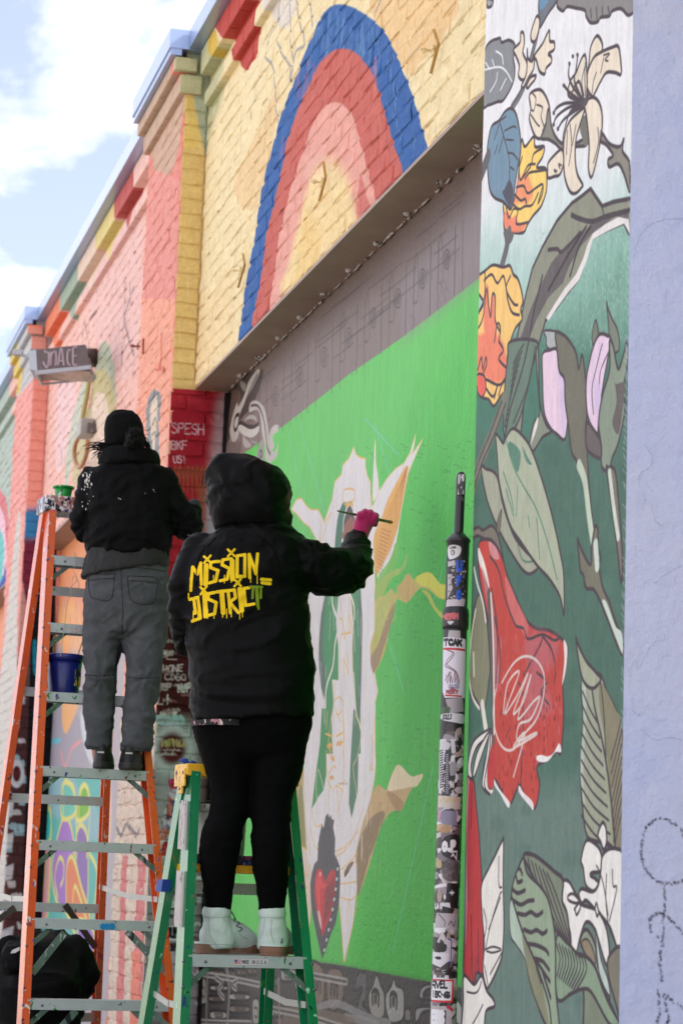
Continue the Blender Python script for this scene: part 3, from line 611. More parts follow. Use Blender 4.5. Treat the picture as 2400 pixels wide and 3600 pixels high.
for q in ('430,265 450,275', '505,245 530,248', '450,500 472,500', '465,345 478,368'): s.line(q, (226, 160, 40), .016, .9)
for q in ('510,540 580,550', '700,60 690,200', '560,520 575,545 585,540'): s.line(q, (150, 150, 165), .004, .6)
for k in range(60): x = RNG.uniform(270, 780); y = RNG.uniform(-900, 1100); s.line([(x, y), (x + RNG.uniform(-8, 8), y + RNG.uniform(60, 200))], [(206, 200, 206), (238, 232, 226)][k % 2], .02, .25)
# heart
s.poly('435,768 442,800 455,778 460,810 480,820 472,870 488,960 484,1080 505,1120 522,1170 525,1260 520,1400 508,1500 490,1600 450,1690 415,1800 390,1868 375,1800 350,1700 322,1560 305,1440 300,1300 312,1220 330,1150 355,1120 358,1000 372,920 388,845 400,880 415,790', (78, 76, 80), 1, sm=False)
for k in range(5): s.line([(430 + (k - 2) * 4, 800 + abs(k - 2) * 30), (425 + (k - 2) * 16, 960), (425 + (k - 2) * 18, 1160)], (44, 42, 46), .006)
s.poly('345,1215 365,1188 385,1195 405,1250 412,1285 430,1240 455,1200 480,1195 490,1240 486,1400 455,1530 420,1620 392,1690 372,1600 345,1480 332,1340', (196, 44, 52), 1)
s.poly('360,1220 380,1210 395,1290 430,1300 400,1330 380,1340 375,1440 380,1540 392,1660 370,1560 350,1420 345,1300', (224, 70, 74), .95)
s.poly('420,1330 480,1260 478,1400 440,1520 400,1600 410,1450', (110, 50, 54), .75, soft=3)
s.poly('355,1500 375,1520 385,1600 382,1640 362,1570', (236, 190, 190), .8); s.poly('372,1210 385,1215 380,1240 368,1235', (240, 150, 150), .9)
for k in range(9):
    a = k / 8.; x = 508 - 100 * a ** 1.4; y = 1180 + a * 610; s.poly([(x - 12, y), (x, y - 16), (x + 8, y), (x, y + 26), (x - 10, y + 24)], (200, 198, 200), .95, ol=(40, 38, 42), olw=.006)
s.view(0, 0, 1)
s.view(500, 2500, .4783)
for q in ('380,1925 560,1950 700,1975 860,2010', '1060,1880 1200,1930 1500,1990', '370,2280 560,2290 800,2296', '960,2190 1200,2240 1480,2330', '620,1880 640,2060 625,2290', '480,1890 470,2290', '1000,1980 1010,2290', '540,1960 590,2000 560,2050 600,2110', '700,1980 660,2010 690,2040'):
    s.line(q, (166, 160, 152), .030, .85); s.line(q, (62, 56, 54), .010, .9)
s.view(0, 0, 1)
s.poly('700,1200 815,1380 800,1500 790,1640 770,1800 700,3700 640,3700', (26, 24, 24), 1, sm=False)  # black margin paints in the dark gap along the jamb
s.grain(.035, (2, 16), 13); s.grain(.03, (5, 40), 14); s.grain(.02, (1, 3), 11); s.grain(.018, (20, 26), 12)

# ---------------------------------------------------------------- flower pier
s = PF; OL = (82, 72, 78)
def leaf(pts, c, veins=(), vc=OL, hl=None, olw=.010):
    s.poly(pts, c, 1, ol=OL, olw=olw)
    for v in veins: s.line(v, vc, .006)
s.A[:] = s2l((234, 233, 235))
s.view(1600, 0, .5102)
g0, g1 = (70, 120, 100), (206, 226, 220)
s.poly('100,1500 700,1180 1000,1200 1300,1250 1300,5000 0,5000 0,1700', (214, 228, 226), .8, soft=26)
s.poly('100,1900 500,1700 900,1600 1300,1560 1300,5000 0,5000', (166, 202, 190), .8, soft=30)
s.poly('560,2100 800,1850 1300,1700 1300,5000 0,5000 0,2500 300,2400', (112, 160, 142), .8, soft=20)
s.poly('0,2600 300,2350 620,2250 900,2050 1300,2000 1300,5000 0,5000', (78, 124, 106), .95, soft=12)
s.poly('560,2200 700,2000 880,1700 960,1600 1200,1500 1300,1900 1200,2300 900,2352', (150, 192, 176), .55, soft=22)
for k in range(1500):
    x = RNG.uniform(540, 1195); y = RNG.uniform(1560, 2420); t = (y - 1560) / 860
    s.line([(x, y), (x + RNG.uniform(-6, 6), y + RNG.uniform(5, 26))], [(190, 218, 206), (214, 230, 222), (80, 138, 114), (104, 156, 136)][RNG.integers(4)], .004, .28 if t < .6 else .18)
leaf('965,2205 985,2290 1005,2380 950,2380 942,2300', (122, 128, 112), olw=.007)
leaf('1040,2085 1052,2130 1080,2200 1110,2260 1128,2352 1120,2420 1065,2420 1055,2250', (128, 136, 120), olw=.007)
leaf('612,2278 700,2285 745,2315 780,2360 760,2420 640,2400 625,2330', (176, 180, 178), olw=.007)
s.view(1600, 1200, .5102)
s.poly('0,900 400,800 1300,600 1300,5000 0,5000', (86, 116, 102), .9, soft=14)
for k in range(150):
    x = RNG.uniform(100, 1180); y = RNG.uniform(300, 4600); r = RNG.uniform(20, 80)
    s.poly([(x, y), (x + r, y + r * .4), (x + r * .6, y + r * 1.6), (x - r * .4, y + r * 1.2)], [(70, 100, 88), (100, 132, 116), (62, 108, 92)][k % 3], .22, soft=2)
CRM, YE, CO, GLF, GL2, BLU = (236, 222, 202), (250, 212, 120), (240, 130, 110), (132, 132, 116), (166, 176, 152), (120, 148, 168)
# --- top third
s.view(1600, 0, .5102)
leaf('700,30 760,-60 1250,-80 1235,60 1190,105 1140,60 1080,75 1060,110 1000,120 980,150 930,155 900,110 890,70 830,55 770,45 740,75', (142, 138, 136), ('930,60 935,120', '970,50 975,130', '1010,50 1012,110', '1050,45 1060,90'))
leaf('575,110 575,0 600,-60 720,-60 690,20 640,90 580,190', (116, 122, 132)); s.poly('580,0 640,0 590,70', (110, 150, 180), 1)
leaf('220,-10 260,0 250,40 220,45', (160, 160, 165))
s.line('580,130 560,250 530,370 470,600 390,740', (118, 118, 120), .030); s.line('570,130 550,250 520,370 455,610 380,740', OL, .006)
leaf('205,345 300,262 320,290 370,275 410,310 400,400 410,470 405,540 380,610 330,690 290,700 230,722 190,710', (140, 142, 146), ('200,480 300,460 350,490 390,560', '255,410 270,460', '280,350 320,380 330,440', '240,630 280,560 290,500', '310,620 350,540', '210,430 230,465'), vc=(232, 232, 236))
for q in ('450,225 445,290 400,340 420,390 440,450 435,520 460,550 490,530 500,470 490,420 465,360 475,300 470,230', '495,340 500,400 530,420 540,380 540,470 500,540 470,600 455,590 490,500',
          '545,380 600,300 645,210 650,280 680,290 680,340 640,370 660,390 660,430 625,470 615,510 580,490 560,420', '560,110 580,130 575,200 550,280 525,280 520,230 540,160', '520,530 555,520 545,550 520,580 500,605 490,590'):
    leaf(q, CRM)
leaf('510,660 540,625 590,620 630,680 650,760 640,850 600,930 580,955 545,930 510,820 520,750', CRM, ('530,640 555,680 540,760 520,750', '560,720 600,740 590,800 610,870', '520,790 560,850 580,870', '600,900 620,850'))
leaf('590,950 620,870 635,760 650,770 660,860 690,940 740,990 820,990 920,940 900,1000 830,1010 740,1035 690,990 640,960', (136, 134, 124))
leaf('1010,920 1060,990 1130,1010 1158,958 1150,1040 1190,1100 1200,1160 1200,1320 1160,1200 1120,1130 1060,1150 1050,1100 1085,1070 1040,1000 1000,970', (144, 140, 128))
s.line('880,860 905,940', (120, 118, 110), .05); 
leaf('915,660 905,540 920,430 930,330 960,260 985,250 1010,300 1010,350 990,400', CRM)
leaf('905,600 910,500 950,400 1000,360 1080,325 1120,320 1135,400 1140,510 1100,500 1040,500 1000,560 960,640 940,665', CRM, ('1020,380 1060,370 1030,410 1050,420', '940,640 950,560 970,500', '1020,400 1000,500'))
leaf('890,690 780,660 790,560 830,500 870,400 895,385 905,500 905,600', (228, 218, 200), ('885,660 870,560 890,460', '895,660 890,520 895,430', '860,660 820,580'))
leaf('890,730 905,690 950,670 990,710 1010,800 1005,930 980,1060 950,1190 930,1220 915,1150 920,1000 905,830', CRM, ('980,880 985,980 950,1120', '1000,900 990,1000'))
leaf('890,745 840,780 790,830 760,900 745,1000 745,1120 755,1230 790,1320 830,1330 870,1290 875,1270 840,1200 825,1100 830,960 860,850', CRM, ('790,860 800,1000 780,1140', '830,860 805,1000', '770,900 765,1060'))
s.poly('860,700 880,672 915,680 905,720 880,740 850,720', (92, 84, 88), 1)
for q in ('880,690 810,600 780,520 785,440', '870,680 820,560 830,480 840,400', '860,690 790,640 750,590', '850,710 760,710 700,740 675,780', '860,725 780,740 700,800 675,860', '870,735 800,780 740,830 705,890', '860,730 790,770 750,900 740,970', '880,680 850,560 800,640'): s.line(q, OL, .010)
for x, y in ((785, 440), (808, 390), (840, 380), (746, 590), (677, 780), (676, 860), (706, 890)): s.poly([(x - 7, y - 14), (x + 7, y - 14), (x + 7, y + 10), (x - 6, y + 10)], OL)
leaf('640,1120 690,1060 735,1030 745,1120 720,1200 680,1215 640,1225 635,1170', CRM, ('690,1190 680,1170 700,1180', '720,1160 710,1130 730,1140'))
# blue leaf, orange blossoms
leaf('455,970 480,1010 540,940 550,1010 610,1010 600,1080 560,1150 620,1160 630,1230 625,1320 590,1420 540,1480 500,1540 470,1600 400,1600 340,1580 335,1480 335,1400 400,1390 430,1250', YE)
s.poly('335,1480 345,1570 400,1600 460,1590 490,1530 440,1540 420,1480 390,1500 360,1450', CO, .9); s.poly('430,1240 490,1190 520,1260 540,1330 500,1400 440,1400 400,1420 420,1330', CO, .75, soft=2)
for q in ('460,1080 440,1160 450,1240 500,1140 550,1130', '600,1020 540,1060 520,1140 460,1230', '420,1290 470,1280 500,1330 560,1290 600,1270 600,1330 570,1400 600,1290', '400,1410 440,1440 480,1420 530,1410 570,1330', '350,1430 370,1500 400,1440 430,1450 420,1540 500,1530', '620,1170 560,1180 510,1190 480,1230', '410,1340 450,1380 480,1370 490,1400'): s.line(q, OL, .008)
leaf('385,745 340,770 300,830 250,870 225,980 220,1100 235,1290 270,1360 330,1390 380,1440 400,1380 410,1280 430,1150 450,1040 445,920 420,790', BLU, ('305,840 340,960 370,1090 375,1230 390,1400', '340,900 400,870 420,880', '350,960 400,965', '360,1050 400,1060 430,1100', '300,860 270,960', '330,940 300,1050', '380,1150 405,1170', '310,830 350,800', '290,1000 270,1060'))
s.poly('370,1240 340,1300 325,1330 370,1420 385,1420 400,1330 390,1270', (86, 86, 98), 1)
s.line('225,1080 180,1200', (104, 100, 104), .05); s.line('370,1600 350,1720 318,1840', (110, 106, 108), .040); s.poly('335,1590 400,1600 390,1660 350,1700 340,1650', (110, 108, 108), 1)
# big grey-green leaf
s.poly('930,1300 1010,1420 1090,1390 1195,1370 1240,1380 1240,1640 1190,1600 1160,1535 1050,1580 940,1640 900,1780 850,1920 770,2020 690,2130 620,2210 580,2352 480,2700 440,3100 330,3100 390,2500 430,2300 480,2050 530,1850 600,1700 700,1520 800,1400 870,1350', (146, 148, 130), 1, sm=False, ol=OL, olw=.012)
s.poly('1190,1500 1150,1480 1060,1530 960,1580 910,1680 880,1780 830,1890 750,1990 680,2100 625,2190 640,2210 700,2120 780,2010 850,1930 905,1790 945,1650 1050,1590 1160,1540 1200,1610', (232, 226, 222), 1, sm=False)
s.poly('1190,1450 1090,1460 960,1520 880,1600 760,1690 660,1810 590,1960 520,2120 440,2352 500,2352 560,2200 640,2050 740,1950 780,1840 860,1700 930,1620 1010,1560 1100,1490 1190,1510', (104, 96, 98), .95, sm=False)
s.line('800,1480 850,1505 940,1525 1040,1490 1195,1450', OL, .014); s.line('640,1720 700,1715 740,1730 860,1600', OL, .012); s.line('1010,1420 1020,1480', OL, .008)
for q in ('900,1560 780,1750 640,2000', '930,1560 850,1700 790,1900', '600,1900 530,2200 490,2500'): s.line(q, (70, 62, 66), .010)
# yellow/coral flower
s.view(1600, 1200, .5102)
o = -2352
leaf([(155, 1910 + o), (205, 1865 + o), (260, 1825 + o), (330, 1840 + o), (375, 1830 + o), (400, 1890 + o), (430, 1920 + o), (455, 2000 + o), (465, 2080 + o), (450, 2130 + o), (460, 2200 + o), (415, 2260 + o), (380, 0), (350, 150), (345, 260), (350, 330), (310, 380), (265, 445), (230, 400), (180, 380), (135, 290), (130, 100), (145, 2200 + o), (195, 2090 + o), (150, 2000 + o)], (250, 204, 124))
s.poly([(200, 2290 + o), (250, 2240 + o), (290, 2300 + o), (340, 40), (350, 240), (260, 290), (210, 250), (160, 230), (135, 160), (140, 2330 + o)], (240, 132, 108), .95, soft=2)
s.poly([(210, 1990 + o), (230, 1980 + o), (235, 2150 + o), (250, 2030 + o), (270, 2030 + o), (270, 2180 + o), (290, 2260 + o), (200, 2290 + o)], (240, 140, 112), 1)
for q in ([(200, 1930), (250, 1890), (290, 1950), (330, 1900), (350, 1980), (360, 2060), (390, 2150), (440, 2170)], [(205, 1870), (200, 2050), (150, 2170)], [(145, 2280), (190, 2190), (215, 1990), (230, 2110), (245, 2180), (255, 2030), (275, 2050), (275, 2200), (310, 2290)],
          [(270, 2352), (290, 2230), (310, 2260), (300, 2352)], [(380, 1900), (350, 1990), (400, 2090), (430, 2100)]): s.line([(a, b + o) for a, b in q], OL, .009)
for q in ('145,60 150,200 180,110 190,190 210,110 215,160 190,240 230,270 300,300 340,260', '150,260 200,240 210,330 180,380', '210,320 260,380 290,300 270,390', '300,0 330,60 300,120 350,180', '350,260 320,300 300,370'): s.line(q, OL, .009)
s.poly('150,230 200,240 210,330 180,385 150,330', (236, 110, 96), 1, ol=OL, olw=.008)
# mid leaves and stems
s.poly('380,0 560,0 540,130 490,360 430,560 340,660 335,400 360,120', (112, 132, 118), 1, ol=OL, olw=.010)
for k in range(12): s.line([(470 - k * 11, 20 + k * 46), (440 - k * 9, 70 + k * 46), (400 - k * 4, 150 + k * 40)], (82, 78, 76), .008)
s.line('505,0 460,200 380,460 345,640', (82, 78, 76), .012); s.line('550,40 500,300 400,560', (80, 86, 80), .01)
s.line('335,410 260,620 170,840 110,1060', (128, 126, 112), .055); s.line('320,410 245,620 160,830 105,1020', OL, .008); s.line('345,430 275,630 180,850 120,1060', OL, .008)
s.poly('130,300 155,340 130,480 120,500', (128, 122, 118), 1, ol=OL, olw=.006)
# pink buds
leaf('572,60 580,400 620,560 660,620 600,660 550,740 520,760 510,700 540,560 580,490 560,200 556,70', (140, 148, 130))
s.poly('525,680 545,580 570,520 560,600 520,710', (232, 226, 220), 1)
leaf('600,90 650,60 700,60 715,200 750,260 755,400 775,480 755,670 700,640 650,590 610,480 600,250', (236, 208, 224)); s.poly('700,150 750,300 760,560 740,660 720,400', (214, 196, 226), .8)
leaf('690,-60 750,-40 800,20 830,80 850,190 870,90 890,200 900,330 905,480 895,620 905,720 920,1000 960,1330 1000,1500 940,1540 930,1300 890,1000 840,840 800,760 780,600 755,400 750,260 715,200 700,60', (120, 118, 104))
s.line('850,850 890,960 920,1200 950,1400 975,1500', (196, 206, 184), .030)
leaf('985,-40 1012,-52 1042,-40 1066,0 1020,280 1000,420 985,560 975,655 940,600 905,480 900,280 925,130 955,20', (232, 206, 226), ('1010,20 970,180 940,330 950,500', '1060,60 1000,200 990,330')); s.poly('960,250 1000,330 990,500 960,420', (216, 196, 230), .8)
leaf('1060,0 1085,30 1120,190 1160,80 1180,0 1190,100 1160,300 1165,480 1120,700 1080,800 1060,880 1030,890 1005,850 1000,700 985,560 1010,380 1060,200', (142, 154, 136)); s.poly('1080,200 1100,290 1170,290 1150,480 1120,640 1080,560 1110,400', (108, 100, 98), 1)
leaf('905,560 960,620 1000,690 1000,800 940,780 900,720', (112, 102, 102))
leaf('1050,870 1100,900 1130,1200 1150,1500 1140,1660 1110,1400 1070,1100 1040,880', (130, 124, 112)); s.line('1060,900 1090,1150 1120,1350', (210, 218, 202), .02)
leaf('840,1360 870,1440 930,1540 940,1400 960,1280 980,1300 985,1500 1010,1680 1060,1800 1110,1960 1150,2020 1150,2160 1100,2060 1040,1900 960,1720 900,1700 880,1610 860,1580 850,1470', (126, 122, 106))
s.poly('1010,1790 1040,1800 1100,1960 1145,2010 1150,2150 1110,2060 1050,1900', (206, 218, 204), 1); s.line('965,1400 975,1550', (206, 218, 204), .03)
# pale leaves
leaf('180,860 215,880 250,890 290,940 330,1130 400,1330 470,1430 570,1540 520,1600 470,1580 400,1480 300,1300 230,1130 190,960', (168, 170, 150), ('430,1400 460,1500 510,1520 560,1500',), vc=(92, 130, 110))
leaf('400,600 480,670 530,760 580,900 640,1100 690,1300 720,1450 745,1600 748,1880 720,1760 650,1640 560,1540 450,1380 380,1270 330,1100 300,950 290,800 280,640 330,700 350,660', (178, 184, 160), ('350,680 400,860 470,1000 560,1160 640,1400 700,1640', '330,900 380,1050 400,1160', '430,1000 420,1200', '500,1200 510,1280', '560,1220 580,1500', '350,1020 400,1200'), vc=(96, 136, 116))
s.poly('370,690 420,720 450,780 430,900 390,820 365,740', (98, 138, 118), 1); s.poly('460,720 500,800 530,850 490,830', (98, 138, 118), 1); s.poly('265,1300 300,1330 320,1160 290,1240 285,1300', (128, 122, 100), 1, ol=OL, olw=.006)
leaf('105,1370 110,1310 160,1280 190,1300 250,1270 290,1320 310,1400 330,1500 300,1440 250,1370 200,1360 150,1340', (128, 120, 108))
# red flower
leaf('160,1420 175,1370 240,1370 290,1420 330,1510 360,1620 430,1790 490,1920 560,1980 640,1990 720,2040 770,2110 760,2250 740,2352 745,2560 735,2760 725,2840 690,2830 640,2880 600,2900 560,2940 580,3060 545,3220 470,3120 440,3060 370,3200 320,3100 270,3020 240,3110 190,3060 200,2900 250,2700 260,2400 240,2000 180,1700 160,1560', (198, 80, 72))
s.poly('230,1380 280,1420 300,1500 250,1480', (214, 150, 150), .9); s.poly('160,1420 190,1490 220,1600 235,1700 190,1600 160,1500', (236, 224, 214), 1)
s.poly('180,1560 230,1700 270,1900 300,2300 280,2400 250,2000', (190, 130, 136), .8); s.poly('350,1620 430,1800 500,1950 480,2030 440,1960 400,1940 350,1720', (212, 120, 118), .8)
s.poly('480,2040 600,2010 650,2060 720,2060 680,2200 600,2300 660,2500 560,2600 480,2620 500,2300', (190, 120, 130), .55, soft=6)
for q in ('240,1480 300,1580 340,1760 390,1900 420,1960 470,1980 500,2050 600,2020 680,2060 720,2040', '600,2030 580,2100 470,2300', '600,2030 660,2120 690,2250 680,2352', '250,1700 290,2000 280,2352', '270,1900 310,2150 300,2352', '440,2352 470,2500 450,3060', '630,2352 590,2420 640,2500', '560,2280 620,2330'): s.line(q, OL, .008)
for k in range(90):
    x = RNG.uniform(300, 720); y = RNG.uniform(2380, 3120)
    if y > 2900 and x > 560: continue
    s.line([(x, y), (x + RNG.uniform(-3, 3), y + 22)], (90, 50, 56), .006, .85)
for k in range(260):
    x = RNG.uniform(270, 735); y = RNG.uniform(1950, 2900)
    if x < 300 + (y < 2050) * 0 or (y < 2100 and x > 480) or (y > 2780 and x > 600): continue
    s.line([(x, y), (x + RNG.uniform(-10, 10), y + RNG.uniform(20, 90))], [(168, 50, 50), (226, 120, 112), (206, 150, 156), (190, 60, 56)][RNG.integers(4)], .006, .3)
s.line('230,1740 250,2100 260,2700 240,3050', (110, 96, 90), .03); s.line('245,1740 262,2100 268,2700', (230, 222, 212), .012)
s.poly('265,3010 300,3080 370,3170 375,3200 360,3210 310,3120 270,3060', (238, 232, 228), 1); s.poly('440,3060 470,3110 530,3170 537,3230 510,3200 440,3110', (238, 226, 224), 1); s.poly('560,2860 590,2850 640,2860 680,2830 715,2770 728,2830 690,2830 640,2890 600,2900 565,2890', (240, 234, 232), 1)
s.poly('745,2060 770,2110 762,2250 740,2352 735,2352 750,2200', (236, 222, 216), 1)
s.poly('190,3000 210,2860 240,2700 250,2760 220,2950 225,3080 260,3090 240,3120 200,3080', (232, 222, 214), 1); s.poly('225,2960 250,2800 270,2800 265,3060 235,3060', (196, 70, 72), 1)
for q in ('320,2352 400,2220 480,2170 560,2200 610,2300 605,2450 560,2600 480,2700 400,2810 330,2800 280,2700 260,2550 280,2400', '330,2560 360,2360 440,2280 340,2560 420,2450 500,2290 400,2560 470,2480 520,2300 430,2600 540,2480 580,2460 520,2600 440,2640 430,2750 550,2700 540,2720 400,2800 480,2700 400,3000'): s.line(q, (226, 214, 206), .0075, .9)
# green pod left of the red flower
leaf('165,1740 205,1850 225,2000 240,2250 230,2352 210,2500 190,2560 160,2500 110,2400 90,2300 100,2050 130,1850', (138, 138, 112)); s.line('140,1850 110,2050 95,2300 120,2450 165,2530', (226, 220, 206), .010); s.line('125,2150 130,2300', (206, 206, 180), .014)
s.line('130,1560 150,1660 190,1800 210,1930', (230, 224, 214), .010); s.line('185,2500 215,2700', (224, 220, 206), .03)
# ---- lower third
s.view(1600, 2400, .5102)
for q in ('235,320 130,400 90,540 90,650 115,650 110,560 150,440 240,360', '240,330 190,480 130,650 125,600 160,460', '240,320 235,480 200,700 240,770 200,740 185,680 215,500'): leaf(q, (232, 226, 216), olw=.008)
leaf('80,680 110,665 130,690 140,800 160,1000 180,1300 190,1600 195,1900 190,2010 150,2000 130,2080 60,2020 75,1500 70,1000', (190, 70, 72)); s.poly('80,690 100,700 90,1000 85,1500 70,1800 75,1100', (196, 140, 146), .8)
for q in ('100,700 85,1100 90,1500', '115,720 110,1000', '110,1600 115,1950', '155,1700 160,2000'): s.line(q, (100, 50, 56), .006)
leaf('325,1085 332,1100 330,1400 335,1650 325,1850 300,1950 240,2080 215,2100 190,1980 200,1800 185,1600 180,1400 230,1280 270,1200', (238, 232, 222), ('300,1200 300,1390 320,1410', '210,1830 240,1680 300,1480 320,1440', '195,1560 215,1660 200,1760', '205,1840 260,1820 315,1840 260,1860 215,1850', '225,2080 200,1950', '310,1480 230,1700', '320,1860 240,2010'))
leaf('60,2020 130,2080 180,2020 215,2120 260,2180 270,2230 215,2260 200,2352 190,2500 50,2500 55,2200', (238, 232, 222), ('80,2130 130,2140 160,2120 180,2060', '190,2220 150,2300 120,2352', '110,1900 125,2080 150,1900'))
leaf('870,0 990,-60 1040,60 1100,180 1145,340 1150,560 1150,1130 1090,1140 1040,1100 960,1090 900,1040 870,800 860,560 880,260', (164, 168, 146))
s.poly('1000,0 1100,180 1145,340 1150,1100 1090,1120 1060,700 1030,400 990,150', (142, 136, 112), 1); s.poly('870,0 895,0 900,250 880,600 890,850 865,700 862,500 880,260', (188, 200, 184), .9)
s.line('935,0 960,180 1010,400 1050,640 1080,900 1100,1120', OL, .010); s.line('1000,0 1020,200 1040,600', OL, .007)
for k in range(10): y = 60 + k * 95; s.line([(875 - min(k, 4) * 2, y), (930 + k * 3, y + 130), (985 + k * 10, y + 225)], OL, .007)
for k in range(8): y = 350 + k * 95; s.line([(1145, y - 120), (1110, y + 30), (1070 + k * 3, y + 180)], OL, .006)
leaf('870,-40 830,-300 850,-250 900,-150 960,-80 1000,-20 940,40', (170, 174, 150))
leaf('1010,965 1035,1000 1040,1100 1020,1150 1000,1100 980,1050', (240, 236, 228))
leaf('900,1090 960,1110 1000,1170 1010,1290 940,1310 930,1330 960,1350 1000,1400 960,1440 900,1400 880,1280 865,1220', (240, 236, 228))
leaf('1010,1200 1050,1150 1110,1145 1150,1190 1155,1450 1155,1800 1130,1870 1090,1760 1060,1680 1000,1600 960,1560 900,1500 870,1520 850,1460 870,1420 940,1440 980,1400 1000,1300', (240, 236, 228), ('970,1260 990,1300 1020,1400 1050,1600', '1040,1320 1035,1500 1050,1650', '1080,1290 1085,1400 1110,1420 1060,1640', '1060,1700 1100,1800'))
leaf('740,1380 780,1370 820,1440 850,1490 870,1530 960,1560 1000,1600 1040,1700 1060,1850 1050,1950 1020,1900 960,1700 900,1650 860,1750 830,1870 800,1860 790,1720 740,1560', (240, 236, 228))
for q in ('775,1470 810,1455 850,1500 830,1520 780,1500', '820,1560 850,1520 860,1550 835,1600 822,1560', '970,1520 985,1580 975,1610 962,1560'): leaf(q, (240, 236, 228), olw=.008)
leaf('860,1780 900,1700 960,1800 980,1950 1050,2100 1060,2200 1020,2100 960,1990 900,1880', (150, 160, 138)); s.poly('870,1790 910,1770 950,1850 960,1940 900,1880', (154, 140, 116), 1, ol=OL, olw=.006); s.poly('965,1700 1000,1900 1050,2050 1060,2160 990,2000', (196, 210, 200), 1, ol=OL, olw=.006)
leaf('1060,1880 1150,1850 1160,2352 1100,2200 1050,2000', (132, 128, 112))
# big veined leaf
s.poly('470,1200 530,1185 600,1230 680,1300 740,1360 735,1500 770,1600 800,1850 840,1870 900,1890 960,1960 1010,2100 1100,2300 1150,2600 900,2600 880,2120 800,2140 700,2170 650,2000 620,1700 560,1400', (134, 142, 122), 1, ol=OL, olw=.012)
s.poly('700,1740 840,1870 900,1890 960,1960 1010,2100 1060,2220 1130,2352 1060,2352 940,2140 880,2110 800,2140 700,2170', (144, 164, 138), 1, ol=OL, olw=.010)
for k in range(10): s.line([(690 + k * 22, 1790 + k * 12), (720 + k * 20, 1900 + k * 10), (700 + k * 14, 2020 + k * 12)], OL, .007)
for k in range(6): s.line([(500 + k * 26, 1210 + k * 20), (560 + k * 26, 1450), (640 + k * 22, 1640), (760 + k * 8, 1790 + k * 8)], OL, .007)
leaf('470,1200 440,1260 400,1370 385,1480 375,1600 385,1750 420,1800 480,1900 510,2050 560,2200 620,2352 720,2500 710,2300 690,2100 690,1900 680,1700 640,1500 580,1400 500,1320 475,1240', (156, 172, 146))
s.poly('385,1500 420,1600 460,1750 500,1900 560,2150 480,1900 420,1800 385,1740 375,1600', (184, 200, 182), 1); s.poly('460,1740 540,1900 600,2100 640,2352 560,2200 500,2000', (140, 138, 112), .9)
s.line('390,1480 430,1620 480,1760 560,1950 640,2200 660,2352', OL, .010); s.line('690,1900 690,2100 715,2352', OL, .008)
for q in ('400,1500 450,1530 500,1505 540,1500', '430,1590 480,1600 520,1580 560,1605 600,1580', '470,1700 520,1720 560,1705 600,1730 630,1710', '500,1800 560,1810 620,1840 640,1870', '390,1420 430,1450 480,1430', '420,1340 430,1375 460,1365', '435,1280 450,1290 460,1320', '540,1900 600,1920 645,1980', '560,1960 590,2060', '560,1920 650,2060', '600,1990 655,2170'): s.line(q, OL, .012)
s.view(0, 0, 1)
for yy in np.arange(0, 3600, 11):                       # torn paint edge at the corner with the lavender coat
    if RNG.uniform() < .55: continue
    x = np.interp(yy, [0, 1200, 2400, 3600], [2232, 2199, 2184, 2192]); s.line([(x - 3 + RNG.uniform(-3, 2), yy), (x + 6, yy + 16)], (196, 200, 222), .0022, .6)
s.grain(.035, (2, 14), 23); s.grain(.035, (6, 30), 24); s.grain(.035, (1, 2), 21); s.grain(.02, (10, 14), 22)
# ---------------------------------------------------------------- lavender jamb
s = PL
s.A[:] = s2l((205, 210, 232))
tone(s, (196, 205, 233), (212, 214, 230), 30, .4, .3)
s.view(1600, 2400, .5102)
def dash(P, c=(36, 38, 52)):
    P = smooth_pts(pp(P), False, 10)
    for i in range(len(P) - 1):
        for k in range(2):
            if RNG.uniform() < .6:
                q = P[i] + (P[i + 1] - P[i]) * RNG.uniform(0, 1) + RNG.normal(0, 4, 2); s.line([q, q + RNG.normal(0, 5, 2)], c, .0026, .95)
for q in ('1600,1100 1540,1010 1460,945 1380,945 1310,1000 1280,1120 1290,1240 1340,1330 1420,1380 1520,1380 1600,1350', '1430,1400 1440,1500 1430,1650 1420,1820', '1340,1720 1335,1640 1390,1590 1450,1610 1520,1680 1600,1790', '1350,1740 1500,1800', '1410,1850 1405,1940 1420,2060', '1390,2120 1400,2240 1390,2352', '1430,2150 1460,2300 1450,2352', '1430,2140 1500,2200 1600,2260', '1530,1390 1600,1420'): dash(q)
s.grain(.012, (1, 1), 31)
# ---------------------------------------------------------------- far panel
s = PB; s.un = unx(XM)
s.A[:] = s2l((178, 168, 172))
s.view(0, 2000, .4252)
s.poly('300,-500 1500,-500 1500,330 900,400 760,480 700,600 640,520 600,560 540,800 520,560 440,470 380,520 200,400', (242, 160, 112), 1, sm=False)
s.poly('500,330 640,300 700,650 600,680 480,600', (248, 184, 124), .9, soft=4)
for k in range(26): x = RNG.uniform(440, 700); y = RNG.uniform(60, 500); s.line([(x, y), (x + 2, y + RNG.uniform(80, 260))], (206, 150, 150), .05, .5)
s.view(0, 1400, .4783)
s.poly('380,700 600,700 640,900 560,860 520,1060 490,960 460,1060 440,920 400,1040 360,900', (150, 208, 208), 1)
s.view(0, 2400, .5102)
s.poly('180,140 330,150 500,170 560,260 580,330 620,600 600,640 160,640', (166, 158, 168), 1, sm=False); s.poly('440,100 500,150 540,160 460,350 430,260', (236, 176, 120), 1); s.poly('560,200 700,150 760,600 700,620 600,500', (206, 208, 214), .9)
s.line('300,480 330,420 420,395', (110, 190, 205), .04); s.line('420,470 450,580 480,500 500,450 560,400', (226, 150, 150), .03)
s.poly('640,640 760,620 760,1100 700,1200', (232, 190, 168), 1); s.poly('150,640 700,640 720,1500 640,1900 560,1900 400,1750 150,1750', (96, 178, 168), 1, sm=False)
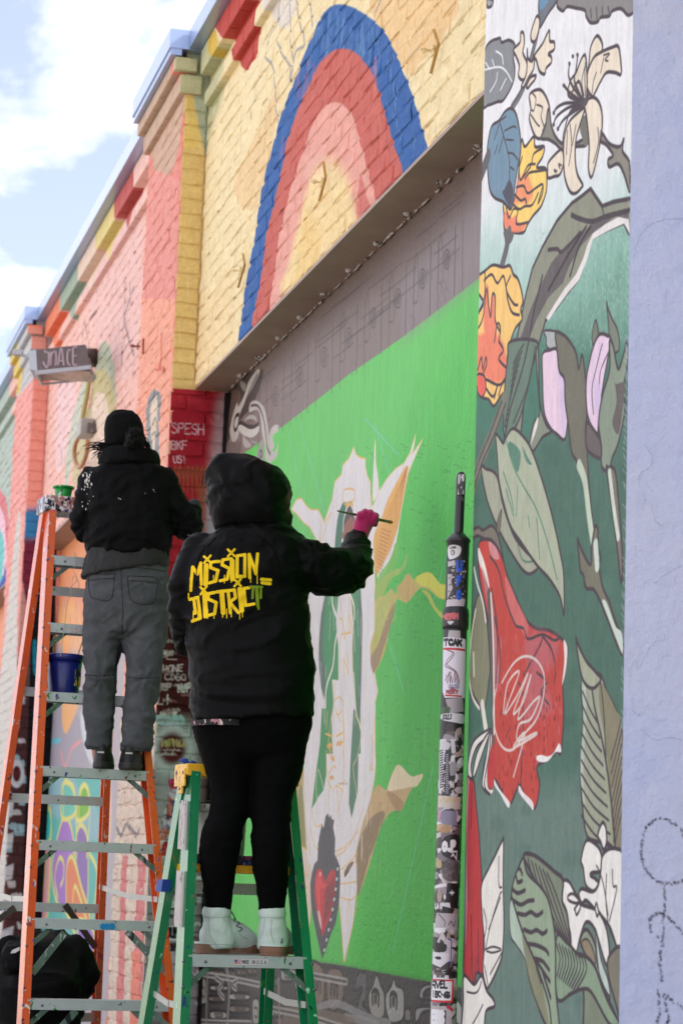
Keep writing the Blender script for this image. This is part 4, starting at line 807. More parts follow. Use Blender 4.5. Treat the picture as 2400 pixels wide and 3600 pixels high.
s.poly('300,650 520,650 520,700 600,760 680,900 660,1100 520,1000 300,850', (150, 180, 190), .8, soft=3)
YL = (224, 214, 120)
s.poly('120,1120 250,1100 300,1180 250,1600 140,1700', (190, 130, 200), .8)
for q, c in (('440,930 480,960 510,1100 500,1300 480,1500 450,1560 390,1500 360,1300 390,1100', (164, 120, 190)), ('560,980 600,1050 610,1250 600,1550 560,1400 520,1200 530,1050', (140, 110, 170)), ('430,720 470,690 510,750 520,900 430,930', (110, 190, 170)), ('560,720 610,740 610,900 530,940', (120, 180, 60)), ('460,1300 500,1200 560,1400 620,1640 480,1620', (224, 130, 90)), ('540,1640 640,1700 640,1880 560,1880', (150, 110, 190)), ('300,1170 350,1180 330,1600 280,1620', (230, 150, 170)), ('270,880 350,880 340,1090 265,1070', (60, 190, 180))): s.poly(q, c, 1, ol=YL, olw=.035)
for q in ('400,1480 380,1340 410,1210 440,1240 440,1340 420,1400', '350,1180 330,1600', '320,1180 290,1600', '440,930 440,700 480,690 520,780 530,1200', '520,1180 560,760 600,720 620,900 600,1200', '250,1080 350,1090 340,860 260,850', '620,1180 670,1310 640,1620', '450,1560 560,1830 600,1900', '180,1750 200,1500', '500,1600 520,1400 600,1640'): s.line(q, YL, .035)
for q in ('300,1180 280,1620', '360,1200 340,1620', '330,1190 310,1620'): s.line(q, (130, 210, 110), .03)
s.poly('0,0 120,0 250,0 180,640 160,1700 60,1700 0,1400', (26, 24, 26), 1, sm=False)  # black margin: corner shadow beside the return, put into the colour
s.grain(.05, (1, 1), 41)
# ================================================================== materials
BR = .62
mFA = mat('painted_brick_near', FA, rough=.62, spec=.08, bump=[(110, .6, .004), (38, .8, .012), (7, .6, .02)], var=.07, vs=14)
mFB = mat('painted_brick_far', FB, rough=.62, spec=.08, bump=[(80, .5, .004)], var=.06, vs=9)
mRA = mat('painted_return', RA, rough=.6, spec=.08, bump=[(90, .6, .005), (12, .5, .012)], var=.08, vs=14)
mRB = mat('painted_return_far', RB, rough=.6, spec=.08, bump=[(80, .5, .004)], var=.06)
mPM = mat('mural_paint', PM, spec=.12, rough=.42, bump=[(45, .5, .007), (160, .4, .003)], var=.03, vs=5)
mPF = mat('stucco_mural_paint', PF, rough=.6, spec=.08, bump=[(150, .55, .003), (14, .35, .01)], var=.05, vs=20)
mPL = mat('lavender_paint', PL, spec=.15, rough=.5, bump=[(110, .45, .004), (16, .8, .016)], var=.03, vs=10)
mPB = mat('far_mural_paint', PB, rough=.5, spec=.08, bump=(60, .3, .004))
mSOF = mat('steel_soffit', (158, 130, 116), rough=.5, bump=(60, .4, .003), var=.4, vs=2.2)
mCOP = mat('coping_metal', (168, 186, 220), rough=.32, metal=.55, var=.05, vs=2)
mROOF = mat('roofing', (90, 90, 92), rough=.9, var=.1)
mGRD = mat('pale_paving', (172, 166, 156), rough=.9, bump=(120, .5, .004), var=.15, vs=3)  # unseen ground, made paler to bounce more light upward
mWALK = mat('concrete', (176, 171, 160), rough=.85, bump=(90, .4, .003), var=.12, vs=2)
# ================================================================== ground
g = MB().box((0, 0, -.05), (600, 600, .05)).obj('ground', mGRD); tag(g, kind='structure')
g = MB().box((1.1, 14, .07), (1.25, 34, .068), bev=.02).obj('pavement', mWALK); tag(g, kind='structure')
# ================================================================== the building
bld = thing('brick_building', 'long low brick building painted with pastel arches and murals between its piers', 'building', (2.4, 12, 0))
BK = MB()
MB().box((5.2, 20.5, 2.96), (2.79, 24.4, 2.95)).obj('building_body', mROOF, bld)
bounds = [(-1.3, 5.07)] + [(PIL[i][1], PIL[i + 1][0]) for i in range(6)]
for i, (y0, y1) in enumerate(bounds):
    near = y1 < 12
    m_ = mFA if near else mFB
    MB().box((2.2875, (y0 + y1) / 2, (ZL + .012 + ZT) / 2), (.1325, (y1 - y0) / 2 - .001, (ZT - ZL - .012) / 2)).obj('wall', m_, bld)
    if i < 4:
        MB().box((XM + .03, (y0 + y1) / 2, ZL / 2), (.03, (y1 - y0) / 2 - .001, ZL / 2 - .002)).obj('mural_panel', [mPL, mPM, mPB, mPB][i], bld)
    else: MB().box((XM + .03, (y0 + y1) / 2, ZL / 2), (.03, (y1 - y0) / 2 - .001, ZL / 2 - .002)).obj('mural_panel', mFB, bld)
    MB().box((2.238, (y0 + y1) / 2, ZL + .004), (.086, (y1 - y0) / 2 - .002, .007)).obj('lintel', mSOF, bld)
    # coping over the bay
    MB().box((2.245, (y0 + y1) / 2, 5.906), (.22, (y1 - y0) / 2 - .061, .052)).obj('coping', mCOP, bld)
for i, (y0, y1) in enumerate(PIL):
    c = (y0 + y1) / 2; h = (y1 - y0) / 2
    V = [(x, y, z) for x in (XP if i == 0 else XP + .0055, 2.41) for y in ((y0, y1) if i == 0 else (y0 + .008, y1 - .008)) for z in (0, ZT)]
    F = [(0, 1, 3, 2), (4, 6, 7, 5), (0, 4, 5, 1), (2, 3, 7, 6), (0, 2, 6, 4), (1, 5, 7, 3)]
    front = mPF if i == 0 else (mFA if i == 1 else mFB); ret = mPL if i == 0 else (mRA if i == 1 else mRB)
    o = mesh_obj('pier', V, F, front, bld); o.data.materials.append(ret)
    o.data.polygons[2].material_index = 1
    MB().box((2.17, c, 5.902), (.25, h + .055, .053)).obj('coping', mCOP, bld)
    MB().box((1.958, c, 5.835), (.03, h + .05, .022)).obj('coping_drip', mCOP, bld)
# ---- bricks
def brick_mesh(L_, H_, seed):
    rr = random.Random(seed); D = .022; nx, nz = 3, 2; V = []; F = []
    ch = .0055
    for a in range(nx + 1):
        for b in range(nz + 1):
            y = -L_ / 2 + ch + (L_ - 2 * ch) * a / nx; z = -H_ / 2 + ch + (H_ - 2 * ch) * b / nz
            V.append((rr.uniform(-.0035, .0035), y + rr.uniform(-.005, .005), z + rr.uniform(-.0035, .0035)))
    for a in range(nx):
        for b in range(nz):
            p = a * (nz + 1) + b; F.append((p, p + 1, p + nz + 2, p + nz + 1))
    rim = [a * (nz + 1) for a in range(nx + 1)] + [nx * (nz + 1) + b for b in range(1, nz + 1)] + [a * (nz + 1) + nz for a in range(nx - 1, -1, -1)] + [b for b in range(nz - 1, 0, -1)]
    for dpt, gr in ((.005, ch), (D, ch + .001)):
        base = len(V); n = len(rim)
        for r_ in rim[:n] if dpt == .005 else range(base - n, base):
            x, y, z = V[r_] if dpt == .005 else (0, V[r_][1], V[r_][2])
            if dpt == .005: y += math.copysign(gr, y) if abs(y) > L_ / 2 - ch - .004 else 0; z += math.copysign(gr, z) if abs(z) > H_ / 2 - ch - .004 else 0
            V.append((dpt, y, z))
        src = rim if dpt == .005 else list(range(base - n, base))
        for k in range(n): F.append((src[k], src[(k + 1) % n], base + (k + 1) % n, base + k))
    return V, F
MH = .0105                                     # joint
BRK = [brick_mesh(BL - MH, CRS - MH, 100 + k) for k in range(7)]
bricks = []                                    # centre(face), facing ('x' or 'y'), length scale, height scale, material key
def course_bricks(y0, y1, z0, z1, x, key, off=0.0):
    n = int(round((z1 - z0) / CRS)); hz = (z1 - z0) / n
    for j in range(n):
        z = z0 + (j + .5) * hz; st = y0 - (0 if (j % 2) else BL / 2) - off; k = 0
        rj = random.Random(int(j * 31 + y0 * 97))
        while st < y1:
            a, b = max(st, y0), min(st + BL, y1)
            if b - a > .05: bricks.append((x + rj.gauss(0, .0016), (a + b) / 2, z + rj.gauss(0, .0028), 'x', (b - a - MH) / (BL - MH), hz / CRS, key))
            st += BL
for i, (y0, y1) in enumerate(bounds):
    if i == 0: continue
    if i <= 4: course_bricks(y0, y1, ZL + .012, 5.52, XW, 'A' if y1 < 12 else 'B')
for i in (1, 2, 3):
    y0, y1 = PIL[i]; key = 'A' if i == 1 else 'B'
    course_bricks(y0, y1, .35, 5.61, XP, key, off=.07)
    rk = {1: 'RA', 2: 'RB', 3: 'RB'}[i]
    n = int(round((5.61 - .35) / CRS)); hz = (5.61 - .35) / n
    for j in range(n):
        z = .35 + (j + .5) * hz; segs = [(XP + .004, XW + .0)] if z > ZL + .02 else ([(XP + .004, 2.215), (2.215, 2.318)] if j % 2 else [(XP + .004, 2.11), (2.11, 2.318)])
        for a, b in segs: bricks.append(((a + b) / 2, y0, z, 'y', (b - a - MH) / (BL - MH), hz / CRS, rk))
# corbel courses under the coping: bays
def corbel(y0, y1, x, z0, z1, key, ln):
    n = max(1, int(round((y1 - y0) / ln))); hy = (y1 - y0) / n
    for k in range(n): corb.append((x, y0 + k * hy, y0 + (k + 1) * hy, z0, z1, key))
corb = []
for i, (y0, y1) in enumerate(bounds):
    if 1 <= i <= 4:
        k = 'A' if i == 1 else 'B'
        corbel(y0 + .06, y1 - .06, XW - .062, 5.71, 5.85, k, .24); corbel(y0 + .06, y1 - .06, XW - .034, 5.54, 5.62, k, .24)
        corbel(y0 + .06, y1 - .06, XW - .0, 5.625, 5.705, k, .24)
for i in (1, 2, 3):
    y0, y1 = PIL[i]; k = 'A' if i == 1 else 'B'
    corbel(y0 - .05, y1 + .05, XP - .065, 5.735, 5.81, k, .25); corbel(y0 - .025, y1 + .025, XP - .03, 5.62, 5.725, k, .25)
mk = {'A': mFA, 'B': mFB, 'RA': mRA, 'RB': mRB}
P_ = proj_many(np.array([[b[0], b[1], b[2]] for b in bricks]))
sc_ = []
for b, p in zip(bricks, P_):
    d = b[1]; vis = -40 < p[0] < 2440 and -40 < p[1] < 3640
    # hidden behind the near pier, the two painters or the ladders: never among the largest pieces one sees
    lo_hidden = (b[1] < 7.15 and b[3] == 'x' and p[0] > 1712) or (250 < p[0] < 590 and 1650 < p[1] < 2650) or (b[6] in ('RA',) and p[0] > 600 and p[1] > 1900)
    fore = 1.0 if b[3] == 'y' else XW / math.hypot(XW, d)
    sc_.append(-1 if (not vis or lo_hidden) else b[4] * fore / d ** 2)
order = np.argsort(-np.array(sc_))
single = set(order[:270].tolist())
share = {}
def xf(b, v):
    x, y, z, f, sl_, sh, key = b
    if f == 'x': return (x + v[0], y + v[1] * sl_, z + v[2] * sh)
    return (x + v[1] * sl_, y + v[0], z + v[2] * sh)
stuff = {k: MB() for k in mk}
for i, b in enumerate(bricks):
    if not (-300 < P_[i][0] < 2500 and -300 < P_[i][1] < 3900): continue
    var = random.Random(i).randrange(len(BRK)); V, F = BRK[var]; F2 = F
    if b[3] == 'y': F2 = [tuple(reversed(f)) for f in F]
    if i in single:
        key = (var, b[3], b[6])
        if key not in share:
            me = bpy.data.meshes.new('brick'); VV = [(v[0], v[1], v[2]) if b[3] == 'x' else (v[1], v[0], v[2]) for v in V]
            me.from_pydata(VV, [], F2); me.materials.append(mk[b[6]]); me.update(); share[key] = me
        o = bpy.data.objects.new('brick', share[key]); link(o, bld); o.matrix_parent_inverse = Matrix.Translation(-Vector(bld.location))
        o.location = (b[0], b[1], b[2]); o.scale = (1, b[4], b[5]) if b[3] == 'x' else (b[4], 1, b[5])
    else: stuff[b[6]].add([xf(b, v) for v in V], F2)
for (x, a, b2, z0, z1, k) in corb:
    stuff[k].box((x + .06, (a + b2) / 2, (z0 + z1) / 2), (.06, (b2 - a) / 2 - .005, (z1 - z0) / 2 - .002), bev=.007)
for k, mbk in stuff.items():
    if mbk.V: o = mbk.obj('brickwork', mk[k], bld); o['kind'] = 'stuff'
# ---- bolts and sealant along the lintel
mWHT = mat('old_sealant', (196, 186, 182), rough=.6, bump=(70, .6, .01), var=.2, vs=30, spl=(.6, [(110, 60, 50), (60, 52, 50)]))
for y in np.arange(6.75, 11.3, .425):
    mb = MB(); mb.lathe((2.292, y, ZL - .003), [(.001, -.016), (.008, -.0145), (.013, -.009), (.015, 0), (.017, .001), (.017, .003)], n=12); mb.obj('bolt', mWHT, bld, True)
mb = MB(); rr = random.Random(5); y = 6.4
while y < 11.3:
    l = rr.uniform(.03, .13); mb.tube([(2.314, y, ZL - .004), (2.312, y + l / 2, ZL - .006 - rr.uniform(0, .006)), (2.315, y + l, ZL - .004)], rr.uniform(.003, .0062), 6); y += l + rr.uniform(.01, .09)
mb.obj('sealant', mWHT, bld, True)['kind'] = 'stuff'
# ---- ridges of old plaster under the lavender coat
mb = MB()
for st in ('2225,900 2232,860 2250,820 2290,785 2340,770 2395,768', '2262,1560 2288,1600 2280,1640 2250,1660 2240,1690 2262,1740 2270,1770', '2210,2400 2218,2340 2230,2320 2240,2350 2290,2260 2330,2250 2325,2220', '2280,1770 2300,1830 2330,1850', '2250,2560 2300,2600 2350,2590 2390,2600', '2215,2450 2225,2500 2250,2515', '2300,2050 2330,2020 2390,1990'):
    P = []
    for x, y in smooth_pts(pp(st), False, 5):
        r = ray(x, y); q = C0 + r * (5.07 / r[1]); P.append(q - np.array([0, .0002, 0]))
    mb.tube(P, [rr.uniform(.0008, .0022) for _ in P], 5)
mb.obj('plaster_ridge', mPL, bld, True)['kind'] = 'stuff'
# ---- wall ties
mRUST = mat('rusty_iron', (150, 70, 44), rough=.7, bump=(80, .6, .004), var=.3, vs=20)
mTIE = mat('tie_shaded', (196, 156, 84), rough=.6, var=.3, vs=40)  # anchor bars darker than the wall paint: their shade is in the colour
def tie(px, py, bar, x, m_):
    c = atx(px, py, x); mb = MB(); mb.lathe((c[0] - .03, c[1], c[2]), [(.005, 0), (.005, .06)], 8, ax=((0, 1, 0), (0, 0, 1), (1, 0, 0)))
    mb.lathe((c[0] - .022, c[1], c[2]), [(.001, -.001), (.010, 0), (.0115, .004), (.010, .011), (.001, .012)], 6, ax=((0, 1, 0), (0, 0, 1), (1, 0, 0)))
    mb.box((c[0] + .012, c[1], c[2]), (.003, .017, .017))
    mb.obj('anchor_bolt', m_, bld)
    P = [atx(*q, x) for q in bar]; mb = MB()
    for a, b in zip(P, P[1:]):
        d = b - a; l = np.linalg.norm(d); d /= l; mb.box((a + b) / 2, (.0055, .0022, l / 2), ((1, 0, 0), np.cross(d, (1, 0, 0)), d))
    mb.obj('anchor_bar', mTIE if m_ is mFA and px > 600 else m_, bld)
v2 = lambda q: [(700 + a * .6696, b * .6696) for a, b in q]
tie(*v2([(1205, 265)])[0], v2([(1230, 155), (1256, 230), (1215, 385)]), 2.13, mFA)
tie(*v2([(625, 955)])[0], v2([(652, 850), (664, 930), (630, 1055)]), 2.13, mFA)
tie(*v2([(200, 1420)])[0], v2([(230, 1330), (240, 1390), (205, 1510)]), 2.13, mFA)
tie(478, 1217, [(505, 1190), (503, 1245)], 2.0, mRUST)
tie(563, 1300, [(569, 1172), (567, 1262), (560, 1300)], 2.0, mFA)
# ================================================================== street post
GRN = (28, 140, 92)
UVC = Canvas('post_wraps', 'uv', 0, 1, 0, 3.3, 900, (36, 33, 36)); UVC.w = 300; UVC.A = np.ones((UVC.h, 300, 3), np.float32) * s2l((34, 32, 34)).astype(np.float32)
TP = 6.6
def post_c(py): return np.interp(py, [1660, 1880, 2300, 3600, 5000], [1620, 1611, 1597, 1557, 1514])
def post_toc(s, pts):
    o = []
    for x, y in pp(pts):
        X, Y = s.T[0] + x * s.T[2], s.T[1] + y * s.T[2]; z = at(X, Y, TP)[2]
        f = max(-.999, min(.999, (X - post_c(Y)) / 44.)); o.append(((.5 + math.asin(f) / (2 * math.pi)) * 300, z * 900))
    return np.array(o)
Canvas.toc0 = Canvas.toc
Canvas.toc = lambda s, pts: post_toc(s, pts) if s is UVC else Canvas.toc0(s, pts)
s = UVC; pal = [(196, 190, 192), (222, 218, 222), (150, 142, 146), (96, 84, 84), (60, 52, 54), (30, 28, 32), (170, 150, 140), (120, 108, 118)]
for k in range(420):
    y = RNG.uniform(2560, 3700); x = post_c(y) + RNG.uniform(-46, 46); a, b = RNG.uniform(5, 26), RNG.uniform(5, 26)
    P = [(x + a * math.cos(q) * RNG.uniform(.6, 1.2), y + b * math.sin(q) * RNG.uniform(.6, 1.2)) for q in np.arange(6) * 1.047]; s.poly(P, pal[RNG.integers(8)], .95, sm=False)
def stickers():
    S = s; S.view(1480, 1600, .4677)
    S.poly('195,690 290,700 285,760 230,790 195,780', (215, 212, 216), 1); S.poly([(227 + 17 * math.cos(q), 743 + 20 * math.sin(q)) for q in np.arange(10) * .63], (30, 30, 32)); S.text('OLMEER', 205, 712, 14, (60, 58, 62), .002, dx=.9); S.text('EE', 217, 752, 16, (215, 212, 216), .0025, dx=.9)
    S.poly('190,810 245,800 250,840 190,845', (190, 184, 188), .9, sm=False); S.poly('188,900 225,905 215,960 230,1010 186,1090', (188, 178, 178), .9, sm=False)
    for k in range(60): x = RNG.uniform(190, 330); y = RNG.uniform(800, 1100); S.poly([(x, y), (x + 12, y + 3), (x + 8, y + 14), (x - 3, y + 10)], [(150, 130, 130), (190, 180, 182), (90, 78, 80)][k % 3], .9)
    S.poly('180,1095 335,1090 325,1145 175,1145', (200, 190, 196), .95, sm=False)
    S.text('U', 264, 880, 68, (20, 84, 200), .011, dx=1.0); S.text('F', 266, 985, 58, (20, 84, 200), .011, dx=1.0); S.text('O', 266, 1088, 56, (20, 84, 200), .011, dx=1.0)
    S.text('HERM', 162, 1240, 36, (196, 90, 96), .007, dx=1.15, jit=.3); S.poly('195,1258 240,1260 215,1285', (205, 200, 205), .9)
    S.poly('200,1325 290,1330 290,1390 190,1380', (176, 168, 172), 1, sm=False)
    S.poly('160,1372 335,1390 330,1830 172,1830 155,1780', (218, 212, 224), 1, sm=False)
    S.text('TCAK', 164, 1432, 40, (20, 20, 22), .0085, dx=1.35, slope=.06); S.line('160,1456 330,1470', (196, 40, 50), .004, sm=False); S.line('160,1463 330,1477', (196, 40, 50), .003, sm=False)
    S.line('185,1470 240,1500 200,1560 175,1590 250,1640 280,1720 210,1800 215,1640 175,1700', (110, 66, 70), .003); S.line('195,1475 230,1500 180,1570 260,1640 270,1720 200,1790', (120, 76, 80), .0025); S.scribble(180, 1720, 90, 90, (110, 70, 76), 5, .003)
    S.text('UNITED', 200, 1760, 26, (150, 150, 176), .004, dx=.8); S.text('PRIORITY', 182, 1800, 24, (150, 60, 70), .004, dx=.72); S.text('MAIL', 215, 1770, 16, (150, 60, 70), .003, dx=.8); S.line('175,1812 300,1820', (186, 50, 56), .005, sm=False)
    S.poly('175,1840 310,1830 320,1930 210,1950', (160, 152, 156), 1, sm=False); S.poly('150,1900 210,1900 205,1940 152,1945', (60, 84, 56), .9)
    S.poly('150,1950 320,1955 315,2020 215,2010 148,1990', (208, 204, 208), 1); S.text('SOULS', 150, 1990, 34, (40, 38, 42), .004, dx=.62, shear=.2)
    S.poly('215,2280 245,2270 250,2320 300,2330 298,2352 215,2352', (190, 186, 190), 1, sm=False)
    S.view(1480, 2600, .4255)
    S.poly('148,0 200,0 160,460 142,440', (206, 204, 208), .9, sm=False)
    for k in range(16): y = 100 + k * 20; S.line([(150, y), (175, y - 10)], (36, 34, 36), .004)
    S.poly('235,0 270,0 280,110 245,120', (200, 196, 200), 1, sm=False); S.poly('160,20 235,40 200,110 160,70', (196, 192, 196), 1)
    S.text('E', 248, 190, 44, (214, 212, 216), .007, dx=.9); S.poly('235,195 285,200 285,280 235,300', (150, 144, 148), .95); S.text('N', 235, 396, 40, (206, 204, 208), .006, dx=1.1, jit=.3); S.text('J', 240, 465, 34, (206, 204, 208), .006, dx=1)
    S.poly('195,90 225,90 215,460 190,460', (44, 42, 60), 1, sm=False); 
    for k in range(22): y = 130 + k * 15; S.line([(198, y), (216, y)], (190, 188, 200), .0022, .8)
    S.poly('138,462 325,480 318,580 135,560', (196, 186, 176), 1, sm=False); S.scribble(150, 520, 150, 40, (196, 176, 110), 6, .004); S.poly([(155 + 20 * math.cos(q), 625 + 34 * math.sin(q)) for q in np.arange(10) * .63], (206, 130, 150), 1)
    S.poly('170,590 280,590 275,700 160,690', (44, 36, 62), .95); 
    for k in range(14): S.line([(150, 590 + k * 9), (290, 600 + k * 8)], (170, 166, 190), .0022, .7)
    S.poly('135,700 240,720 220,770 135,760', (176, 136, 80), .8)
    S.poly('165,860 200,800 300,790 320,900 310,990 240,990 170,950', (28, 26, 30), 1); S.text('O.P', 175, 918, 62, (226, 224, 228), .012, dx=.85, slope=-.12)
    S.line('235,930 290,925 285,990 255,945 245,965', (216, 214, 218), .005, sm=False); S.poly([(146 + 20 * math.cos(q), 1030 + 36 * math.sin(q)) for q in np.arange(10) * .63], (176, 160, 110), 1)
    S.poly('180,1010 305,1010 300,1160 180,1150', (84, 76, 80), .9); S.poly('108,1210 205,1185 200,1215 110,1235', (220, 216, 222), 1, sm=False)
    S.poly('210,1185 312,1190 300,1400 190,1380', (18, 17, 20), 1, sm=False); 
    for a, b in (((226, 1265), (268, 1265)), ((247, 1243), (247, 1288)), ((237, 1255), (257, 1276)), ((257, 1255), (237, 1276))): S.line([a, b], (230, 230, 240), .0025, .9)
    S.text('LA CHISPA', 115, 1392, 38, (216, 214, 218), .005, dx=.52); S.poly('170,1375 270,1400 250,1440 165,1430', (24, 22, 24), 1, sm=False)
    S.poly('125,1430 300,1440 298,1560 110,1560', (176, 170, 174), 1, sm=False); S.line('140,1440 190,1500 185,1540', (70, 66, 70), .003); S.line('220,1530 240,1500 260,1540 275,1500', (30, 28, 30), .003)
    S.text('GSVAULT', 120, 1584, 26, (222, 220, 224), .0042, dx=.62, slope=.02)
    S.poly('200,1640 245,1650 240,1840 130,1830', (190, 188, 196), 1, sm=False); S.line('215,1645 243,1655 238,1835 200,1835', (50, 74, 150), .004, sm=False); S.poly('110,1680 200,1690 190,1750 105,1740', (26, 24, 26), 1)
    S.poly('92,1750 220,1765 215,1830 155,1880 88,1840', (214, 210, 216), 1, sm=False); S.poly('112,1795 150,1790 160,1810 130,1815', (30, 28, 30), 1)
    S.poly('100,1940 220,1945 220,1980 96,1975', (216, 212, 218), 1, sm=False); S.text('TAPE STORY', 122, 1960, 15, (60, 58, 62), .0025, dx=.66)
    S.poly('92,1976 262,1980 255,2170 88,2165', (206, 46, 56), 1, sm=False); S.poly('88,1988 248,1995 240,2152 84,2148', (226, 222, 228), 1, sm=False)
    S.text('RVEL', 92, 2052, 58, (26, 24, 28), .006, dx=.82, jit=.25, slope=-.05); S.text('IBC-66', 90, 2122, 48, (26, 24, 28), .006, dx=.74, jit=.3, slope=.05)
    S.poly('80,2195 250,2200 245,2352 76,2352', (180, 170, 172), .9, sm=False); S.poly('130,2230 200,2235 195,2352 125,2352', (24, 22, 24), 1, sm=False); S.text('EBS', 88, 2340, 96, (226, 224, 228), .013, dx=.5); S.line('210,2200 250,2230', (186, 40, 60), .01)
stickers()
mPOST = mat('sticker_covered_metal', UVC, rough=.38, bump=[(60, .25, .002), (200, .2, .001)])
mBLK = mat('black_gloss_paint', (34, 32, 36), rough=.3, var=.2, vs=12, bump=(40, .15, .003), spl=(.70, [(170, 160, 165), (120, 100, 100)]))
def pcen(py): return at(post_c(py), py, TP)
post = thing('street_post', 'slim black street post wrapped in torn stickers, standing before the green mural', 'post', (pcen(4900)[0], pcen(4900)[1], 0))
def hw(px): return px * TP / FPX
def lathe_uv(name, prof, m_, parent, n=40):      # prof: (py, half width in px)
    ex = np.cross(UP, FW); V, F, UV = [], [], []
    a0 = -FW
    for py, r in prof:
        c = pcen(py)
        for k in range(n + 1):
            q = 2 * math.pi * k / n; V.append(c + (FW * math.cos(q) * 1.0 + (-RT) * math.sin(q)) * hw(r) )
    for i in range(len(prof) - 1):
        for k in range(n):
            F.append((i * (n + 1) + k, i * (n + 1) + k + 1, (i + 1) * (n + 1) + k + 1, (i + 1) * (n + 1) + k))
            for (ii, kk) in ((i, k), (i, k + 1), (i + 1, k + 1), (i + 1, k)): UV.append(((kk / n), V[ii * (n + 1) + kk][2] / 3.3))
    return mesh_obj(name, V, F, m_, parent, True, UV)
lathe_uv('pole', [(4905, 48), (3600, 45), (2900, 44), (2230, 42), (2212, 42)], mPOST, post)
lathe_uv('collar', [(2214, 40), (2214, 45), (2200, 47), (2160, 47), (2142, 44), (2136, 40)], mPOST, post)
lathe_uv('upper_sleeve', [(2140, 40), (1960, 40), (1908, 40), (1906, 43), (1897, 43), (1892, 38), (1872, 17), (1870, 10)], mPOST, post)
lathe_uv('rod', [(1885, 17), (1680, 17), (1668, 15), (1661, 10), (1658, 3)], mBLK, post)
mSTK = mat('white_sticker', (205, 196, 202), rough=.4, var=.2, vs=80, spl=(.5, [(70, 60, 64)]))
c0 = at(1619, 1703, TP - .0175); mb = MB().box(c0, (hw(11), .0012, hw(37)), (RT, FW, UP)); mb.obj('sticker', mSTK, post)
# ================================================================== ladders
def lad(px, py, D, d0, z0, s_):      # intersection with a leaning plane: p.D - s z = d0 - s z0
    r = ray(px, py); n = np.array([D[0], D[1], -s_]); k = (d0 - s_ * z0 - C0 @ n) / (r @ n); return C0 + r * k
DL = np.array([-.10, .995, 0.]); DL /= np.linalg.norm(DL); WL = np.array([DL[1], -DL[0], 0.])
mALU = mat('ladder_aluminium', (196, 202, 204), rough=.38, metal=.25, var=.12, vs=15, bump=(90, .2, .002), spl=(.69, [(60, 70, 150), (190, 190, 195), (150, 60, 60), (34, 34, 40), (60, 130, 70)]))
mALD = mat('strap_metal', (182, 182, 176), rough=.4, metal=.2, var=.15, vs=20)
mOR = mat('orange_fibreglass', (226, 92, 40), spec=.8, rough=.24, var=.12, vs=10, bump=(70, .15, .002), spl=(.685, [(226, 214, 206), (40, 36, 60), (170, 60, 60), (60, 80, 170), (214, 190, 180), (70, 60, 60)]))
mGR = mat('green_fibreglass', (16, 128, 80), spec=.8, rough=.22, var=.12, vs=10, bump=(70, .15, .002), spl=(.695, [(170, 220, 190), (20, 34, 60), (60, 150, 70), (190, 60, 60), (20, 70, 110)]))
mRIV = mat('rivet_metal', (120, 122, 130), rough=.35, metal=.7)
mBRS = mat('brace_metal', (110, 128, 120), rough=.4, metal=.35, var=.3, vs=30, spl=(.62, [(60, 110, 80), (190, 195, 195), (40, 40, 50)]))
